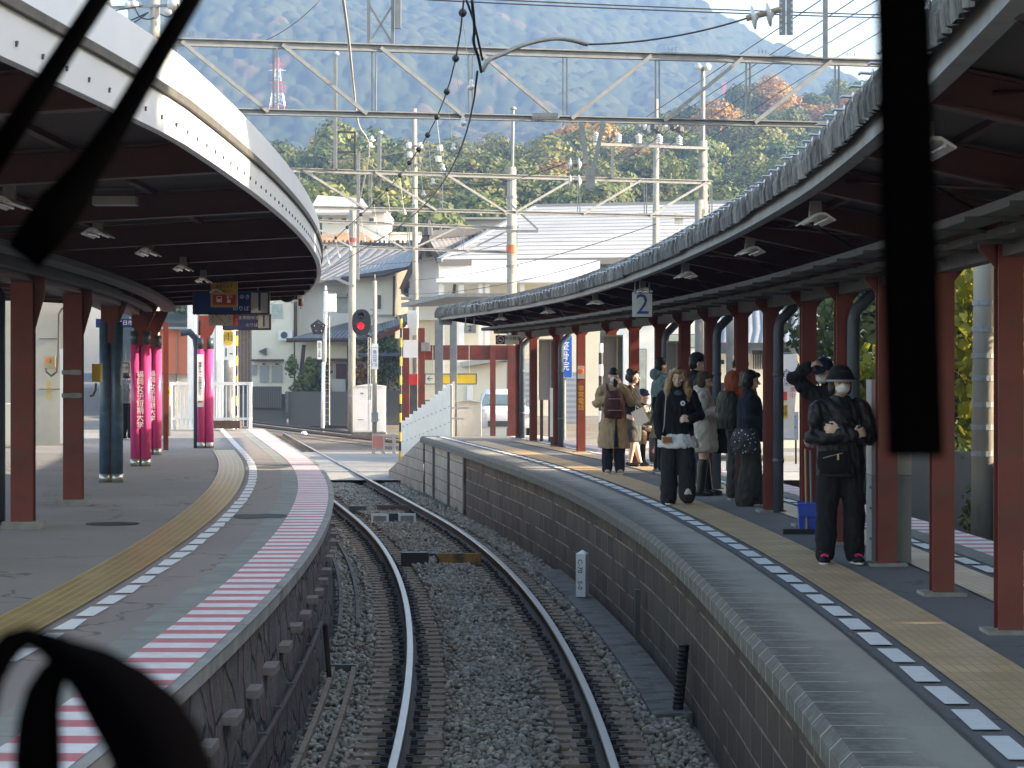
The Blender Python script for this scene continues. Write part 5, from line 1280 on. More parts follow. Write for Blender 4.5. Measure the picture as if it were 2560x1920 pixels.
# near hill terrain, tree tops follow the wooded skyline
T_tab = interp([(560, 420), (680, 408), (745, 372), (905, 372), (965, 368), (1000, 378), (1060, 362), (1100, 346), (1200, 346), (1300, 366), (1400, 330), (1500, 318), (1620, 296), (1700, 282), (1790, 250), (1886, 212), (1944, 208), (2022, 226), (2080, 214), (2160, 200), (2400, 190)])
Yr_ = interp([(560, 320), (1300, 330), (1700, 420), (1900, 480), (2400, 480)])
def hill_z(X, Y):
    px = 1280 + F * X / Y; px = min(max(px, 560), 2400); yr = Yr_(px); zt = CZ + (920 - T_tab(px)) / F * yr - 8.5
    t = (Y - 170) / (yr - 170)
    return 3 + (zt - 3) * (max(0, min(1, t)) ** 1.15) if t <= 1 else zt - (t - 1) * 30
us = np.linspace(-.17, .24, 60); Ysx = np.linspace(165, 560, 50); vv = []; ff = []
for Y in Ysx:
    for u in us: vv.append((u * Y, Y, hill_z(u * Y, Y)))
for i in range(49):
    for j in range(59): ff.append((i * 60 + j, i * 60 + j + 1, (i + 1) * 60 + j + 1, (i + 1) * 60 + j))
m_under = M('forest_floor', (.030, .036, .018), .95, var=.4, vs=.2)
tag(link(fast_mesh('hill', np.array(vv), np.array(ff)), 'hill', m_under), 'low hill under the nearer forest', kind='structure')
FL = {'g': ('rounded green broadleaf tree of the near hillside forest', 'green trees of the near forest'),
      'o': ('olive green broadleaf tree of the near hillside forest', 'olive trees of the near forest'),
      'a': ('orange brown autumn tree on the near hillside', 'autumn trees of the near forest'),
      'd': ('dark evergreen tree among the near hillside forest', 'dark trees of the near forest')}
protos = {}
for k, cols, sd in (('g', GREENS, 11), ('o', OLIVE, 31), ('a', AUT, 51), ('d', DARK, 71)):
    protos[k] = []
    for i in range(4 if k in 'go' else 2):
        h, r = (11, 5.4) if k != 'd' else (11, 4.4)
        lm2 = dome_lumps(r, h, 16, sd + i)
        protos[k].append(tree_proto('broadleaf_tree' if k != 'd' else 'evergreen_tree', FL[k][0], h, r, 5200, .36, cols, sd + i, lm2, group=FL[k][1], shell=.84, jit=.32))
used = set(); cnt = 0; q = random.Random(5)
def put_tree(k, x, y, z, s):
    global cnt
    pr = q.choice(protos[k]); o = pr if pr.name not in used else dup(pr); used.add(pr.name)
    o.location = (x, y, z); o.rotation_euler = (0, 0, q.uniform(0, 6.28)); o.scale = (s * q.uniform(.9, 1.15), s * q.uniform(.9, 1.15), s * q.uniform(.85, 1.1)); cnt += 1
Y = 178.0
while Y < 490:
    X = -.128 * Y
    while X < .175 * Y:
        x, y = X + q.uniform(-2.2, 2.2), Y + q.uniform(-3, 3); px = 1280 + F * x / y; yr = Yr_(px); X += 7.9 * q.uniform(.85, 1.2)
        if y > yr + 4 or px > 2330: continue
        t = (y - 170) / (yr - 170)
        if px < 1500 and px > 1100 and t < .22: continue
        kk = 'g'; a = q.random()
        aut = .02 + (.42 if (1380 < px < 1720 and .45 < t < .95 and (px - 1380) / 340 + t < 1.55) else 0) + (.4 if (1840 < px and t > .75) else 0) + (.35 if 1650 < px < 1800 and .55 < t < .8 else 0)
        if px < 1500 and a < .45: kk = 'o'
        elif px > 1600 and a < .15: kk = 'o'
        elif px > 1750 and a < .22: kk = 'd'
        if q.random() < aut: kk = 'a'
        s = q.uniform(.75, 1.15) * (1.05 if px < 1500 else .95)
        put_tree(kk, x, y, hill_z(x, y) - .5, s)
    Y += 11.5 if Y < 330 else 14
for k in protos:
    for pr in protos[k]:
        if pr.name not in used: put_tree(k, q.uniform(-15, -8), q.uniform(200, 240), hill_z(-10, 220), .8)
print('forest trees', cnt)
# the wooded mountain behind, fading into blue air
def vnoise(x, y, s, seed):
    r = np.random.RandomState(seed); g = r.rand(64, 64); x = x / s; y = y / s
    xi = np.floor(x).astype(int); yi = np.floor(y).astype(int); fx = x - xi; fy = y - yi
    fx = fx * fx * (3 - 2 * fx); fy = fy * fy * (3 - 2 * fy); w = lambda a, b: g[a % 64, b % 64]
    return (w(xi, yi) * (1 - fx) + w(xi + 1, yi) * fx) * (1 - fy) + (w(xi, yi + 1) * (1 - fx) + w(xi + 1, yi + 1) * fx) * fy
S_tab = [(300, -330), (900, -230), (1400, -130), (1600, -60), (1700, -38), (1771, 0), (1785, 22), (1850, 58), (1900, 84), (1960, 108), (2020, 124), (2060, 148), (2100, 172), (2150, 192), (2250, 215), (2450, 235), (2800, 300)]
YR = 1500.0
nu, ny = 560, 420
U = np.linspace(-.16, .24, nu); YY = np.linspace(560, YR + 90, ny); Yg, Ug = np.meshgrid(YY, U, indexing='ij'); Xg = Ug * Yg
ridge = CZ + (920 - np.interp(1280 + F * Ug, [s[0] for s in S_tab], [s[1] for s in S_tab])) / F * YR - 5
t = np.clip((Yg - 560) / (YR - 560), 0, 1)
Z = 10 + (ridge - 10) * (t ** 1.25) + (np.sin(t * math.pi)) * (26 * (vnoise(Xg + 3000, Yg, 170, 3) - .5) + 20 * (vnoise(Xg + 3000, Yg, 75, 4) - .5) - .10 * ridge * (1 - t))
Z = np.where(Yg > YR, Z - (Yg - YR) * .6, Z)
cell = 7.5; ci = np.floor(Xg / cell).astype(int); cj = np.floor(Yg / cell).astype(int); best = np.full(Xg.shape, 9e9); bid = np.zeros(Xg.shape)
hsh = lambda a, b, k: np.modf(np.abs(np.sin(a * 127.1 + b * 311.7 + k * 74.7) * 43758.5453))[0]
for di in (-1, 0, 1):
    for dj in (-1, 0, 1):
        a, b_ = ci + di, cj + dj; px_ = (a + hsh(a, b_, 1)) * cell; py_ = (b_ + hsh(a, b_, 2)) * cell
        dd = ((Xg - px_) ** 2 + (Yg - py_) ** 2) / (cell * .75) ** 2; m_ = dd < best; best = np.where(m_, dd, best); bid = np.where(m_, hsh(a, b_, 3), bid)
Z += 5 * (vnoise(Xg + 3000, Yg, 24, 21) - .5) + 3 * (vnoise(Xg + 3000, Yg, 10, 22) - .5)
Z += 2.6 * np.clip(1 - best, 0, 1) ** .6 * (.6 + .8 * bid)
idx = np.arange(nu * ny).reshape(ny, nu)
fm = np.stack([idx[:-1, :-1], idx[:-1, 1:], idx[1:, 1:], idx[1:, :-1]], -1).reshape(-1, 4)
me = fast_mesh('mountain', np.stack([Xg, Yg, Z], -1).reshape(-1, 3), fm)
pal = np.array([(.040, .054, .028), (.046, .060, .029), (.036, .050, .028), (.052, .060, .030)])
cc = pal[(bid * 3.99).astype(int)]
au = (vnoise(Xg + 3000, Yg, 60, 9) * .7 + bid * .45 + .12 * (1 - t)) > 1.03
cc = np.where(au[..., None], np.array((.078, .058, .032)) * (.7 + .6 * bid[..., None]), cc)
set_col(me, cc.reshape(-1, 3))
mm, nt, bs = newmat('mountain_forest'); at = nd(nt, 'ShaderNodeVertexColor', layer_name='Col'); nt.links.new(at.outputs[0], bs.inputs['Base Color']); bs.inputs['Roughness'].default_value = 1; bs.inputs['Specular IOR Level'].default_value = 0
mo = link(me, 'mountain', mm); tag(mo, 'high wooded mountain fading to blue behind the town', kind='structure')
def mtn_z(px, Y):
    u = (px - 1280) / F; i = int(round((Y - 560) / (YR + 90 - 560) * (ny - 1))); j = int(round((u + .16) / .40 * (nu - 1))); return float(Z[i, j])
# red and white pylon on the mountainside
Yp = 1000.0; u_ = (694 - 1280) / F
while CZ + (920 - 285) / F * Yp > mtn_z(694, Yp) and Yp < 1450: Yp += 5
zb = mtn_z(694, Yp) - 3; H = (920 - 144) / F * Yp + CZ - zb; xp = u_ * Yp
py = thing('pylon', 'red and white lattice pylon on the mountain slope', 'pylon', (xp, Yp, zb))
segs = 10; m_pr = M('pylon_red', (.75, .08, .04), .6); m_pwh = M('pylon_white', (.8, .8, .8), .6)
for s_ in range(segs):
    b = MB(); z0, z1 = zb + H * s_ / segs, zb + H * (s_ + 1) / segs; wd = lambda f: 3.4 * (1 - f) ** 1.3 + .55
    w0, w1 = wd(s_ / segs), wd((s_ + 1) / segs)
    for a, c in ((-1, -1), (1, -1), (1, 1), (-1, 1)): b.bar((xp + a * w0, Yp + c * w0, z0), (xp + a * w1, Yp + c * w1, z1), .36, .36)
    for c in (-1, 1):
        b.bar((xp - w0, Yp + c * w0, z0), (xp + w1, Yp + c * w1, z1), .24, .24); b.bar((xp + w0, Yp + c * w0, z0), (xp - w1, Yp + c * w1, z1), .24, .24); b.bar((xp - w1, Yp + c * w1, z1), (xp + w1, Yp + c * w1, z1), .24, .24)
    if s_ in (5, 7, 8): b.prism([(-4.2, 0, .1), (4.2, 0, .1), (.6, 0, 1.3), (-.6, 0, 1.3)], (xp, Yp - .3, z1 - .6), (xp, Yp + .3, z1 - .6))
    b.build('lattice_section', m_pr if s_ % 4 in (0, 1) else m_pwh, py)
Yq = 700.0
while CZ + (920 - 240) / F * Yq > mtn_z(1810, Yq) and Yq < 1400: Yq += 5
zq = mtn_z(1810, Yq) - 1; hq = 34 / F * Yq; xq = (1810 - 1280) / F * Yq
b = MB(); b.box((xq, Yq, zq + hq * .5), (hq * .34, 2, hq)); b.box((xq, Yq - 1.05, zq + hq * .7), (hq * .2, .1, hq * .4)); tag(b.build('hillside_sign', M('orange_sign', (.8, .14, .06), .6)), 'small orange red sign tower on the wooded hillside', 'sign tower')

# trees and bushes close to the island platform on the right
rt = [('broadleaf_tree', 'dark leafy tree behind the capped cleaner at the low wall', 8.5, 47.5, 6.3, 2.7, DARK + GREENS[:1], .085, 12000),
      ('broadleaf_tree', 'tree standing behind the banded concrete pole', 10.4, 42.6, 7.2, 2.3, GREENS, .11, 7000),
      ('broadleaf_tree', 'broad tree at the low wall, farthest of the near row', 10.2, 52, 7.4, 2.9, GREENS, .13, 8000),
      ('broadleaf_tree', 'tall shade tree beyond the second track before the banded pole', 11.2, 33.5, 13.0, 3.4, DARK, .18, 17000),
      ('broadleaf_tree', 'tall shade tree beyond the second track behind the third red column', 11.0, 27.9, 13, 3.4, GREENS, .19, 20000),
      ('broadleaf_tree', 'tall shade tree beyond the second track behind the second red column', 11.0, 22.8, 13, 3.2, DARK, .19, 20000),
      ('broadleaf_tree', 'tall shade tree beyond the second track behind the nearest red column', 10.8, 17.8, 13, 3.2, DARK, .19, 20000),
      ('broadleaf_tree', 'tall shade tree beside the second track next to the nearest one', 10.6, 10.2, 14, 3.4, GREENS, .20, 19000),
      ('broadleaf_tree', 'tall shade tree beside the second track nearest to the train', 10.4, 5.5, 14, 3.6, DARK, .18, 14000)]
for i, (nm, lb, x, y, h, r, cols, sz, n) in enumerate(rt):
    lm = dome_lumps(r, h, 14, 90 + i) + [((random.Random(i + j).uniform(-r * .6, r * .6), random.Random(i * 3 + j).uniform(-r * .6, r * .6), h * .22), (r * .45, r * .45, h * .16)) for j in range(5)]
    t_ = tree_proto(nm, lb, h, r, n, sz * 1.5, cols, 90 + i, lm); t_.location = (x, y, -.5)
YG = [(.20, .22, .025), (.26, .26, .03), (.15, .20, .03), (.30, .27, .04), (.10, .16, .03)]
def bush(name, label, x, y, z, r, h, n, sz, cols, seed, cat='bush'):
    t = thing(name, label, cat, (x, y, z)); q = random.Random(seed)
    lm = [((q.uniform(-r, r) * .7, q.uniform(-r, r) * .7, q.uniform(.2, .85) * h), (r * .45, r * .45, h * .22)) for _ in range(9)]
    link(leaf_mesh('foliage', lm, n, sz, cols, seed, .3, 1.15), 'foliage', m_leaf, t, True)
    b = MB()
    for k in range(4): b.tube([(q.uniform(-.1, .1), q.uniform(-.1, .1), -.1), lm[k][0]], [.03, .012], 5)
    b.build('stem', m_bark, t, local=True); return t
bush('vine_bush', 'yellow green big leaved creeper climbing behind the banded pole', 8.15, 39.5, .9, 1.0, 5.0, 1500, .19, YG, 1, 'creeper')
bush('vine_bush', 'yellow green big leaved bush behind the grey platform cabinet', 6.15, 41.0, 1.3, .55, 2.0, 420, .19, YG, 2)
hl = []; qh = random.Random(77)  # unseen hedge, added and stacked high to keep low sun off the platforms
for k in range(44): hl.append(((9.7 + qh.uniform(-.5, .5), 5 + k * .72, qh.uniform(.8, 2.2)), (.9, .95, 1.3))); hl.append(((9.9 + qh.uniform(-.4, .4), 5 + k * .72, qh.uniform(3.0, 5.9)), (.9, 1.0, 1.5))); hl.append(((10.2, 5.3 + k * .72, 4.6 + .8 * (k % 2)), (.9, .8, 1.2)))
hg = thing('hedge', 'tall dark overgrown hedge added out of view beyond the second track to block low sun', 'hedge', (9.8, 20, -.5))
link(leaf_mesh('foliage', hl, 60000, .32, DARK + GREENS[:2], 7, .2, 1.3), 'foliage', m_leaf, hg)
b = MB()
for k in range(16): b.tube([(9.8 + qh.uniform(-.3, .3), 5.5 + k * 2, -.6), (9.8 + qh.uniform(-.3, .3), 5.5 + k * 2, 4.2)], [.07, .03], 6)
b.build('stems', m_bark, hg)
bush('shrub', 'dark shrub at the foot of the banded concrete pole', 8.0, 37.8, -.4, .8, 1.7, 900, .13, GREENS, 3, 'shrub')
bush('shrub', 'small dark shrub between the pole and the nearest red column', 7.2, 32.5, -.4, .6, 1.5, 600, .12, DARK, 4, 'shrub')
for i, (x0, lb, Y, zt, r, h, cols) in enumerate(((748, 'clipped pine shrub leftmost behind the grey garden wall', 131.6, 930, .75, 2.9, GREENS), (775, 'clipped pine shrub between two others behind the garden wall', 131.8, 930, .7, 2.8, GREENS), (800, 'clipped pine shrub beside the pentagon signal post', 131.4, 932, .6, 2.7, GREENS), (905, 'reddish bare shrub above the white relay cabinet', 131.5, 930, .7, 2.8, AUT), (930, 'loose green garden tree left of the signal post', 132, 895, .9, 4.2, GREENS), (975, 'tall green garden tree right of the signal post', 132, 890, 1.1, 4.4, GREENS))):
    bush('garden_shrub', lb, P(x0, 0, Y).x, Y, .4, r, h, 1300, .16, cols, 20 + i, 'shrub')
for i, (y, o_) in enumerate(((47.5, 1.42), (48.6, 1.38), (50, 1.40), (52.6, 1.4), (57.5, 1.5), (60, 1.7))):
    r_ = random.Random(i); b = MB()
    for k in range(70):
        a = r_.uniform(0, 6.28); c = CP(y + r_.gauss(0, .35), o_ + r_.gauss(0, .10), -.22); h = r_.uniform(.06, .22)
        tip = c + V((math.cos(a) * h * .5, math.sin(a) * h * .5, h)); sd_ = V((-math.sin(a), math.cos(a), 0)) * .012; b.face([c - sd_, c + sd_, tip])
    tag(b.build('grass_tuft', M('weed_green_%d' % i, (.06, .10, .03) if i < 4 else (.22, .18, .08), .7)), 'green weeds growing along the foot of the pale block wall' if i < 4 else 'dry grass by the level crossing fence', kind='stuff')
# ------------------------------------------------------------------ air
hz = MB(); hz.box((0, 840, 150), (1600, 1720, 306))
hm = bpy.data.materials.new('haze'); hm.use_nodes = True; hn = hm.node_tree; hn.nodes.clear()
ho = hn.nodes.new('ShaderNodeOutputMaterial'); pv = hn.nodes.new('ShaderNodeVolumePrincipled')
pv.inputs['Color'].default_value = (.215, .36, .66, 1); pv.inputs['Density'].default_value = .00062; pv.inputs['Anisotropy'].default_value = .25
hn.links.new(pv.outputs[0], ho.inputs['Volume'])
tag(hz.build('haze', hm), 'pale blue air between the station and the mountain', kind='stuff')
# ------------------------------------------------------------------ people
class Blob:
    def __init__(s): s.mb = MB()
    def ell(s, c, r, rot=None, n=14):
        pr = [(max(.02, math.sin(math.pi * k / 10)), -math.cos(math.pi * k / 10)) for k in range(11)]
        m = (rot.to_matrix() if rot is not None else Matrix.Identity(3)) @ Matrix.Diagonal(V(r)); s.mb.lathe(pr, c, n, m); return s
    def rc(s, *pr, n=12, sq=(1, 1)):
        """rounded tapered chain: p0,r0,p1,r1,..."""
        p = [V(x) for x in pr[0::2]]; r = list(pr[1::2]); s.mb.tube(p, r, n, True, sq)
        for a, b in zip(p, r): s.ell(a, (b, b, b), n=10)
        return s
    def loft(s, rings, n=22):
        """rings: (centre, rx, ry[, wob])"""
        base = len(s.mb.v)
        for i, rg in enumerate(rings):
            c = V(rg[0]); wob = rg[3] if len(rg) > 3 else 0
            for j in range(n):
                a = 2 * math.pi * j / n; k = 1 + wob * math.sin(a * 5 + i * .6)
                s.mb.v.append((c.x + rg[1] * math.cos(a) * k, c.y + rg[2] * math.sin(a) * k, c.z))
        L = len(rings)
        for i in range(L - 1):
            for j in range(n): s.mb.addf([base + i * n + j, base + i * n + (j + 1) % n, base + (i + 1) * n + (j + 1) % n, base + (i + 1) * n + j])
        s.mb.addf([base + j for j in range(n)][::-1]); s.mb.addf([base + (L - 1) * n + j for j in range(n)]); return s
    def box(s, c, d, rz=0, mx=None): s.mb.box(c, d, rz, mx); return s
    def mesh(s, name, voxel, smooth=2, wrinkle=0, seed=0):
        me = bpy.data.meshes.new(name); me.from_pydata(s.mb.v, [], s.mb.f); o = bpy.data.objects.new('tmp', me); COL.objects.link(o)
        m = o.modifiers.new('r', 'REMESH'); m.mode = 'VOXEL'; m.voxel_size = voxel
        if smooth: k = o.modifiers.new('s', 'SMOOTH'); k.iterations = smooth; k.factor = .5
        dg = bpy.context.evaluated_depsgraph_get(); out = bpy.data.meshes.new_from_object(o.evaluated_get(dg)); out.name = name
        bpy.data.objects.remove(o); bpy.data.meshes.remove(me)
        n = len(out.vertices); co = np.empty(n * 3, np.float32); out.vertices.foreach_get('co', co); co = co.reshape(-1, 3)
        if wrinkle:
            nn = np.empty(n * 3, np.float32); out.vertices.foreach_get('normal', nn); nn = nn.reshape(-1, 3)
            w = vnoise((co[:, 0] + co[:, 1] * .6) * 60 + 900, co[:, 2] * 26 + 300 + co[:, 0] * 22, 1.7, seed) - .5
            w2 = vnoise(co[:, 0] * 26 + 500, co[:, 2] * 30 + co[:, 1] * 26 + 500, 1.3, seed + 1) - .5
            co = co + nn * ((w * 1.3 + w2 * .6)[:, None] * wrinkle); out.vertices.foreach_set('co', co.ravel())
        out.polygons.foreach_set('use_smooth', [True] * len(out.polygons)); out.materials.clear(); out.update()
        return out, co
def skinmat():
    m, nt, bs = newmat('skin'); at = nd(nt, 'ShaderNodeVertexColor', layer_name='Col'); nt.links.new(at.outputs[0], bs.inputs['Base Color'])
    bs.inputs['Roughness'].default_value = .5; bs.inputs['Subsurface Weight'].default_value = .12; bs.inputs['Subsurface Radius'].default_value = (.02, .008, .005); bs.inputs['Subsurface Scale'].default_value = .3; return m
m_skin = skinmat()
def cloth(name, col, var=.15, rough=.85, **k): return M(name, col, rough, var=var, vs=k.pop('vs', 9), bmp=.12, bscale=220, spec=.25, **k)
JD = dict(pelvis=(0, .01, .86), neck=(0, .01, 1.335), head=(0, -.005, 1.475), sa=(-.165, .01, 1.285), ea=(-.215, .03, 1.03), wa=(-.215, -.03, .80), sb=(.165, .01, 1.285), eb=(.215, .03, 1.03), wb=(.215, -.03, .80),
          ha=(-.085, .01, .84), ka=(-.092, -.01, .46), aa=(-.095, .025, .075), hb=(.085, .01, .84), kb=(.092, -.01, .46), ab=(.095, .025, .075), ta=(-.02, -1, 0), tb=(.02, -1, 0))
class Person:
    def __init__(s, label, base, rz=0, H=1.6, yaw=0, pitch=0, skin=(.64, .43, .33), bare=False, handdir=None, curl=.5, female=True, **J):
        s.t = thing('person', label, 'person', base, rz, 'people waiting on the platforms'); s.t.scale = (H / 1.6,) * 3
        s.J = {k: V(J.get(k, v)) for k, v in JD.items()}; s.yaw, s.pitch = yaw, pitch
        j = s.J; s.hm = Matrix.Translation(j['head'] - V((0, -.005, 1.475))) ; hc = V((0, .02, 1.41))
        s.HR = Matrix.Translation(hc) @ Euler((pitch, 0, yaw), 'XYZ').to_matrix().to_4x4() @ Matrix.Translation(-hc)
        s.hp = lambda p: (s.hm @ s.HR @ V(p))
        s.hrot = Euler((pitch, 0, yaw), 'XYZ').to_quaternion()
        b = Blob(); hp = s.hp; q = s.hrot
        b.ell(hp((0, .015, 1.495)), (.074, .092, .102), q); b.ell(hp((0, -.022, 1.445)), (.056, .062, .070), q); b.ell(hp((0, -.045, 1.405)), (.030, .030, .022), q)
        b.rc(hp((0, -.083, 1.488)), .009, hp((0, -.100, 1.462)), .0135); 
        for sx in (-1, 1):
            b.ell(hp((sx * .074, .012, 1.475)), (.010, .020, .030), q); b.ell(hp((sx * .040, -.062, 1.462)), (.022, .018, .020), q)
        b.ell(hp((0, -.082, 1.428)), (.022, .010, .009), q)
        b.rc(j['neck'] + V((0, .012, -.05)), .055, j['neck'] + V((0, .008, .03)), .048, hp((0, .012, 1.44)), .050)
        n, p = j['neck'], j['pelvis']; L = lambda t: p.lerp(n, t)
        b.rc(j['sa'], .052, L(.9), .07, j['sb'], .052)
        tor = [(L(0), .15, .10), (L(.3), .125, .088), (L(.62), .145, .10), (L(.85), .15, .085), (L(.98), .08, .06)]
        b.loft([(c, rx, ry) for c, rx, ry in tor])
        for a in 'ab':
            b.rc(j['s' + a], .050, j['s' + a].lerp(j['e' + a], .5), .043, j['e' + a], .036, j['e' + a].lerp(j['w' + a], .35), .036, j['w' + a], .025)
            b.rc(j['h' + a], .092, j['h' + a].lerp(j['k' + a], .45), .075, j['k' + a], .050, j['k' + a].lerp(j['a' + a], .3), .052, j['a' + a].lerp(j['k' + a], .12), .034, j['a' + a], .034)
            f = V(j['t' + a]).normalized(); b.rc(j['a' + a] + V((0, 0, -.03)), .032, j['a' + a] + f * .13 + V((0, 0, -.045)), .026)
            hd = (handdir or {}).get(a); d = (j['w' + a] - j['e' + a]).normalized()
            if hd: d, pn = V(hd[0]).normalized(), V(hd[1])
            else: pn = V((1 if a == 'a' else -1, .1, 0))
            s.hand(b, j['w' + a], d, pn, (hd[2] if hd and len(hd) > 2 else curl), 1 if a == 'a' else -1)
        me, co = b.mesh('body', .0062, 2)
        inv = (s.hm @ s.HR).inverted(); h = np.array(inv); lc = co @ h[:3, :3].T + h[:3, 3]
        col = np.tile(np.array(skin), (len(co), 1)); x, y, z = lc.T; ax = np.abs(x); fr = (y < -.035) & (z > 1.38)
        col[fr & (((ax - .030) / .0145) ** 2 + ((z - 1.480) / .0055) ** 2 < 1)] = (.06, .04, .035)
        col[fr & (((ax - .032) / .023) ** 2 + ((z - 1.503) / .005) ** 2 < 1)] = (.20, .13, .09)
        col[fr & ((x / .021) ** 2 + ((z - 1.428) / .007) ** 2 < 1)] = (.46, .20, .17)
        ck = np.exp(-(((ax - .042) / .02) ** 2 + ((z - 1.455) / .018) ** 2)) * (fr)
        col = col * (1 - .12 * ck[:, None]) + np.array((.55, .22, .17)) * (.12 * ck[:, None])
        set_col(me, col); link(me, 'body', m_skin, s.t, True)
    def hand(s, b, w, d, pn, curl, side):
        d = d.normalized(); pn = (pn - d * pn.dot(d)).normalized(); u = d.cross(pn)      # u: across the palm
        q = Matrix((u, d, pn)).transposed().to_quaternion()
        b.ell(w + d * .045, (.040, .052, .016), q)
        for k, (o, ln) in enumerate(((-.033, .060), (-.011, .071), (.011, .067), (.033, .051))):
            p0 = w + d * .078 + u * o; a1 = .25 + curl * .7; a2 = a1 + curl * 1.0; d1 = d * math.cos(a1) + pn * math.sin(a1); d2 = d * math.cos(a2) + pn * math.sin(a2)
            p1 = p0 + d1 * ln * .5; b.rc(p0, .0090, p1, .0082, p1 + d2 * ln * .5, .0068, n=8)
        t0 = w + d * .025 + u * (.036 * side); t1 = t0 + d * .032 + u * (.022 * side) + pn * .014; b.rc(t0, .0115, t1, .0095, t1 + d * .028 + pn * .012 - u * side * .004, .0080, n=8)
    def add(s, name, blob, mat, voxel=.009, smooth=3, wrinkle=0, parent=None, label=None, seed=3):
        me, _ = blob.mesh(name, voxel, smooth, wrinkle, seed); o = link(me, name, mat, parent or s.t, True)
        if label: o['label'] = label
        return o
    def sleeve(s, b, a, r0, r1, to=.93):
        j = s.J; w = j['e' + a].lerp(j['w' + a], to); b.rc(j['s' + a], r0, j['s' + a].lerp(j['e' + a], .5), r0 * .95, j['e' + a], (r0 + r1) / 2 * 1.02, w, r1); return b
    def torso(s, b, rings):
        n, p = s.J['neck'], s.J['pelvis']; b.loft([(p + (n - p) * r[0] + V((0, r[3] if len(r) > 3 else 0, 0)), r[1], r[2]) for r in rings]); return b
    def shirt(s, name, mat, hem=-.1, r=(.185, .125), waist=(.165, .115), hemr=None, sl=(.066, .048), wrinkle=.012, collar=True, to=.93, parent=None):
        b = Blob(); hr = hemr or r
        s.torso(b, [(hem, hr[0], hr[1]), (hem * .5 + .02, (hr[0] + waist[0]) / 2 + .004, (hr[1] + waist[1]) / 2), (.28, waist[0], waist[1]), (.60, r[0], r[1]), (.84, r[0] - .005, r[1] - .02), (.97, .105, .078), (1.03, .07, .068)])
        b.rc(s.J['sa'], sl[0] * .98, s.J['neck'] + V((0, 0, -.045)), .062, s.J['sb'], sl[0] * .98)
        for a in 'ab': s.sleeve(b, a, sl[0], sl[1], to)
        if collar: b.rc(s.J['neck'] + V((0, .01, -.01)), .066, s.J['neck'] + V((0, .012, .03)), .062)
        return s.add(name, b, mat, .010, 3, wrinkle, parent)
    def trousers(s, mat, w=(.105, .085, .075), name='trousers', hem=.96, wrinkle=.010, hip=(.165, .12)):
        b = Blob(); j = s.J; p = j['pelvis']
        b.loft([(p + V((0, 0, -.08)), hip[0] * .97, hip[1]), (p, hip[0], hip[1]), (p + V((0, 0, .12)), hip[0] * .86, hip[1] * .9)])
        for a in 'ab':
            e = j['k' + a].lerp(j['a' + a], hem); b.rc(j['h' + a], w[0], j['h' + a].lerp(j['k' + a], .5), (w[0] + w[1]) / 2, j['k' + a], w[1], j['k' + a].lerp(e, .5), (w[1] + w[2]) / 2, e, w[2])
        return s.add(name, b, mat, .010, 3, wrinkle)
    def shoe(s, a, mat, sole=None, boot=0, size=1.0, pitch=0, low=False):
        j = s.J; f = V(j['t' + a]); f = f.normalized(); an = j['a' + a]; g = an + V((0, 0, -.075)) if not pitch else an + V((0, 0, -.05))
        sd_ = V((-f.y, f.x, 0)).normalized(); up = sd_.cross(f).normalized() * -1
        if up.z < 0 and not pitch: up = -up
        b = Blob(); q = Matrix((sd_, -f, up if up.z > -.2 else -up)).transposed().to_quaternion()
        c = an + f * .045 + V((0, 0, -.030)) if not pitch else an + f * .05 - up * .03
        b.ell(c, (.044 * size, .125 * size, .036), q); b.ell(c - f * .065 + up * .02, (.038 * size, .055, .045 if not low else .025), q); b.ell(c + f * .055 - up * .008, (.047 * size, .07, .028), q)
        if boot: b.rc(an + V((0, 0, -.02)), .050 * size, an.lerp(j['k' + a], boot), .060 * size)
        o = s.add('shoe' if not boot else 'boot', b, mat, .007, 2)
        if sole:
            b = Blob(); b.ell(c - up * .030, (.049 * size, .135 * size, .018), q); s.add('sole', b, sole, .007, 1, parent=o)
        return o
    def hair(s, mat, lumps, wrinkle=.006, voxel=.008, name='hair'):
        b = Blob(); q = s.hrot
        for c, r in lumps: b.ell(s.hp(c), r, q)
        return s.add(name, b, mat, voxel, 2, wrinkle)
    def mask(s, mat):
        b = Blob(); b.ell(s.hp((0, -.048, 1.437)), (.061, .060, .048), s.hrot); b.ell(s.hp((0, -.072, 1.452)), (.034, .042, .030), s.hrot); return s.add('face_mask', b, mat, .006, 2)
SHORT = [((0, .028, 1.520), (.083, .094, .090)), ((0, .05, 1.47), (.078, .068, .08)), ((0, -.045, 1.563), (.062, .045, .030))]
BOB = SHORT + [((-.07, .03, 1.45), (.025, .06, .07)), ((.07, .03, 1.45), (.025, .06, .07))]
m_hairk = cloth('black_hair', (.012, .009, .008), rough=.45)
m_hairb = cloth('dark_brown_hair', (.030, .018, .012), rough=.45)
m_blond = M('bleached_blonde_hair', (.30, .16, .065), .5, var=.35, vs=30, stretch=(1, 1, .12), col2=(.46, .30, .14))
m_mask = cloth('white_mask', (.72, .72, .73), .03)
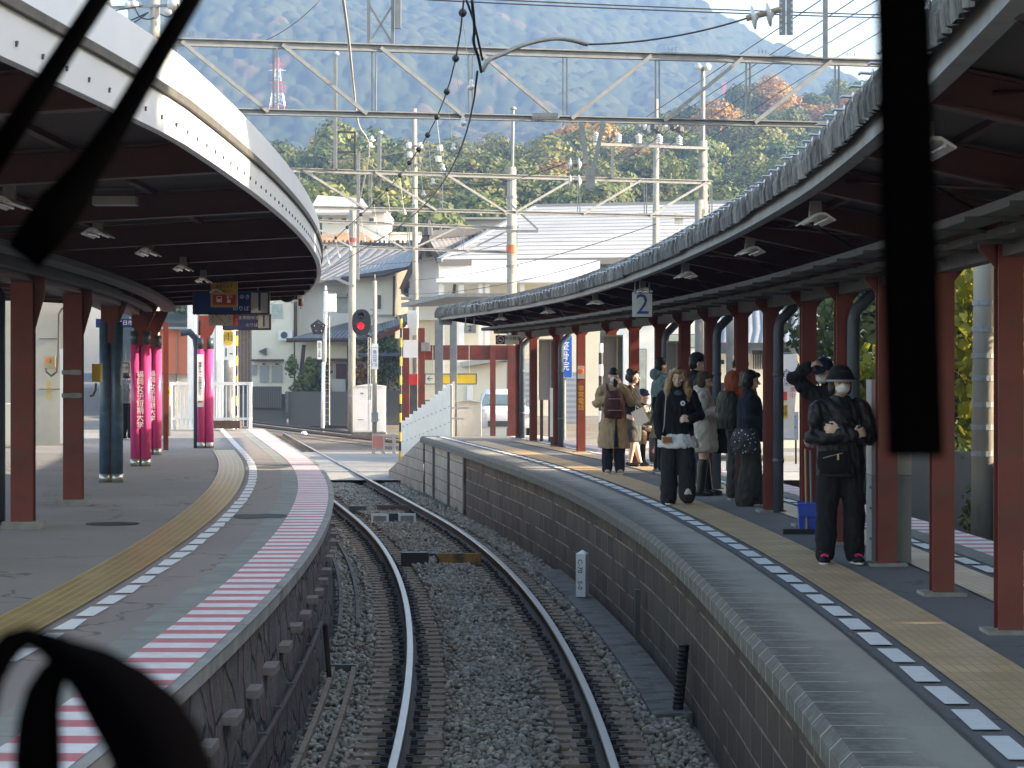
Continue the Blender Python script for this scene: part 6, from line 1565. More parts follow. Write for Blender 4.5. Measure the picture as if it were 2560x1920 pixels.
c_blk = cloth('black_cloth', (.010, .010, .012)); c_blk2 = cloth('charcoal_trousers', (.022, .021, .022)); c_navy = cloth('navy_cloth', (.014, .018, .032)); c_beige = cloth('beige_coat', (.36, .26, .16)); c_white = cloth('off_white_puffer', (.50, .47, .42)); c_teal = cloth('grey_teal_hoodie', (.13, .20, .215)); c_grey = cloth('grey_wool', (.075, .078, .082)); c_maroon = cloth('maroon_nylon', (.085, .022, .022), rough=.5); c_orange = cloth('rust_orange_cloth', (.24, .055, .02)); c_olive = cloth('olive_nylon', (.035, .036, .026), rough=.55); c_jean = cloth('blue_grey_denim', (.050, .060, .10)); c_frill = cloth('white_frill_cotton', (.66, .66, .67), .05); c_dgrey = cloth('dark_grey_cord', (.035, .036, .036)); c_puff = cloth('black_quilted_nylon', (.012, .012, .014), rough=.45)
s_white = M('white_sole', (.62, .60, .56), .6, var=.06); s_blk = M('black_leather', (.010, .010, .011), .35, var=.1); s_beige = cloth('beige_suede', (.34, .27, .21)); s_bluegrey = cloth('pale_blue_mesh', (.20, .26, .32))
def GP(px, py): q = G(px, py, PZ); return V((q.x, q.y, PZ))
# 1 blonde woman walking towards the train
p = Person('woman with long blonde hair in black jacket walking along the yellow paving', GP(1694, 1262), 0, 1.6, yaw=-.05, pitch=.06,
           ha=(-.085, .01, .84), ka=(-.10, -.03, .46), aa=(-.105, 0, .078), kb=(.098, -.09, .48), ab=(.105, .06, .13), tb=(.0, -.62, .78), ea=(-.235, .05, 1.02), wa=(-.20, -.10, .80), eb=(.265, .04, 1.04), wb=(.13, -.19, 1.0), handdir={'a': ((.35, -.5, -.6), (.7, .2, .3), .9), 'b': ((-.85, -.25, .1), (0, .8, -.4), .8)}, skin=(.66, .46, .36))
p.J['ab'] = V((.105, -.13, .115)); 
p.trousers(c_blk2, (.112, .105, .098), hem=1.0, wrinkle=.014); p.shirt('jacket', c_blk, -.12, (.195, .13), (.178, .122), (.205, .145), (.070, .056))
b = Blob(); p.torso(b, [(-.40, .240, .185), (-.33, .245, .19), (-.2, .225, .17), (-.06, .195, .14)]); sh_ = p.add('frill_shirt', b, c_frill, .009, 1, .018)
b = Blob(); b.ell(p.J['neck'] + V((0, -.075, -.05)), (.055, .03, .06)); p.add('top', b, c_grey, .008, 2)
for a in 'ab': p.shoe(a, c_blk, s_white)
HB = SHORT + [((s_ * .080, .005, 1.50), (.030, .072, .085)) for s_ in (-1, 1)] + [((s_ * .105, .01, 1.40), (.044, .070, .09)) for s_ in (-1, 1)] + [((s_ * .125, -.015, 1.30), (.055, .065, .09)) for s_ in (-1, 1)] + [((s_ * .112, -.045, 1.23), (.045, .05, .07)) for s_ in (-1, 1)] + [((0, .085, 1.38), (.10, .04, .16))]
p.hair(m_blond, HB + [((s_ * .070, -.025, 1.53), (.020, .045, .05)) for s_ in (-1, 1)], .009)
b = Blob(); b.ell(p.hp((.012, .0, 1.603)), (.022, .07, .012)); p.add('hair_parting', b, m_hairb, .006, 1)
b = MB(); b.lathe([(.030, 0), (.030, .006), (.02, .009)], p.J['neck'] + V((.052, -.142, -.145)), 18, Matrix.Rotation(R(90), 3, 'X')); bd_ = b.build('badge', m_white, p.t, local=True)
b = MB(); b.lathe([(.011, 0), (.011, .011)], p.J['neck'] + V((.050, -.143, -.145)), 8, Matrix.Rotation(R(90), 3, 'X')); b.build('badge_print', c_grey, bd_, local=True)
b = MB(); b.tube([p.J['sa'] + V((.03, -.06, .045)), p.J['sa'] + V((.015, -.132, -.1)), p.J['sa'] + V((.0, -.135, -.35)), p.J['sa'] + V((-.02, -.12, -.46))], .006, 6); b.build('bag_strap', m_lwire, p.t, local=True)
b = MB(); b.box(p.J['wa'] + V((.065, -.075, -.035)), (.11, .03, .065), .3); b.build('wallet', M('orange_leather', (.50, .20, .06), .5), p.t, local=True)
# 2 person in a long beige coat with a maroon backpack worn in front
p = Person('person in long beige coat and mask with maroon backpack worn on the chest', GP(1534, 1186), .05, 1.6, yaw=-.05, pitch=.12, ea=(-.255, .02, 1.06), wa=(-.13, -.16, 1.14), eb=(.26, -.05, 1.08), wb=(.085, -.19, 1.34), handdir={'a': ((.5, -.1, .8), (.5, .3, -.3), .7), 'b': ((-.25, -.1, .9), (-.5, .4, 0), .4)})
p.trousers(c_navy, (.105, .088, .080)); b = Blob()
p.torso(b, [(-.98, .245, .19), (-.7, .24, .18), (-.3, .215, .155), (0, .19, .135), (.35, .175, .122), (.62, .188, .125), (.85, .18, .105), (.97, .10, .078), (1.03, .07, .068)])
for a in 'ab': p.sleeve(b, a, .075, .060)
b.rc(p.J['sa'], .07, p.J['neck'] + V((0, 0, -.05)), .066, p.J['sb'], .07); p.add('coat', b, c_beige, .010, 3, .018)
b = MB(); c = p.J['pelvis']; b.prism([(.0, 0, .05), (.035, 0, -.45), (-.03, 0, -.45)], c + V((.02, -.17, 0)), c + V((.02, -.20, 0))); b.build('coat_opening', c_navy, p.t, local=True)
b = Blob(); c = p.J['pelvis'].lerp(p.J['neck'], .42) + V((-.01, -.215, 0)); b.loft([(c + V((0, 0, -.21)), .15, .075), (c + V((0, 0, -.12)), .165, .10), (c, .15, .10), (c + V((0, 0, .14)), .125, .085), (c + V((0, 0, .2)), .09, .06)]); bk = p.add('backpack', b, c_maroon, .009, 3, .012)
b = MB(); 
for z in (-.09, .08): b.tube([c + V((-.10, -.105, z)), c + V((0, -.115, z)), c + V((.10, -.105, z))], .005, 5)
b.build('zip', m_lwire, bk, local=True)
b = Blob(); b.rc(c + V((-.09, .0, .17)), .020, p.J['sa'] + V((.05, -.09, .03)), .020, p.J['sa'] + V((.06, 0, .065)), .020); b.rc(c + V((.09, .0, .17)), .020, p.J['sb'] + V((-.05, -.09, .03)), .020, p.J['sb'] + V((-.06, 0, .065)), .020); p.add('backpack_strap', b, c_maroon, .008, 1, parent=bk)
p.hair(m_hairk, SHORT + [((0, -.06, 1.535), (.066, .04, .032))]); p.mask(m_mask)
b = MB(); b.box(p.hp((.03, -.155, 1.40)), (.075, .012, .13), .2); b.build('phone', s_blk, p.t, local=True)
for a in 'ab': p.shoe(a, s_beige, s_white)
# 3 woman in profile with hair up, grey dress, bare legs and black pumps
p = Person('woman in profile with pinned up hair, grey dress, bare legs and black pumps', GP(1583, 1173), R(72), 1.58, yaw=0, pitch=.12, ka=(-.075, -.02, .46), aa=(-.06, .04, .11), kb=(.075, .0, .46), ab=(.06, -.10, .11), ea=(-.2, .04, 1.05), wa=(-.12, -.17, .98), eb=(.2, .04, 1.05), wb=(.12, -.17, .98), skin=(.66, .46, .37))
b = Blob(); p.torso(b, [(-.88, .165, .13), (-.6, .175, .14), (-.2, .175, .135), (.1, .165, .12), (.35, .145, .11), (.62, .165, .12), (.85, .16, .10), (.97, .09, .07)]); p.add('dress', b, c_grey, .010, 3, .014)
b = Blob(); p.torso(b, [(.05, .18, .13), (.35, .165, .122), (.62, .178, .126), (.85, .17, .105), (.97, .10, .075), (1.03, .066, .06)])
for a in 'ab': p.sleeve(b, a, .066, .056)
p.add('cardigan', b, c_blk, .010, 3, .012); p.hair(m_hairb, BOB + [((0, .085, 1.56), (.055, .05, .05)), ((0, .095, 1.47), (.05, .05, .06))], .01)
for a in 'ab': p.shoe(a, s_blk, None, low=True, size=.9)
pb = thing('paper_bag', 'white paper shopping bag hanging from the arm of the profiled woman', 'bag', P(1600, 1060, 37.6)); b = MB(); b.box(P(1600, 1042, 37.6), (.20, .10, .24), .5, Matrix.Rotation(R(-25), 3, 'Y')); b.build('bag', m_white, pb)
b = MB(); b.tube([P(1588, 1030, 37.55), P(1590, 1014, 37.5), P(1596, 1020, 37.55)], .006, 5); b.build('handle', m_lwire, pb)
# 4 seated person with navy beanie on a bench, printed suitcase beside
bx_ = V((2.2, 40.0, PZ))
bn = thing('bench', 'small dark platform bench under the seated person', 'bench', bx_); b = MB(); b.box(bx_ + V((0, .1, .41)), (.9, .4, .05)); b.build('seat', m_dgrey, bn)
for s_ in (-1, 1): b = MB(); b.box(bx_ + V((s_ * .38, .1, .2)), (.06, .36, .40)); b.build('leg', m_dgrey, bn)
sdz = -.40
p = Person('seated person in navy beanie and camouflage jacket lit by low sun', bx_, R(12), 1.6, yaw=.25, pitch=.05, pelvis=(0, .1, .50), neck=(0, .05, .975), head=(0, .03, 1.115), sa=(-.165, .06, .925), ea=(-.21, -.02, .68), wa=(-.06, -.26, .60), sb=(.165, .06, .925), eb=(.21, -.02, .68), wb=(.06, -.26, .60), ha=(-.09, .06, .50), ka=(-.11, -.34, .50), aa=(-.11, -.32, .08), hb=(.09, .06, .50), kb=(.12, -.34, .50), ab=(.12, -.30, .08), skin=(.60, .40, .29))
m_camo = cloth('camouflage', (.12, .13, .10), .5, vs=12, col2=(.32, .33, .27)); p.shirt('jacket', m_camo, .02, (.185, .13), (.175, .13), (.185, .14), (.07, .05)); p.trousers(cloth('tan_trousers', (.30, .22, .14)), (.09, .075, .065), hem=.3)
b = Blob()
for a in 'ab': b.rc(p.J['ka'.replace('a', a, 1) if a == 'b' else 'ka'] if False else p.J['k' + a], .055, p.J['a' + a], .045)
p.add('leggings', b, c_blk, .009, 2); b = Blob(); b.ell(p.hp((0, .02, 1.55)), (.086, .098, .072), p.hrot); b.rc(p.hp((-.06, -.05, 1.525)), .022, p.hp((0, -.082, 1.525)), .022, p.hp((.06, -.05, 1.525)), .022); p.add('beanie', b, cloth('navy_knit', (.02, .025, .07)), .008, 2, .006)
for a in 'ab': p.shoe(a, c_blk, s_white)
sc_ = thing('suitcase', 'black suitcase with a pink flower print in front of the bench', 'suitcase', (2.40, 39.3, PZ)); b = Blob(); b.loft([((2.40, 39.3, PZ + .06 + .08 * k), .16 if 0 < k < 6 else .14, .10) for k in range(7)], 16); me, _ = b.mesh('shell', .012, 2); link(me, 'shell', s_blk, sc_)
b = MB(); 
for k in range(7): b.lathe([(.045, 0), (.02, .006)], (2.40 + .07 * math.cos(k * 1.1) * (1 if k else 0), 39.19, PZ + .33 + .09 * math.sin(k * 1.7)), 9, Matrix.Rotation(R(90), 3, 'X'))
b.build('flower_print', M('pink_print', (.55, .26, .26), .6), sc_)
# 5 man in grey teal hoodie from the side
p = Person('man in grey teal hooded jacket with black shoulder bag turned to the right', GP(1655, 1184), R(100), 1.76, yaw=.1, pitch=.1, ea=(-.2, .03, 1.04), wa=(-.15, -.16, .98), eb=(.2, .03, 1.04), wb=(.15, -.16, .98), female=False)
p.trousers(c_blk, (.105, .085, .072)); p.shirt('hoodie', c_teal, -.08, (.20, .145), (.19, .138), (.195, .145), (.075, .055), .014)
b = Blob(); b.ell(p.J['neck'] + V((0, .085, .035)), (.105, .085, .085)); b.rc(p.J['neck'] + V((-.07, .0, .0)), .04, p.J['neck'] + V((0, -.05, -.01)), .035, p.J['neck'] + V((.07, 0, 0)), .04); p.add('hood', b, c_teal, .009, 2, .008); p.hair(m_hairk, SHORT)
b = Blob(); c = p.J['pelvis'] + V((-.21, .02, .10)); b.loft([(c + V((0, 0, -.11)), .06, .15), (c, .07, .165), (c + V((0, 0, .10)), .06, .155)]); p.add('shoulder_bag', b, c_blk, .009, 2, .006)
b = Blob(); c = p.J['pelvis'] + V((-.2, .03, -.22)); b.loft([(c + V((0, 0, -.14)), .05, .17), (c, .05, .16), (c + V((0, 0, .10)), .035, .12)]); p.add('tote_bag', b, cloth('beige_canvas', (.28, .25, .18)), .009, 2, .008)
for a in 'ab': p.shoe(a, s_bluegrey, s_white, size=1.1)
# 6 man in dark cap behind
p = Person('tall man in dark cap and black jacket behind the white coat, facing right', V((2.52, 32.6, PZ)), R(95), 1.80, pitch=.15, ea=(-.2, .02, 1.04), wa=(-.12, -.18, 1.02), eb=(.2, .02, 1.04), wb=(.12, -.18, 1.02), female=False)
p.trousers(c_jean, (.11, .09, .08)); p.shirt('jacket', c_blk, -.1, (.205, .14), (.19, .135), None, (.075, .055)); p.hair(m_hairk, SHORT)
b = Blob(); b.ell(p.hp((0, .02, 1.545)), (.088, .10, .075), p.hrot); b.ell(p.hp((0, -.12, 1.52)), (.065, .07, .012), p.hrot); p.add('cap', b, cloth('dark_cap', (.018, .02, .03)), .008, 2)
for a in 'ab': p.shoe(a, c_blk, s_white)
# 7 girl in a white puffer coat, black boots
p = Person('girl in off white puffer coat and tall black boots looking at a phone', GP(1758, 1239), R(80), 1.56, pitch=.30, ea=(-.22, .0, 1.05), wa=(-.08, -.23, 1.10), eb=(.22, .0, 1.05), wb=(.08, -.24, 1.08), aa=(-.075, .03, .075), ab=(.08, -.06, .075), handdir={'a': ((.1, -.6, .6), (.8, 0, 0), .6), 'b': ((-.1, -.6, .6), (-.8, 0, 0), .6)})
b = Blob(); p.torso(b, [(-.62, .205, .185), (-.5, .225, .205), (-.2, .225, .19), (.1, .22, .18), (.35, .21, .17), (.6, .21, .16), (.82, .20, .13), (.95, .13, .10), (1.08, .085, .085)])
for a in 'ab': p.sleeve(b, a, .088, .062)
b.rc(p.J['neck'] + V((0, .03, 0)), .085, p.J['neck'] + V((0, .03, .06)), .078); p.add('puffer_coat', b, c_white, .010, 3, .02); p.hair(cloth('ash_brown_hair', (.07, .05, .035)), BOB + [((0, .075, 1.53), (.06, .05, .06)), ((0, .09, 1.43), (.06, .05, .06))], .012)
b = Blob(); b.rc(p.J['sb'] + V((-.02, .09, .05)), .022, p.J['sb'] + V((0, .0, .08)), .022, p.J['neck'] + V((.1, -.13, -.12)), .022, p.J['pelvis'] + V((-.05, -.21, .2)), .020); p.add('bag_strap', b, c_blk, .008, 1)
b = MB(); b.box(p.J['wb'] + V((-.08, -.10, .09)), (.075, .012, .15), 0, Matrix.Rotation(R(-35), 3, 'X')); b.build('phone', cloth('brown_phone_case', (.10, .05, .04)), p.t, local=True)
for a in 'ab': p.shoe(a, s_blk, s_blk, boot=.92, size=1.15)
b = Blob(); c = V((1.93 * 0 + 2.72, 30.2, PZ + .73)); b.loft([(c + V((0, 0, -.20)), .19, .09), (c, .18, .10), (c + V((0, 0, .17)), .13, .07)]); me, _ = b.mesh('tote', .01, 3, .012); tb_ = thing('tote_bag', 'large black tote bag held beside the white puffer coat', 'bag', c); link(me, 'bag', c_blk, tb_)
b = MB(); b.tube([c + V((-.1, 0, .15)), c + V((-.07, 0, .32)), c + V((.0, 0, .36)), c + V((.07, 0, .32)), c + V((.1, 0, .15))], .010, 6); b.build('handle', c_blk, tb_)
# 8 person with knit cap, rust hood, fur trim and olive rucksack
p = Person('person in dark knit cap and rust orange hood with fur trim and olive rucksack', GP(1852, 1250), R(120), 1.70, pitch=.1, yaw=.1, ea=(-.23, .0, 1.05), wa=(-.12, -.19, .98), eb=(.23, .0, 1.05), wb=(.12, -.19, .98), female=False)
p.trousers(c_dgrey, (.115, .105, .10), wrinkle=.014); p.shirt('jacket', c_orange, -.02, (.215, .15), (.20, .145), None, (.082, .058), .014)
b = Blob(); b.ell(p.J['neck'] + V((0, .10, .0)), (.13, .09, .15)); p.add('hood', b, c_orange, .009, 2, .008); b = Blob()
for k in range(9): a = -1.9 + k * .475; b.ell(p.J['neck'] + V((.14 * math.sin(a), .06 - .02 * math.cos(a), .02 + .11 * math.cos(a))), (.042, .045, .042))
p.add('fur_trim', b, cloth('grey_brown_fur', (.15, .12, .09), .4), .008, 1, .02)
b = Blob(); c = p.J['pelvis'].lerp(p.J['neck'], .38) + V((-.04, .21, 0)); b.loft([(c + V((0, 0, -.22)), .14, .08), (c + V((0, 0, -.1)), .17, .12), (c + V((0, 0, .1)), .155, .11), (c + V((0, 0, .2)), .10, .07)]); p.add('rucksack', b, c_olive, .010, 3, .014)
b = Blob(); b.ell(p.hp((0, .015, 1.548)), (.09, .10, .085), p.hrot); p.add('knit_cap', b, cloth('dark_green_knit', (.025, .028, .018), .3), .008, 2, .006); b = Blob(); b.ell(p.hp((0, .015, 1.508)), (.094, .104, .028), p.hrot); p.add('cap_band', b, c_orange, .008, 1, .005); p.hair(m_hairk, [((0, .05, 1.46), (.074, .055, .05))])
for a in 'ab': p.shoe(a, s_blk, s_blk, size=1.1)
# 9 person in navy coat with wide grey trousers and dotted bag
p = Person('person in navy jacket and wide grey trousers carrying a dotted bag, facing right', GP(1876, 1264), R(84), 1.575, pitch=.22, ea=(-.22, .02, 1.04), wa=(-.14, -.17, .98), eb=(.22, .02, 1.04), wb=(.14, -.17, .98), aa=(-.1, .06, .075), ab=(.1, -.05, .075))
p.trousers(c_dgrey, (.125, .125, .125), hem=1.0, wrinkle=.016); p.shirt('jacket', c_navy, -.22, (.205, .15), (.20, .148), (.215, .165), (.08, .056), .014); p.hair(m_hairk, BOB, .008)
m_dot, nt, bs = newmat('navy_dotted_cloth'); vo = nd(nt, 'ShaderNodeTexVoronoi', Scale=28.0); nt.links.new(coords(nt), vo.inputs['Vector']); nt.links.new(mixc(nt, mth(nt, 'LESS_THAN', vo.outputs['Distance'], .22), (.012, .014, .028), (.65, .65, .66)), bs.inputs['Base Color'])
b = Blob(); c = p.J['pelvis'] + V((-.25, .05, -.08)); b.loft([(c + V((0, 0, -.16)), .05, .15), (c, .07, .17), (c + V((0, 0, .14)), .04, .12)]); p.add('dotted_bag', b, m_dot, .009, 2, .012)
for a in 'ab': p.shoe(a, c_navy, s_white)
# 10 cleaner in navy cap with broom and blue dustpan
p = Person('cleaner in navy cap and mask, dark jacket, one hand raised to the cap', V((3.20, 23.55, PZ)), R(-12), 1.69, yaw=-.3, pitch=.22, neck=(-.09, -.02, 1.335), head=(-.12, -.05, 1.475), sa=(-.25, -.02, 1.285), sb=(.075, -.01, 1.285), ea=(-.40, -.07, 1.42), wa=(-.26, -.15, 1.53), eb=(.10, -.04, 1.04), wb=(-.20, -.19, .88), handdir={'a': ((.75, -.1, .35), (.3, .3, -.6), .5), 'b': ((-.5, -.3, -.6), (0, .7, 0), .8)}, female=False)
p.trousers(c_dgrey, (.11, .095, .085)); p.shirt('jacket', c_blk, -.1, (.21, .15), (.20, .148), None, (.08, .058), .014); p.hair(m_hairk, SHORT[:2]); p.mask(m_mask)
b = Blob(); b.ell(p.hp((0, .02, 1.545)), (.088, .10, .074), p.hrot); b.ell(p.hp((0, -.115, 1.512)), (.068, .075, .011), p.hrot); p.add('cap', b, cloth('navy_cap', (.012, .016, .06)), .008, 2)
for a in 'ab': p.shoe(a, c_blk, s_white)
b = Blob(); b.ell(p.J['wb'] + V((-.03, -.03, -.04)), (.055, .05, .07)); p.add('glove', b, cloth('grey_pink_glove', (.24, .16, .16)), .007, 2, .008)
m_bpl = M('blue_plastic', (.025, .07, .42), .35, var=.08); dp = thing('dustpan', 'blue long handled dustpan standing on the platform beside the cleaner', 'dustpan', GP(2026, 1332))
g0 = GP(2026, 1332); b = MB(); b.hexa([g0 + V(q) for q in ((-.115, -.1, 0), (.115, -.1, 0), (.10, .14, 0), (-.10, .14, 0), (-.125, -.12, .16), (.125, -.12, .16), (.11, .16, .30), (-.11, .16, .30))]); b.build('pan', m_bpl, dp)
b = MB(); b.hexa([g0 + V(q) for q in ((-.125, -.135, .165), (.125, -.135, .165), (.12, -.05, .165), (-.12, -.05, .165), (-.135, -.14, .29), (.135, -.14, .29), (.12, -.04, .29), (-.12, -.04, .29))]); b.build('flap', m_bpl, dp)
b = MB(); b.tube([g0 + V((.02, .06, .15)), g0 + V((.0, .0, .80))], .012, 8); b.build('handle', m_gsteel, dp)
br_ = thing('broom', 'broom with dark bristles lying by the blue dustpan, wooden stick upright', 'broom', g0); b = MB(); b.tube([g0 + V((-.05, -.12, .03)), g0 + V((-.055, -.05, .82))], .012, 8); b.build('stick', M('wooden_stick', (.34, .22, .12), .6), br_)
b = MB(); b.box(g0 + V((-.14, -.2, .025)), (.30, .06, .05)); b.build('bristles', m_black, br_)
b = MB(); b.box(g0 + V((.22, .05, .45)), (.12, .1, .8)); tag(b.build('blue_bin_bag', m_bpl), 'tall blue plastic bag holder standing behind the dustpan', 'bag holder')
# 11 woman in black bucket hat, arms crossed
p = Person('woman in black bucket hat and mask with arms crossed, black quilted jacket, pink shoe laces', GP(2102, 1411), R(4), 1.60, yaw=.08, pitch=.03, ka=(-.115, -.01, .46), aa=(-.125, .02, .075), kb=(.105, -.01, .46), ab=(.118, .02, .075), ta=(-.25, -1, 0), tb=(.12, -1, 0), sa=(-.172, .01, 1.275), sb=(.172, .01, 1.275), ea=(-.235, -.03, 1.03), wa=(.06, -.215, 1.06), eb=(.235, -.03, 1.03), wb=(-.05, -.185, 1.10), handdir={'a': ((.85, .15, .25), (0, .8, 0), .5), 'b': ((-.85, .2, .1), (0, .8, 0), .5)})
p.trousers(c_blk, (.108, .092, .082), wrinkle=.014); b = Blob(); p.torso(b, [(-.30, .195, .140), (-.1, .20, .142), (.15, .19, .136), (.38, .185, .132), (.62, .195, .138), (.84, .187, .116), (.96, .115, .088), (1.07, .073, .073)])
for a in 'ab': p.sleeve(b, a, .077, .056)
b.rc(p.J['sa'], .075, p.J['neck'] + V((0, 0, -.05)), .070, p.J['sb'], .075); p.add('quilted_jacket', b, c_puff, .010, 3, .020)
b = Blob(); c = p.J['pelvis'] + V((-.09, -.175, -.0)); b.loft([(c + V((0, 0, -.11)), .11, .03), (c + V((0, 0, -.03)), .14, .045), (c + V((0, 0, .07)), .13, .035)]); wb_ = p.add('waist_bag', b, c_blk, .008, 2, .006)
b = MB(); b.tube([c + V((-.10, -.05, .015)), c + V((-.03, -.062, .035)), c + V((.06, -.055, .055))], .005, 5); b.box(c + V((.02, -.062, .025)), (.014, .008, .05)); b.build('zip', M('brass_zip', (.5, .42, .25), .35, .7), wb_, local=True)
p.hair(m_hairb, BOB); p.mask(m_mask)
b = Blob(); b.ell(p.hp((0, .02, 1.555)), (.095, .105, .075), p.hrot); b.loft([(p.hp((0, .015, 1.500)), .130, .142), (p.hp((0, .015, 1.525)), .112, .124), (p.hp((0, .015, 1.565)), .094, .105)]); ht = p.add('bucket_hat', b, c_blk, .008, 2, .004)
b = Blob(); b.loft([(p.hp((0, .012, 1.488)), .133, .146), (p.hp((0, .012, 1.506)), .127, .14)]); p.add('hat_brim', b, cloth('grey_brim', (.30, .30, .30)), .007, 1, parent=ht)
for a in 'ab':
    o = p.shoe(a, c_blk, s_white, size=1.05); b = MB(); an = p.J['a' + a]; f = V(p.J['t' + a]).normalized()
    for k in range(4):
        c = an + f * (.045 + .022 * k) + V((0, 0, .022 - .009 * k)); sdv = V((-f.y, f.x, 0)); b.tube([c - sdv * .032, c + V((0, 0, .012)), c + sdv * .032], .0055, 5)
    b.tube([an + f * .05 + V((-.04, -.01, .03)), an + f * .06 + V((0, 0, .045)), an + f * .05 + V((.045, -.01, .025))], .007, 5); b.build('pink_lace', M('pink_lace_' + a, (.75, .03, .22), .5), o, local=True)
# 12 person on the other platform, half hidden
p = Person('person in grey windbreaker half hidden behind the blue column, seen from behind', V((-8.62, 53.8, PZ)), R(160), 1.58, ea=(-.2, 0, 1.04), wa=(-.12, -.17, 1.0), eb=(.2, 0, 1.04), wb=(.12, -.17, 1.0))
p.trousers(c_blk, (.105, .09, .08)); p.shirt('windbreaker', cloth('grey_windbreaker', (.10, .10, .115), rough=.5), -.1, (.205, .15), (.2, .145), None, (.08, .058), .014); p.hair(m_hairk, BOB)
for a in 'ab': p.shoe(a, c_blk, s_white)
# ------------------------------------------------------------------ signs and platform furniture
m_blue = M('sign_blue', (.012, .045, .22), .4, var=.05); m_blue2 = M('pale_sign_blue', (.09, .12, .30), .4, var=.05)
m_cream2 = M('sign_cream', (.55, .54, .48), .5, var=.04); m_yel = M('sign_yellow', (.72, .46, .03), .5, var=.06); m_redp = M('sign_red', (.60, .05, .03), .5, var=.05)
def sign(label, px0, px1, py0, py1, Y, mat, th=.04, rods=True, top=None, name='hanging_sign', frame=None):
    a, c = P(px0, py1, Y), P(px1, py0, Y); ctr = (a + c) / 2
    t = thing(name, label, 'sign', ctr); b = MB(); b.box(ctr, (c.x - a.x, th, c.z - a.z)); b.build('panel', mat, t)
    if frame:
        b = MB(); w, h = (c.x - a.x) / 2 + .012, (c.z - a.z) / 2 + .012
        for q0, q1 in (((-w, -h), (w, -h)), ((w, -h), (w, h)), ((w, h), (-w, h)), ((-w, h), (-w, -h))): b.bar(ctr + V((q0[0], 0, q0[1])), ctr + V((q1[0], 0, q1[1])), .024, th + .02, (0, 1, 0))
        b.build('frame', frame, t)
    if rods:
        b = MB()
        for s in (-.36, .36): b.tube([ctr + V(((c.x - a.x) * s, 0, (c.z - a.z) / 2)), V((ctr.x + (c.x - a.x) * s, ctr.y, top or 3.95))], .010, 6)
        b.build('hanger_rod', m_gsteel, t)
    return t, ctr, c.x - a.x, c.z - a.z
def stxt(t, s, px, py, Y, size, mat, th=.04, align='CENTER'): return text(s, size, mat, t, face_cam(P(px, py, Y) + V((0, -th / 2 - .003, 0))), align=align)
def spanel(t, px0, px1, py0, py1, Y, mat, name, th=.04, d=.006): 
    a, c = P(px0, py1, Y), P(px1, py0, Y); b = MB(); b.box(((a.x + c.x) / 2, Y - th / 2 - d / 2, (a.z + c.z) / 2), (c.x - a.x, d, c.z - a.z)); return b.build(name, mat, t)
t, *_ = sign('large blue boarding sign with number 1 half covered by the yellow notice', 486, 671, 731, 783, 37, m_blue, frame=m_dgrey)
spanel(t, 628, 670, 732, 782, 37, m_cream2, 'number_panel'); stxt(t, '1', 649, 757, 36.99, .40, m_bluetxt); stxt(t, 'ゆき', 612, 743, 37, .082, m_ltxt); stxt(t, 'のりば', 603, 772, 37, .085, m_ltxt); stxt(t, '太宰府', 545, 743, 37, .082, m_ltxt)
t, *_ = sign('yellow and red emergency button notice with striped border hanging by the blue sign', 527, 594, 700, 768, 34, bands_mat('sign_hazard', (.62, .42, .05), (.35, .30, .2), .03, 0), rods=True)
spanel(t, 531, 590, 705, 736, 34, m_yel, 'upper_panel'); spanel(t, 533, 589, 736, 762, 34, m_redp, 'lower_panel')
stxt(t, '非常時には\n止まります', 561, 712, 33.99, .05, m_blacktxt); stxt(t, '非常通報ボタン', 561, 730, 33.99, .045, m_redtxt)
stxt(t, 'SOS', 574, 742, 33.99, .052, m_ltxt)
b = MB(); c = P(548, 748, 33.96); b.box(c, (.075, .006, .085)); b.build('train_pictogram', m_ltxt, t); b = MB(); b.box(c + V((0, -.004, .02)), (.055, .006, .028)); b.build('pictogram_window', m_redp, t)
b = MB(); c = P(572, 753, 33.96); b.box(c, (.05, .006, .045)); b.box(c + V((-.008, 0, .04)), (.014, .006, .05)); b.build('hand_pictogram', m_ltxt, t)
t, *_ = sign('smaller pale blue boarding sign with number 1 below the large one', 560, 675, 787, 822, 43, m_blue2, frame=m_dgrey, top=3.9)
spanel(t, 646, 673, 788, 820, 43, m_cream2, 'number_panel'); stxt(t, '1', 660, 804, 42.99, .30, m_bluetxt); stxt(t, '太宰府ゆき', 622, 795, 43, .075, m_ltxt); stxt(t, 'のりば', 630, 813, 43, .075, m_ltxt)
t, ctr, w, h = sign('rectangular platform clock with worn numerals below the yellow notice', 522, 583, 783, 814, 39, m_cream2, top=3.75, name='platform_clock')
for k in range(12):
    a = math.pi * 2 * k / 12; b = MB(); b.box(ctr + V((math.sin(a) * .15, -.023, math.cos(a) * .075)), (.016, .005, .018)); b.build('numeral', m_dgrey, t)
b = MB(); b.bar(ctr + V((0, -.025, 0)), ctr + V((-.06, -.025, .06)), .01, .006); b.build('hour_hand', m_blacktxt, t); b = MB(); b.bar(ctr + V((0, -.026, 0)), ctr + V((.045, -.026, -.05)), .008, .006); b.build('minute_hand', m_blacktxt, t)
spanel(t, 583, 593, 783, 814, 39, m_redp, 'side_panel')
t, *_ = sign('dark blue station name sign behind the blue grey column', 240, 338, 797, 819, 46, m_blue, top=3.7); stxt(t, '西鉄二日市', 300, 808, 46, .10, m_ltxt)
t, *_ = sign('small white arrow sign beside the blue grey column', 306, 322, 909, 932, 45, m_cream2, rods=False, frame=m_dgrey); stxt(t, '→', 314, 920, 45, .14, m_blacktxt)
b = MB(); b.tube([P(314, 909, 45), P(314, 860, 45)], .01, 6); b.build('hanger_rod', m_gsteel, t)
rg = thing('rain_sign', 'yellow oval rain sign above a white plate on a grey pole', 'sign', gpt(571, 66.5, 0))
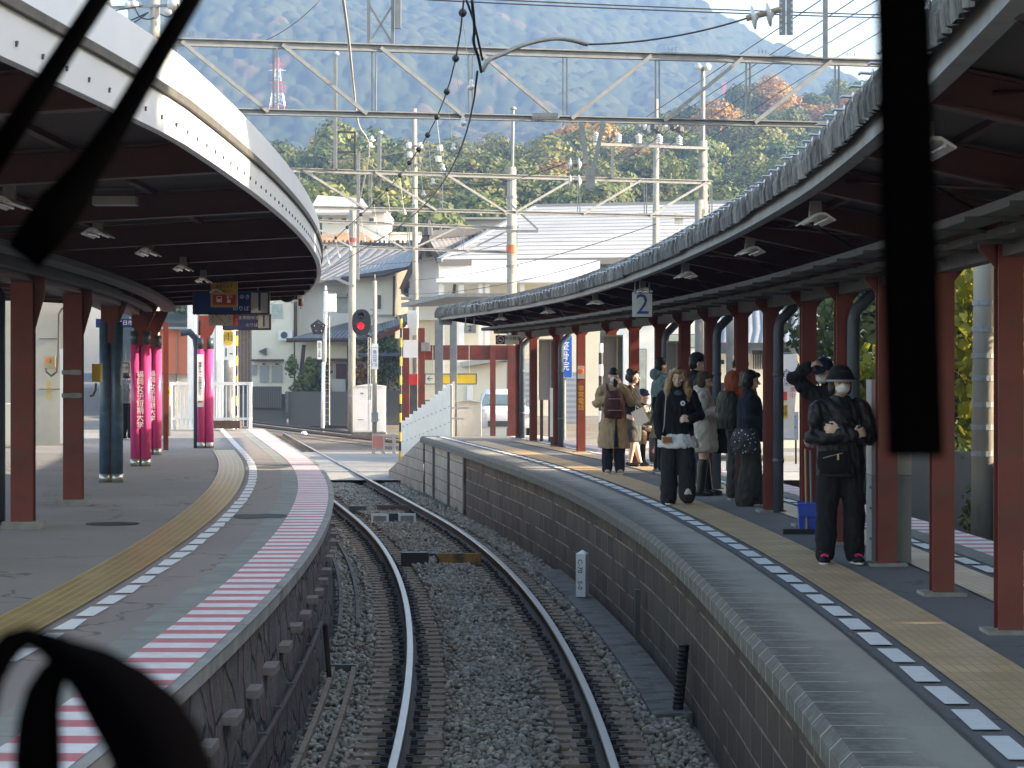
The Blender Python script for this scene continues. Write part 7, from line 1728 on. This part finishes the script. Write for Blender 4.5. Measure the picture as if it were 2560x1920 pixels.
b = MB(); b.tube([gpt(571, 66.5, .2), P(571, 822, 66.5)], .14, 14); b.build('post', m_conc, rg, True)
b = MB(); c = P(571, 844, 66.2); b.prism([(.15 * math.cos(a) * abs(math.cos(a)) ** -.25 if abs(math.cos(a)) > .01 else 0, 0, .225 * math.sin(a)) for a in [2 * math.pi * (k + .5) / 24 for k in range(24)]], c, c + V((0, .02, 0))); b.build('oval', m_yel, rg)
text('雨', .27, m_blacktxt, rg, face_cam(c + V((0, -.004, .01))))
b = MB(); b.box(P(571, 882, 66.2), (.30, .02, .40)); b.build('plate', m_white, rg); b = MB(); b.box(P(571, 844, 66.23), (.31, .02, .48)); b.build('backing_plate', m_white, rg); text('1-', .34, m_blacktxt, rg, face_cam(P(570, 882, 66.18)))
yb = thing('telephone_box', 'small yellow box strapped to the second red column on the left', 'telephone box', P(244, 918, 28.2)); b = MB(); b.box(P(243, 932, 28.2), (.10, .14, .21)); b.build('box', m_yel, yb)
b = MB(); b.tube([P(240, 958, 28.15), P(239, 975, 28.15), P(233, 988, 28.15), P(225, 990, 28.15)], .014, 6); b.build('cable', M('grey_brown_cable', (.22, .17, .13), .6), yb, True)
ml = thing('round_lamp', 'round black lamp hanging at the far tip of the left canopy', 'lamp', P(718, 736, 41)); b = MB(); b.lathe([(.02, -.05), (.12, -.03), (.145, 0), (.145, .05), (.13, .06)], P(718, 736, 41), 20, Matrix.Rotation(R(75), 3, 'X')); b.build('housing', m_sigk, ml, True)
b = MB(); b.tube([P(710, 715, 41), P(710, 650, 41)], .02, 8); b.build('rod', m_gsteel, ml)
b = MB(); b.tube([P(752, 765, 43), P(752, 700, 43)], .045, 10); b.tube([P(752, 772, 43), P(752, 765, 43)], .008, 6); tag(b.build('hanging_cylinder', m_brownw, None, True), 'brown ribbed cylinder hanging at the end of the left canopy', 'hanging cylinder')
for i, (x0, x1, y0, y1, Y, lb) in enumerate(((230, 338, 490, 512, 17.5, 'nearest long grey box lamp under the left canopy'), (470, 547, 625, 642, 27, 'second long grey box lamp under the left canopy'), (562, 620, 664, 676, 34, 'farthest long grey box lamp under the left canopy'))):
    bl = thing('box_lamp', lb, 'lamp', P((x0 + x1) / 2, y0, Y)); b = MB(); fbox(b, x0, x1, y0, y1, Y, .16); b.build('housing', m_lamph, bl); b = MB(); fbox(b, x0 + 2, x1 - 2, y0 - 26, y0 - 18, Y + .02, .1); b.build('mount', m_dgrey, bl); b = MB()
    for x in (x0 + 4, x1 - 4): b.bar(P(x, y0, Y + .07), P(x, y0 - 26, Y + .07), .01, .01)
    b.build('hanger_rod', m_dgrey, bl)
# right platform signs
t, *_ = sign('large hanging white sign with a blue number 2', 1581, 1630, 734, 792, 30, m_cream2, top=3.85); stxt(t, '2', 1606, 763, 30, .36, m_bluetxt)
t, *_ = sign('small white number 2 sign at the far end of the slate canopy', 1160, 1190, 812, 833, 50, m_cream2, top=3.75); stxt(t, '2', 1175, 822, 50, .16, m_bluetxt)
t, *_ = sign('no smoking sign with dark red pictogram panel', 1239, 1298, 838, 861, 50, m_cream2, top=3.6); spanel(t, 1239, 1262, 838, 861, 50, M('dark_red_panel', (.10, .012, .015), .5), 'pictogram_panel'); stxt(t, '終日禁煙', 1281, 847, 50, .085, m_blacktxt)
b = MB(); c = P(1250.5, 849.5, 49.96)
for k in range(20):
    a0, a1 = 2 * math.pi * k / 20, 2 * math.pi * (k + 1) / 20; b.bar(c + V((.07 * math.cos(a0), 0, .07 * math.sin(a0))), c + V((.07 * math.cos(a1), 0, .07 * math.sin(a1))), .006, .014, (0, 1, 0))
b.bar(c + V((-.05, 0, .05)), c + V((.05, 0, -.05)), .006, .012, (0, 1, 0)); b.bar(c + V((-.045, 0, -.01)), c + V((.04, 0, -.01)), .006, .018, (0, 1, 0)); b.build('pictogram', m_ltxt, t)
t, *_ = sign('yellow hanging exit sign with white arrow panel under the red gateway', 1064, 1190, 936, 959, 64.5, m_yel, top=3.3, frame=m_dgrey); spanel(t, 1064, 1086, 936, 959, 64.5, m_cream2, 'arrow_panel'); stxt(t, '←', 1075, 947, 64.48, .21, m_blacktxt)
bs_ = thing('clinic_sign', 'tall blue roadside sign with white characters between two island columns', 'sign', gpt(1410, 62, 0)); a, c = P(1391, 945, 62), P(1431, 838, 62); b = MB(); b.box(((a.x + c.x) / 2, 62.05, (a.z + c.z) / 2), (c.x - a.x, .08, c.z - a.z)); b.build('border', m_white, bs_)
b = MB(); b.box(((a.x + c.x) / 2, 62.0, (a.z + c.z) / 2), (c.x - a.x - .03, .06, c.z - a.z - .04)); b.build('panel', M('bright_blue_panel', (.015, .11, .45), .35), bs_); text('整\n骨\n院', .26, m_ltxt, bs_, face_cam(V(((a.x + c.x) / 2, 61.96, (a.z + c.z) / 2))))
b = MB(); b.tube([gpt(1411, 62.1, 0), P(1411, 945, 62.1)], .04, 8); b.build('post', m_gsteel, bs_)
bn_ = thing('banner', 'white vertical advertising banner with blue and red characters beyond the columns', 'banner', gpt(1970, 47, 0)); b = MB(); n = 14; x0, x1 = P(1957, 0, 47).x, P(1990, 0, 47).x
for k in range(n):
    z0, z1 = P(0, 1096, 47).z + k * .118, P(0, 1096, 47).z + (k + 1) * .118; f = lambda z: .03 * math.sin(z * 3); b.hexa([V((x0 + f(z0), 47, z0)), V((x1 + f(z0), 47.05, z0)), V((x1 + f(z0), 47.06, z0)), V((x0 + f(z0), 47.01, z0)), V((x0 + f(z1), 47, z1)), V((x1 + f(z1), 47.05, z1)), V((x1 + f(z1), 47.06, z1)), V((x0 + f(z1), 47.01, z1))])
b.build('cloth', m_white, bn_); b = MB(); b.tube([gpt(1955, 47.05, -.3), P(1954, 880, 47.05)], .014, 8); b.tube([P(1953, 882, 47.05), P(1990, 882, 47.05)], .01, 6); b.build('pole', m_gsteel, bn_)
text('食\n堂', .17, m_bluetxt, bn_, face_cam(P(1966, 945, 46.93))); text('営\n業\n中', .12, m_redtxt, bn_, face_cam(P(1982, 975, 46.93)))
b = MB(); b.box(P(1962, 990, 46.95), (.085, .03, .17)); b.build('red_block', m_redp, bn_); b = MB(); b.box(P(1963, 1028, 46.95), (.10, .03, .26)); b.build('yellow_block', m_yel, bn_); text('定\n食', .10, m_blacktxt, bn_, face_cam(P(1963, 1028, 46.92)))
nb_ = thing('notice_board', 'low pale notice board covered with small print beneath the banner', 'notice board', gpt(1970, 48, 0)); b = MB(); fbox(b, 1946, 1996, 1030, 1100, 48, .05); b.build('panel', M('pale_blue_board', (.55, .62, .70), .5), nb_); b = MB()
for k in range(6): fbox(b, 1952, 1990 - (k % 3) * 8, 1040 + k * 9, 1042.5 + k * 9, 47.98, .02)
b.build('print_line', m_shut, nb_); b = MB(); fbox(b, 1950, 1954, 1100, 1160, 48, .05); fbox(b, 1988, 1992, 1100, 1160, 48, .05); b.build('leg', m_brownw, nb_)
for i, (x0, x1, x2, y0, y1, Y, lb) in enumerate(((1347, 1377, 1389, 851, 1000, 51.9, 'grey backed notice board at the far end of the island platform'), (1508, 1543, 1557, 841, 1010, 41.0, 'grey backed notice board behind the person in the beige coat'), (1667, 1692, 1702, 857, 1040, 34.6, 'narrow grey board behind the blonde woman'))):
    t = thing('notice_board', lb, 'notice board', gpt(x0, Y, PZ)); b = MB(); a, c = P(x0, y1, Y), P(x1, y0, Y); d = P(x2, y0, Y).x - c.x
    b.box(((a.x + c.x) / 2, Y + .03, (a.z + c.z) / 2), (c.x - a.x, .06, c.z - a.z)); b.build('back_panel', M('taupe_board_%d' % i, (.26, .24, .225), .6, var=.05), t)
    b = MB(); b.box((c.x + d / 2, Y + .06, (a.z + c.z) / 2), (d, .14, c.z - a.z)); b.build('side_case', m_dgrey, t)
    b = MB(); b.bar((a.x, Y, c.z + .01), (c.x + d, Y, c.z + .01), .08, .03); b.bar((c.x, Y - .01, a.z), (c.x, Y - .01, c.z), .02, .02); b.build('frame', m_band, t)
    for xx in (a.x + .06, c.x - .02): b = MB(); b.box((xx, Y + .05, (PZ + a.z) / 2), (.07, .07, a.z - PZ)); b.build('leg', m_brownw, t)
wp = thing('white_post_panel', 'slim white panel on a dark foot beside a far island column', 'panel', gpt(1383, 49, PZ)); b = MB(); fbox(b, 1375, 1391, 970, 1092, 49, .06); b.build('panel', m_white, wp); b = MB(); fbox(b, 1376, 1388, 1092, 1118, 49, .06); b.build('foot', m_brownw, wp)
ck = thing('banded_pole', 'black and white banded pole beyond the island platform', 'pole', gpt(1502, 66, 0)); b = MB(); b.tube([gpt(1502, 64, 0), P(1502, 858, 64)], .06, 10); b.build('shaft', bands_mat('black_white_bands', (.7, .7, .7), (.02, .02, .02), .62), ck)
ab = thing('alarm_box', 'emergency alarm box with orange button and yellow writing on a red column', 'alarm box', P(1464, 928, 44.7)); c0 = CP(44.9, colw(44.9), PZ); b = MB(); b.box(c0 + V((0, -.11, 1.52)), (.13, .07, .24)); b.build('box', m_cream2, ab)
b = MB(); b.lathe([(.05, 0), (.04, .02)], c0 + V((0, -.147, 1.54)), 16, Matrix.Rotation(R(90), 3, 'X')); b.build('button', emis('alarm_button_orange', (.7, .10, .02), .05), ab); text('非\n常\n電\n話', .12, m_ytxt, ab, face_cam(c0 + V((0, -.082, 1.03))))
# grey cabinet with red display beside the near column
lc_ = thing('display_cabinet', 'grey steel cabinet with a red light display beside the third red column', 'cabinet', (3.1, 19.75, PZ)); x0, x1 = 2.945, 3.27
b = MB(); b.box(((x0 + x1) / 2, 19.8, PZ + .36), (x1 - x0, .3, .72)); b.build('lower_box', M('lower_grey_box', (.22, .235, .25), .6, var=.1), lc_); b = MB(); b.box(((x0 + x1) / 2, 19.8, PZ + 1.115), (x1 - x0, .30, .78)); b.build('upper_box', M('upper_grey_box', (.38, .375, .365), .6, var=.06), lc_)
b = MB()
for k in range(9):
    if k % 4 != 3: b.box((x0 + .05 + k * .013, 19.645, 2.495), (.009, .006, .02)) 
b.build('red_display', emis('red_led', (1, .05, .02), 2.2), lc_)
b = MB()
for z in (.2, .45, .62): b.box((x0 - .002, 19.7, PZ + z), (.012, .02, .02))
b.build('bolt', m_dgrey, lc_)
# ------------------------------------------------------------------ trackside things
def between(label, nm, y, parts, cat):
    t = thing(nm, label, cat, CP(y, 0, -.1)); m = Matrix.Rotation(ang(y) * .4, 3, 'Z')
    for n_, o0, o1, z0, z1, d, mat in parts:
        b = MB(); b.box(CP(y, (o0 + o1) / 2, (z0 + z1) / 2), (o1 - o0, d, z1 - z0), mx=m); b.build(n_, mat, t)
    return t
m_rustb = M('rusty_yellow_beam', (.30, .15, .035), .8, var=.3, vs=8, dirt=(.08, .05, .035), dirt_s=5, dirt_t=.5); m_brb = M('brown_rusty_beam', (.13, .085, .062), .85, var=.3, vs=9)
between('white and dark blue marker board lying between the rails', 'marker_board', 44, [('white_panel', -.41, -.09, -.16, .02, .05, m_white), ('dark_panel', -.085, .085, -.16, .02, .05, M('ink_blue', (.03, .03, .06), .6)), ('white_panel', .09, .41, -.16, .02, .05, m_white), ('face', -.37, -.13, -.12, -.02, .06, m_conc), ('face', .13, .37, -.12, -.02, .06, m_conc)], 'marker board')
between('brown rusty track beam across the rails behind the marker board', 'track_beam', 47.4, [('beam', .0, .60, -.16, -.02, .14, m_brb), ('black_box', -.56, -.22, -.2, -.03, .16, m_dgrey), ('base', -.56, .60, -.22, -.17, .10, m_brownw)], 'track device')
ts = between('track device with black box and rusty yellow beam between the rails', 'track_beam', 34.7, [('yellow_beam', -.02, .60, -.14, .01, .14, m_rustb), ('black_box', -.56, -.16, -.16, .03, .18, m_sigk), ('base', -.56, .62, -.20, -.15, .12, m_brownw)], 'track device')
b = MB(); c = CP(34.55, -.16, 0); b.tube([c, c + V((.08, 0, .01)), c + V((.13, 0, -.05)), c + V((.12, 0, -.14)), c + V((.02, 0, -.15))], .016, 6); b.build('cable', m_black, ts, True)
cp_ = thing('curve_post', 'small white concrete curve post lettered C-70 S-0 at the foot of the dark block wall', 'marker post', CP(29, 1.42, -.08)); c = CP(29, 1.42, -.08); b = MB(); b.box(c + V((0, 0, .26)), (.125, .11, .52), -.42); b.build('post', m_white, cp_)
mt = Matrix.Rotation(-.42, 3, 'Z'); b = MB(); q = [c + mt @ V(k) for k in ((-.0625, -.055, .52), (.0625, -.055, .52), (.0625, .055, .52), (-.0625, .055, .52))]; tp = c + V((0, 0, .565))
for i in range(4): b.face([q[i], q[(i + 1) % 4], tp])
b.build('pointed_top', m_white, cp_)
text('C-70', .085, m_blacktxt, cp_, Matrix.Translation(c + mt @ V((-.01, -.058, .37))) @ mt.to_4x4() @ Matrix.Rotation(R(90), 4, 'X') @ Matrix.Rotation(R(-90), 4, 'Z')); text('S-0', .085, m_blacktxt, cp_, Matrix.Translation(c + mt @ V((-.01, -.058, .14))) @ mt.to_4x4() @ Matrix.Rotation(R(90), 4, 'X') @ Matrix.Rotation(R(-90), 4, 'Z'))
b = MB(); pth = [CP(19.6, 1.52, .42), CP(19.6, 1.50, .15), CP(19.5, 1.46, -.1), CP(19.4, 1.42, -.24)]; b.tube(pth, .042, 12)
for k in range(16): b.lathe([(.044, -.008), (.050, 0), (.044, .008)], V(pth[0]).lerp(V(pth[2]), k / 15), 12)
tag(b.build('corrugated_pipe', m_black, None, True), 'black corrugated drain pipe on the dark block wall', 'drain pipe')
b = MB(); b.box(CP(24, 1.53, .22), (.05, .09, .5)); tag(b.build('wall_bracket', m_dgrey), 'dark steel bracket standing in a gap of the block wall', 'bracket')
wp_ = thing('wall_pipe', 'long rusty pipe clipped along the rough stone platform wall', 'pipe', CP(15, -1.56, .3)); b = MB(); b.tube([CP(y, -1.545, .20 + .0165 * (y - 9.5)) for y in frange(9, 21.6, .8)] + [CP(21.9, -1.52, .36), CP(22, -1.50, .05), CP(22, -1.48, -.2)], .024, 8); b.build('pipe', m_rails, wp_, True)
for y in frange(10, 21, 1.1): b = MB(); b.box(CP(y, -1.56, .20 + .0165 * (y - 9.5)), (.05, .035, .075)); b.build('clip', m_dgrey, wp_)
m_water = M('still_water', (.012, .013, .014), .03, var=.1); m_water.node_tree.nodes['Principled BSDF'].inputs['IOR'].default_value = 1.33
for y0, y1, o_, lb in ((12.5, 22.8, -1.38, 'nearer'), (26.6, 39, -1.40, 'farther')):
    t = thing('drain_trough', '%s concrete drain trough with standing water beside the stone wall' % lb, 'drain', CP(y0, o_, -.2))
    for s in (-1, 1): b = MB(); sweep(b, y0, y1, [(o_ + s * .10 - .022, -.26), (o_ + s * .10 - .022, -.135), (o_ + s * .10 + .022, -.135), (o_ + s * .10 + .022, -.26)], .5, closed=True, caps=True); b.build('side', m_slp if lb == 'nearer' else m_concd, t)
    b = MB(); sweep(b, y0, y1, [(o_ - .078, -.205), (o_ + .078, -.205)], .5); b.build('water', m_water, t)
    b = MB(); b.box(CP(y1, o_, -.2), (.24, .06, .16)); b.build('end_grate', m_dgrey, t)
    for k in range(6): y = y0 + (y1 - y0) * (.12 + .15 * k); b = MB(); b.box(CP(y, o_, -.19), (.16, .05, .02)); b.build('strut', m_conc, t)
# ------------------------------------------------------------------ the driver's window: wipers, dark blade, bag handle
def bar2(name, label, pts, r, mat, cat, sq=(1, 1)):
    b = MB(); b.tube(pts, r, 12, True, sq); return tag(b.build(name, mat, None, True), label, cat)
wk = M('wiper_black', (.0005, .0005, .0006), 1, var=.1, spec=.0); lk = M('black_strap_leather', (.0005, .0005, .0008), .9, var=.1, spec=.004)
bar2('windscreen_wiper', 'thin black wiper arm crossing the top left corner', [P(300, -80, .95), P(190, 85, .95), P(90, 240, .95), P(-40, 430, .95)], [.0040, .0042, .0046, .0052], wk, 'wiper')
bar2('windscreen_wiper', 'thicker black wiper arm right of the thin one, widening at its foot', [P(520, -70, .92), P(400, 130, .92), P(300, 300, .92), P(215, 430, .92), P(150, 520, .92), P(60, 640, .92)], [.0037, .0042, .0047, .0060, .0088, .0075], wk, 'wiper')
b = MB(); Y = .62; b.hexa([P(2236, 1142, Y), P(2360, 1142, Y), P(2360, 1142, Y) + V((0, .012, 0)), P(2236, 1142, Y) + V((0, .012, 0)), P(2203, -120, Y), P(2322, -120, Y), P(2322, -120, Y) + V((0, .012, 0)), P(2203, -120, Y) + V((0, .012, 0))]); tag(b.build('windscreen_wiper', wk), 'broad black upright wiper blade hanging in front of the right canopy', 'wiper')
zz = lambda x, y, Y=.56: P(x / 3.16, 1500 + y / 3.16, Y)
bh = thing('bag_handle', 'black leather bag handle looping up in the lower left corner', 'bag handle', zz(300, 1500))
s_ = .56 / F / 3.16
b = MB(); b.tube([zz(-160, 900), zz(-90, 620), zz(0, 450), (zz(100, 340)), zz(220, 290), zz(350, 335), zz(500, 440)], [k * s_ for k in (125, 125, 122, 112, 90, 95, 110)], 14); b.build('loop', lk, bh, True)
b = MB(); b.tube([zz(330, 320), zz(500, 420), zz(720, 560), zz(930, 760), zz(1110, 960), zz(1240, 1180), zz(1320, 1420), zz(1360, 1700)], [k * s_ for k in (90, 130, 215, 300, 350, 370, 370, 370)], 18); b.build('strap', lk, bh, True)
b = MB(); b.tube([zz(490, 470), zz(415, 590), zz(345, 740), zz(310, 950), zz(300, 1200), zz(300, 1700)], [k * s_ for k in (75, 118, 145, 172, 190, 195)], 14); b.build('strap', lk, bh, True)
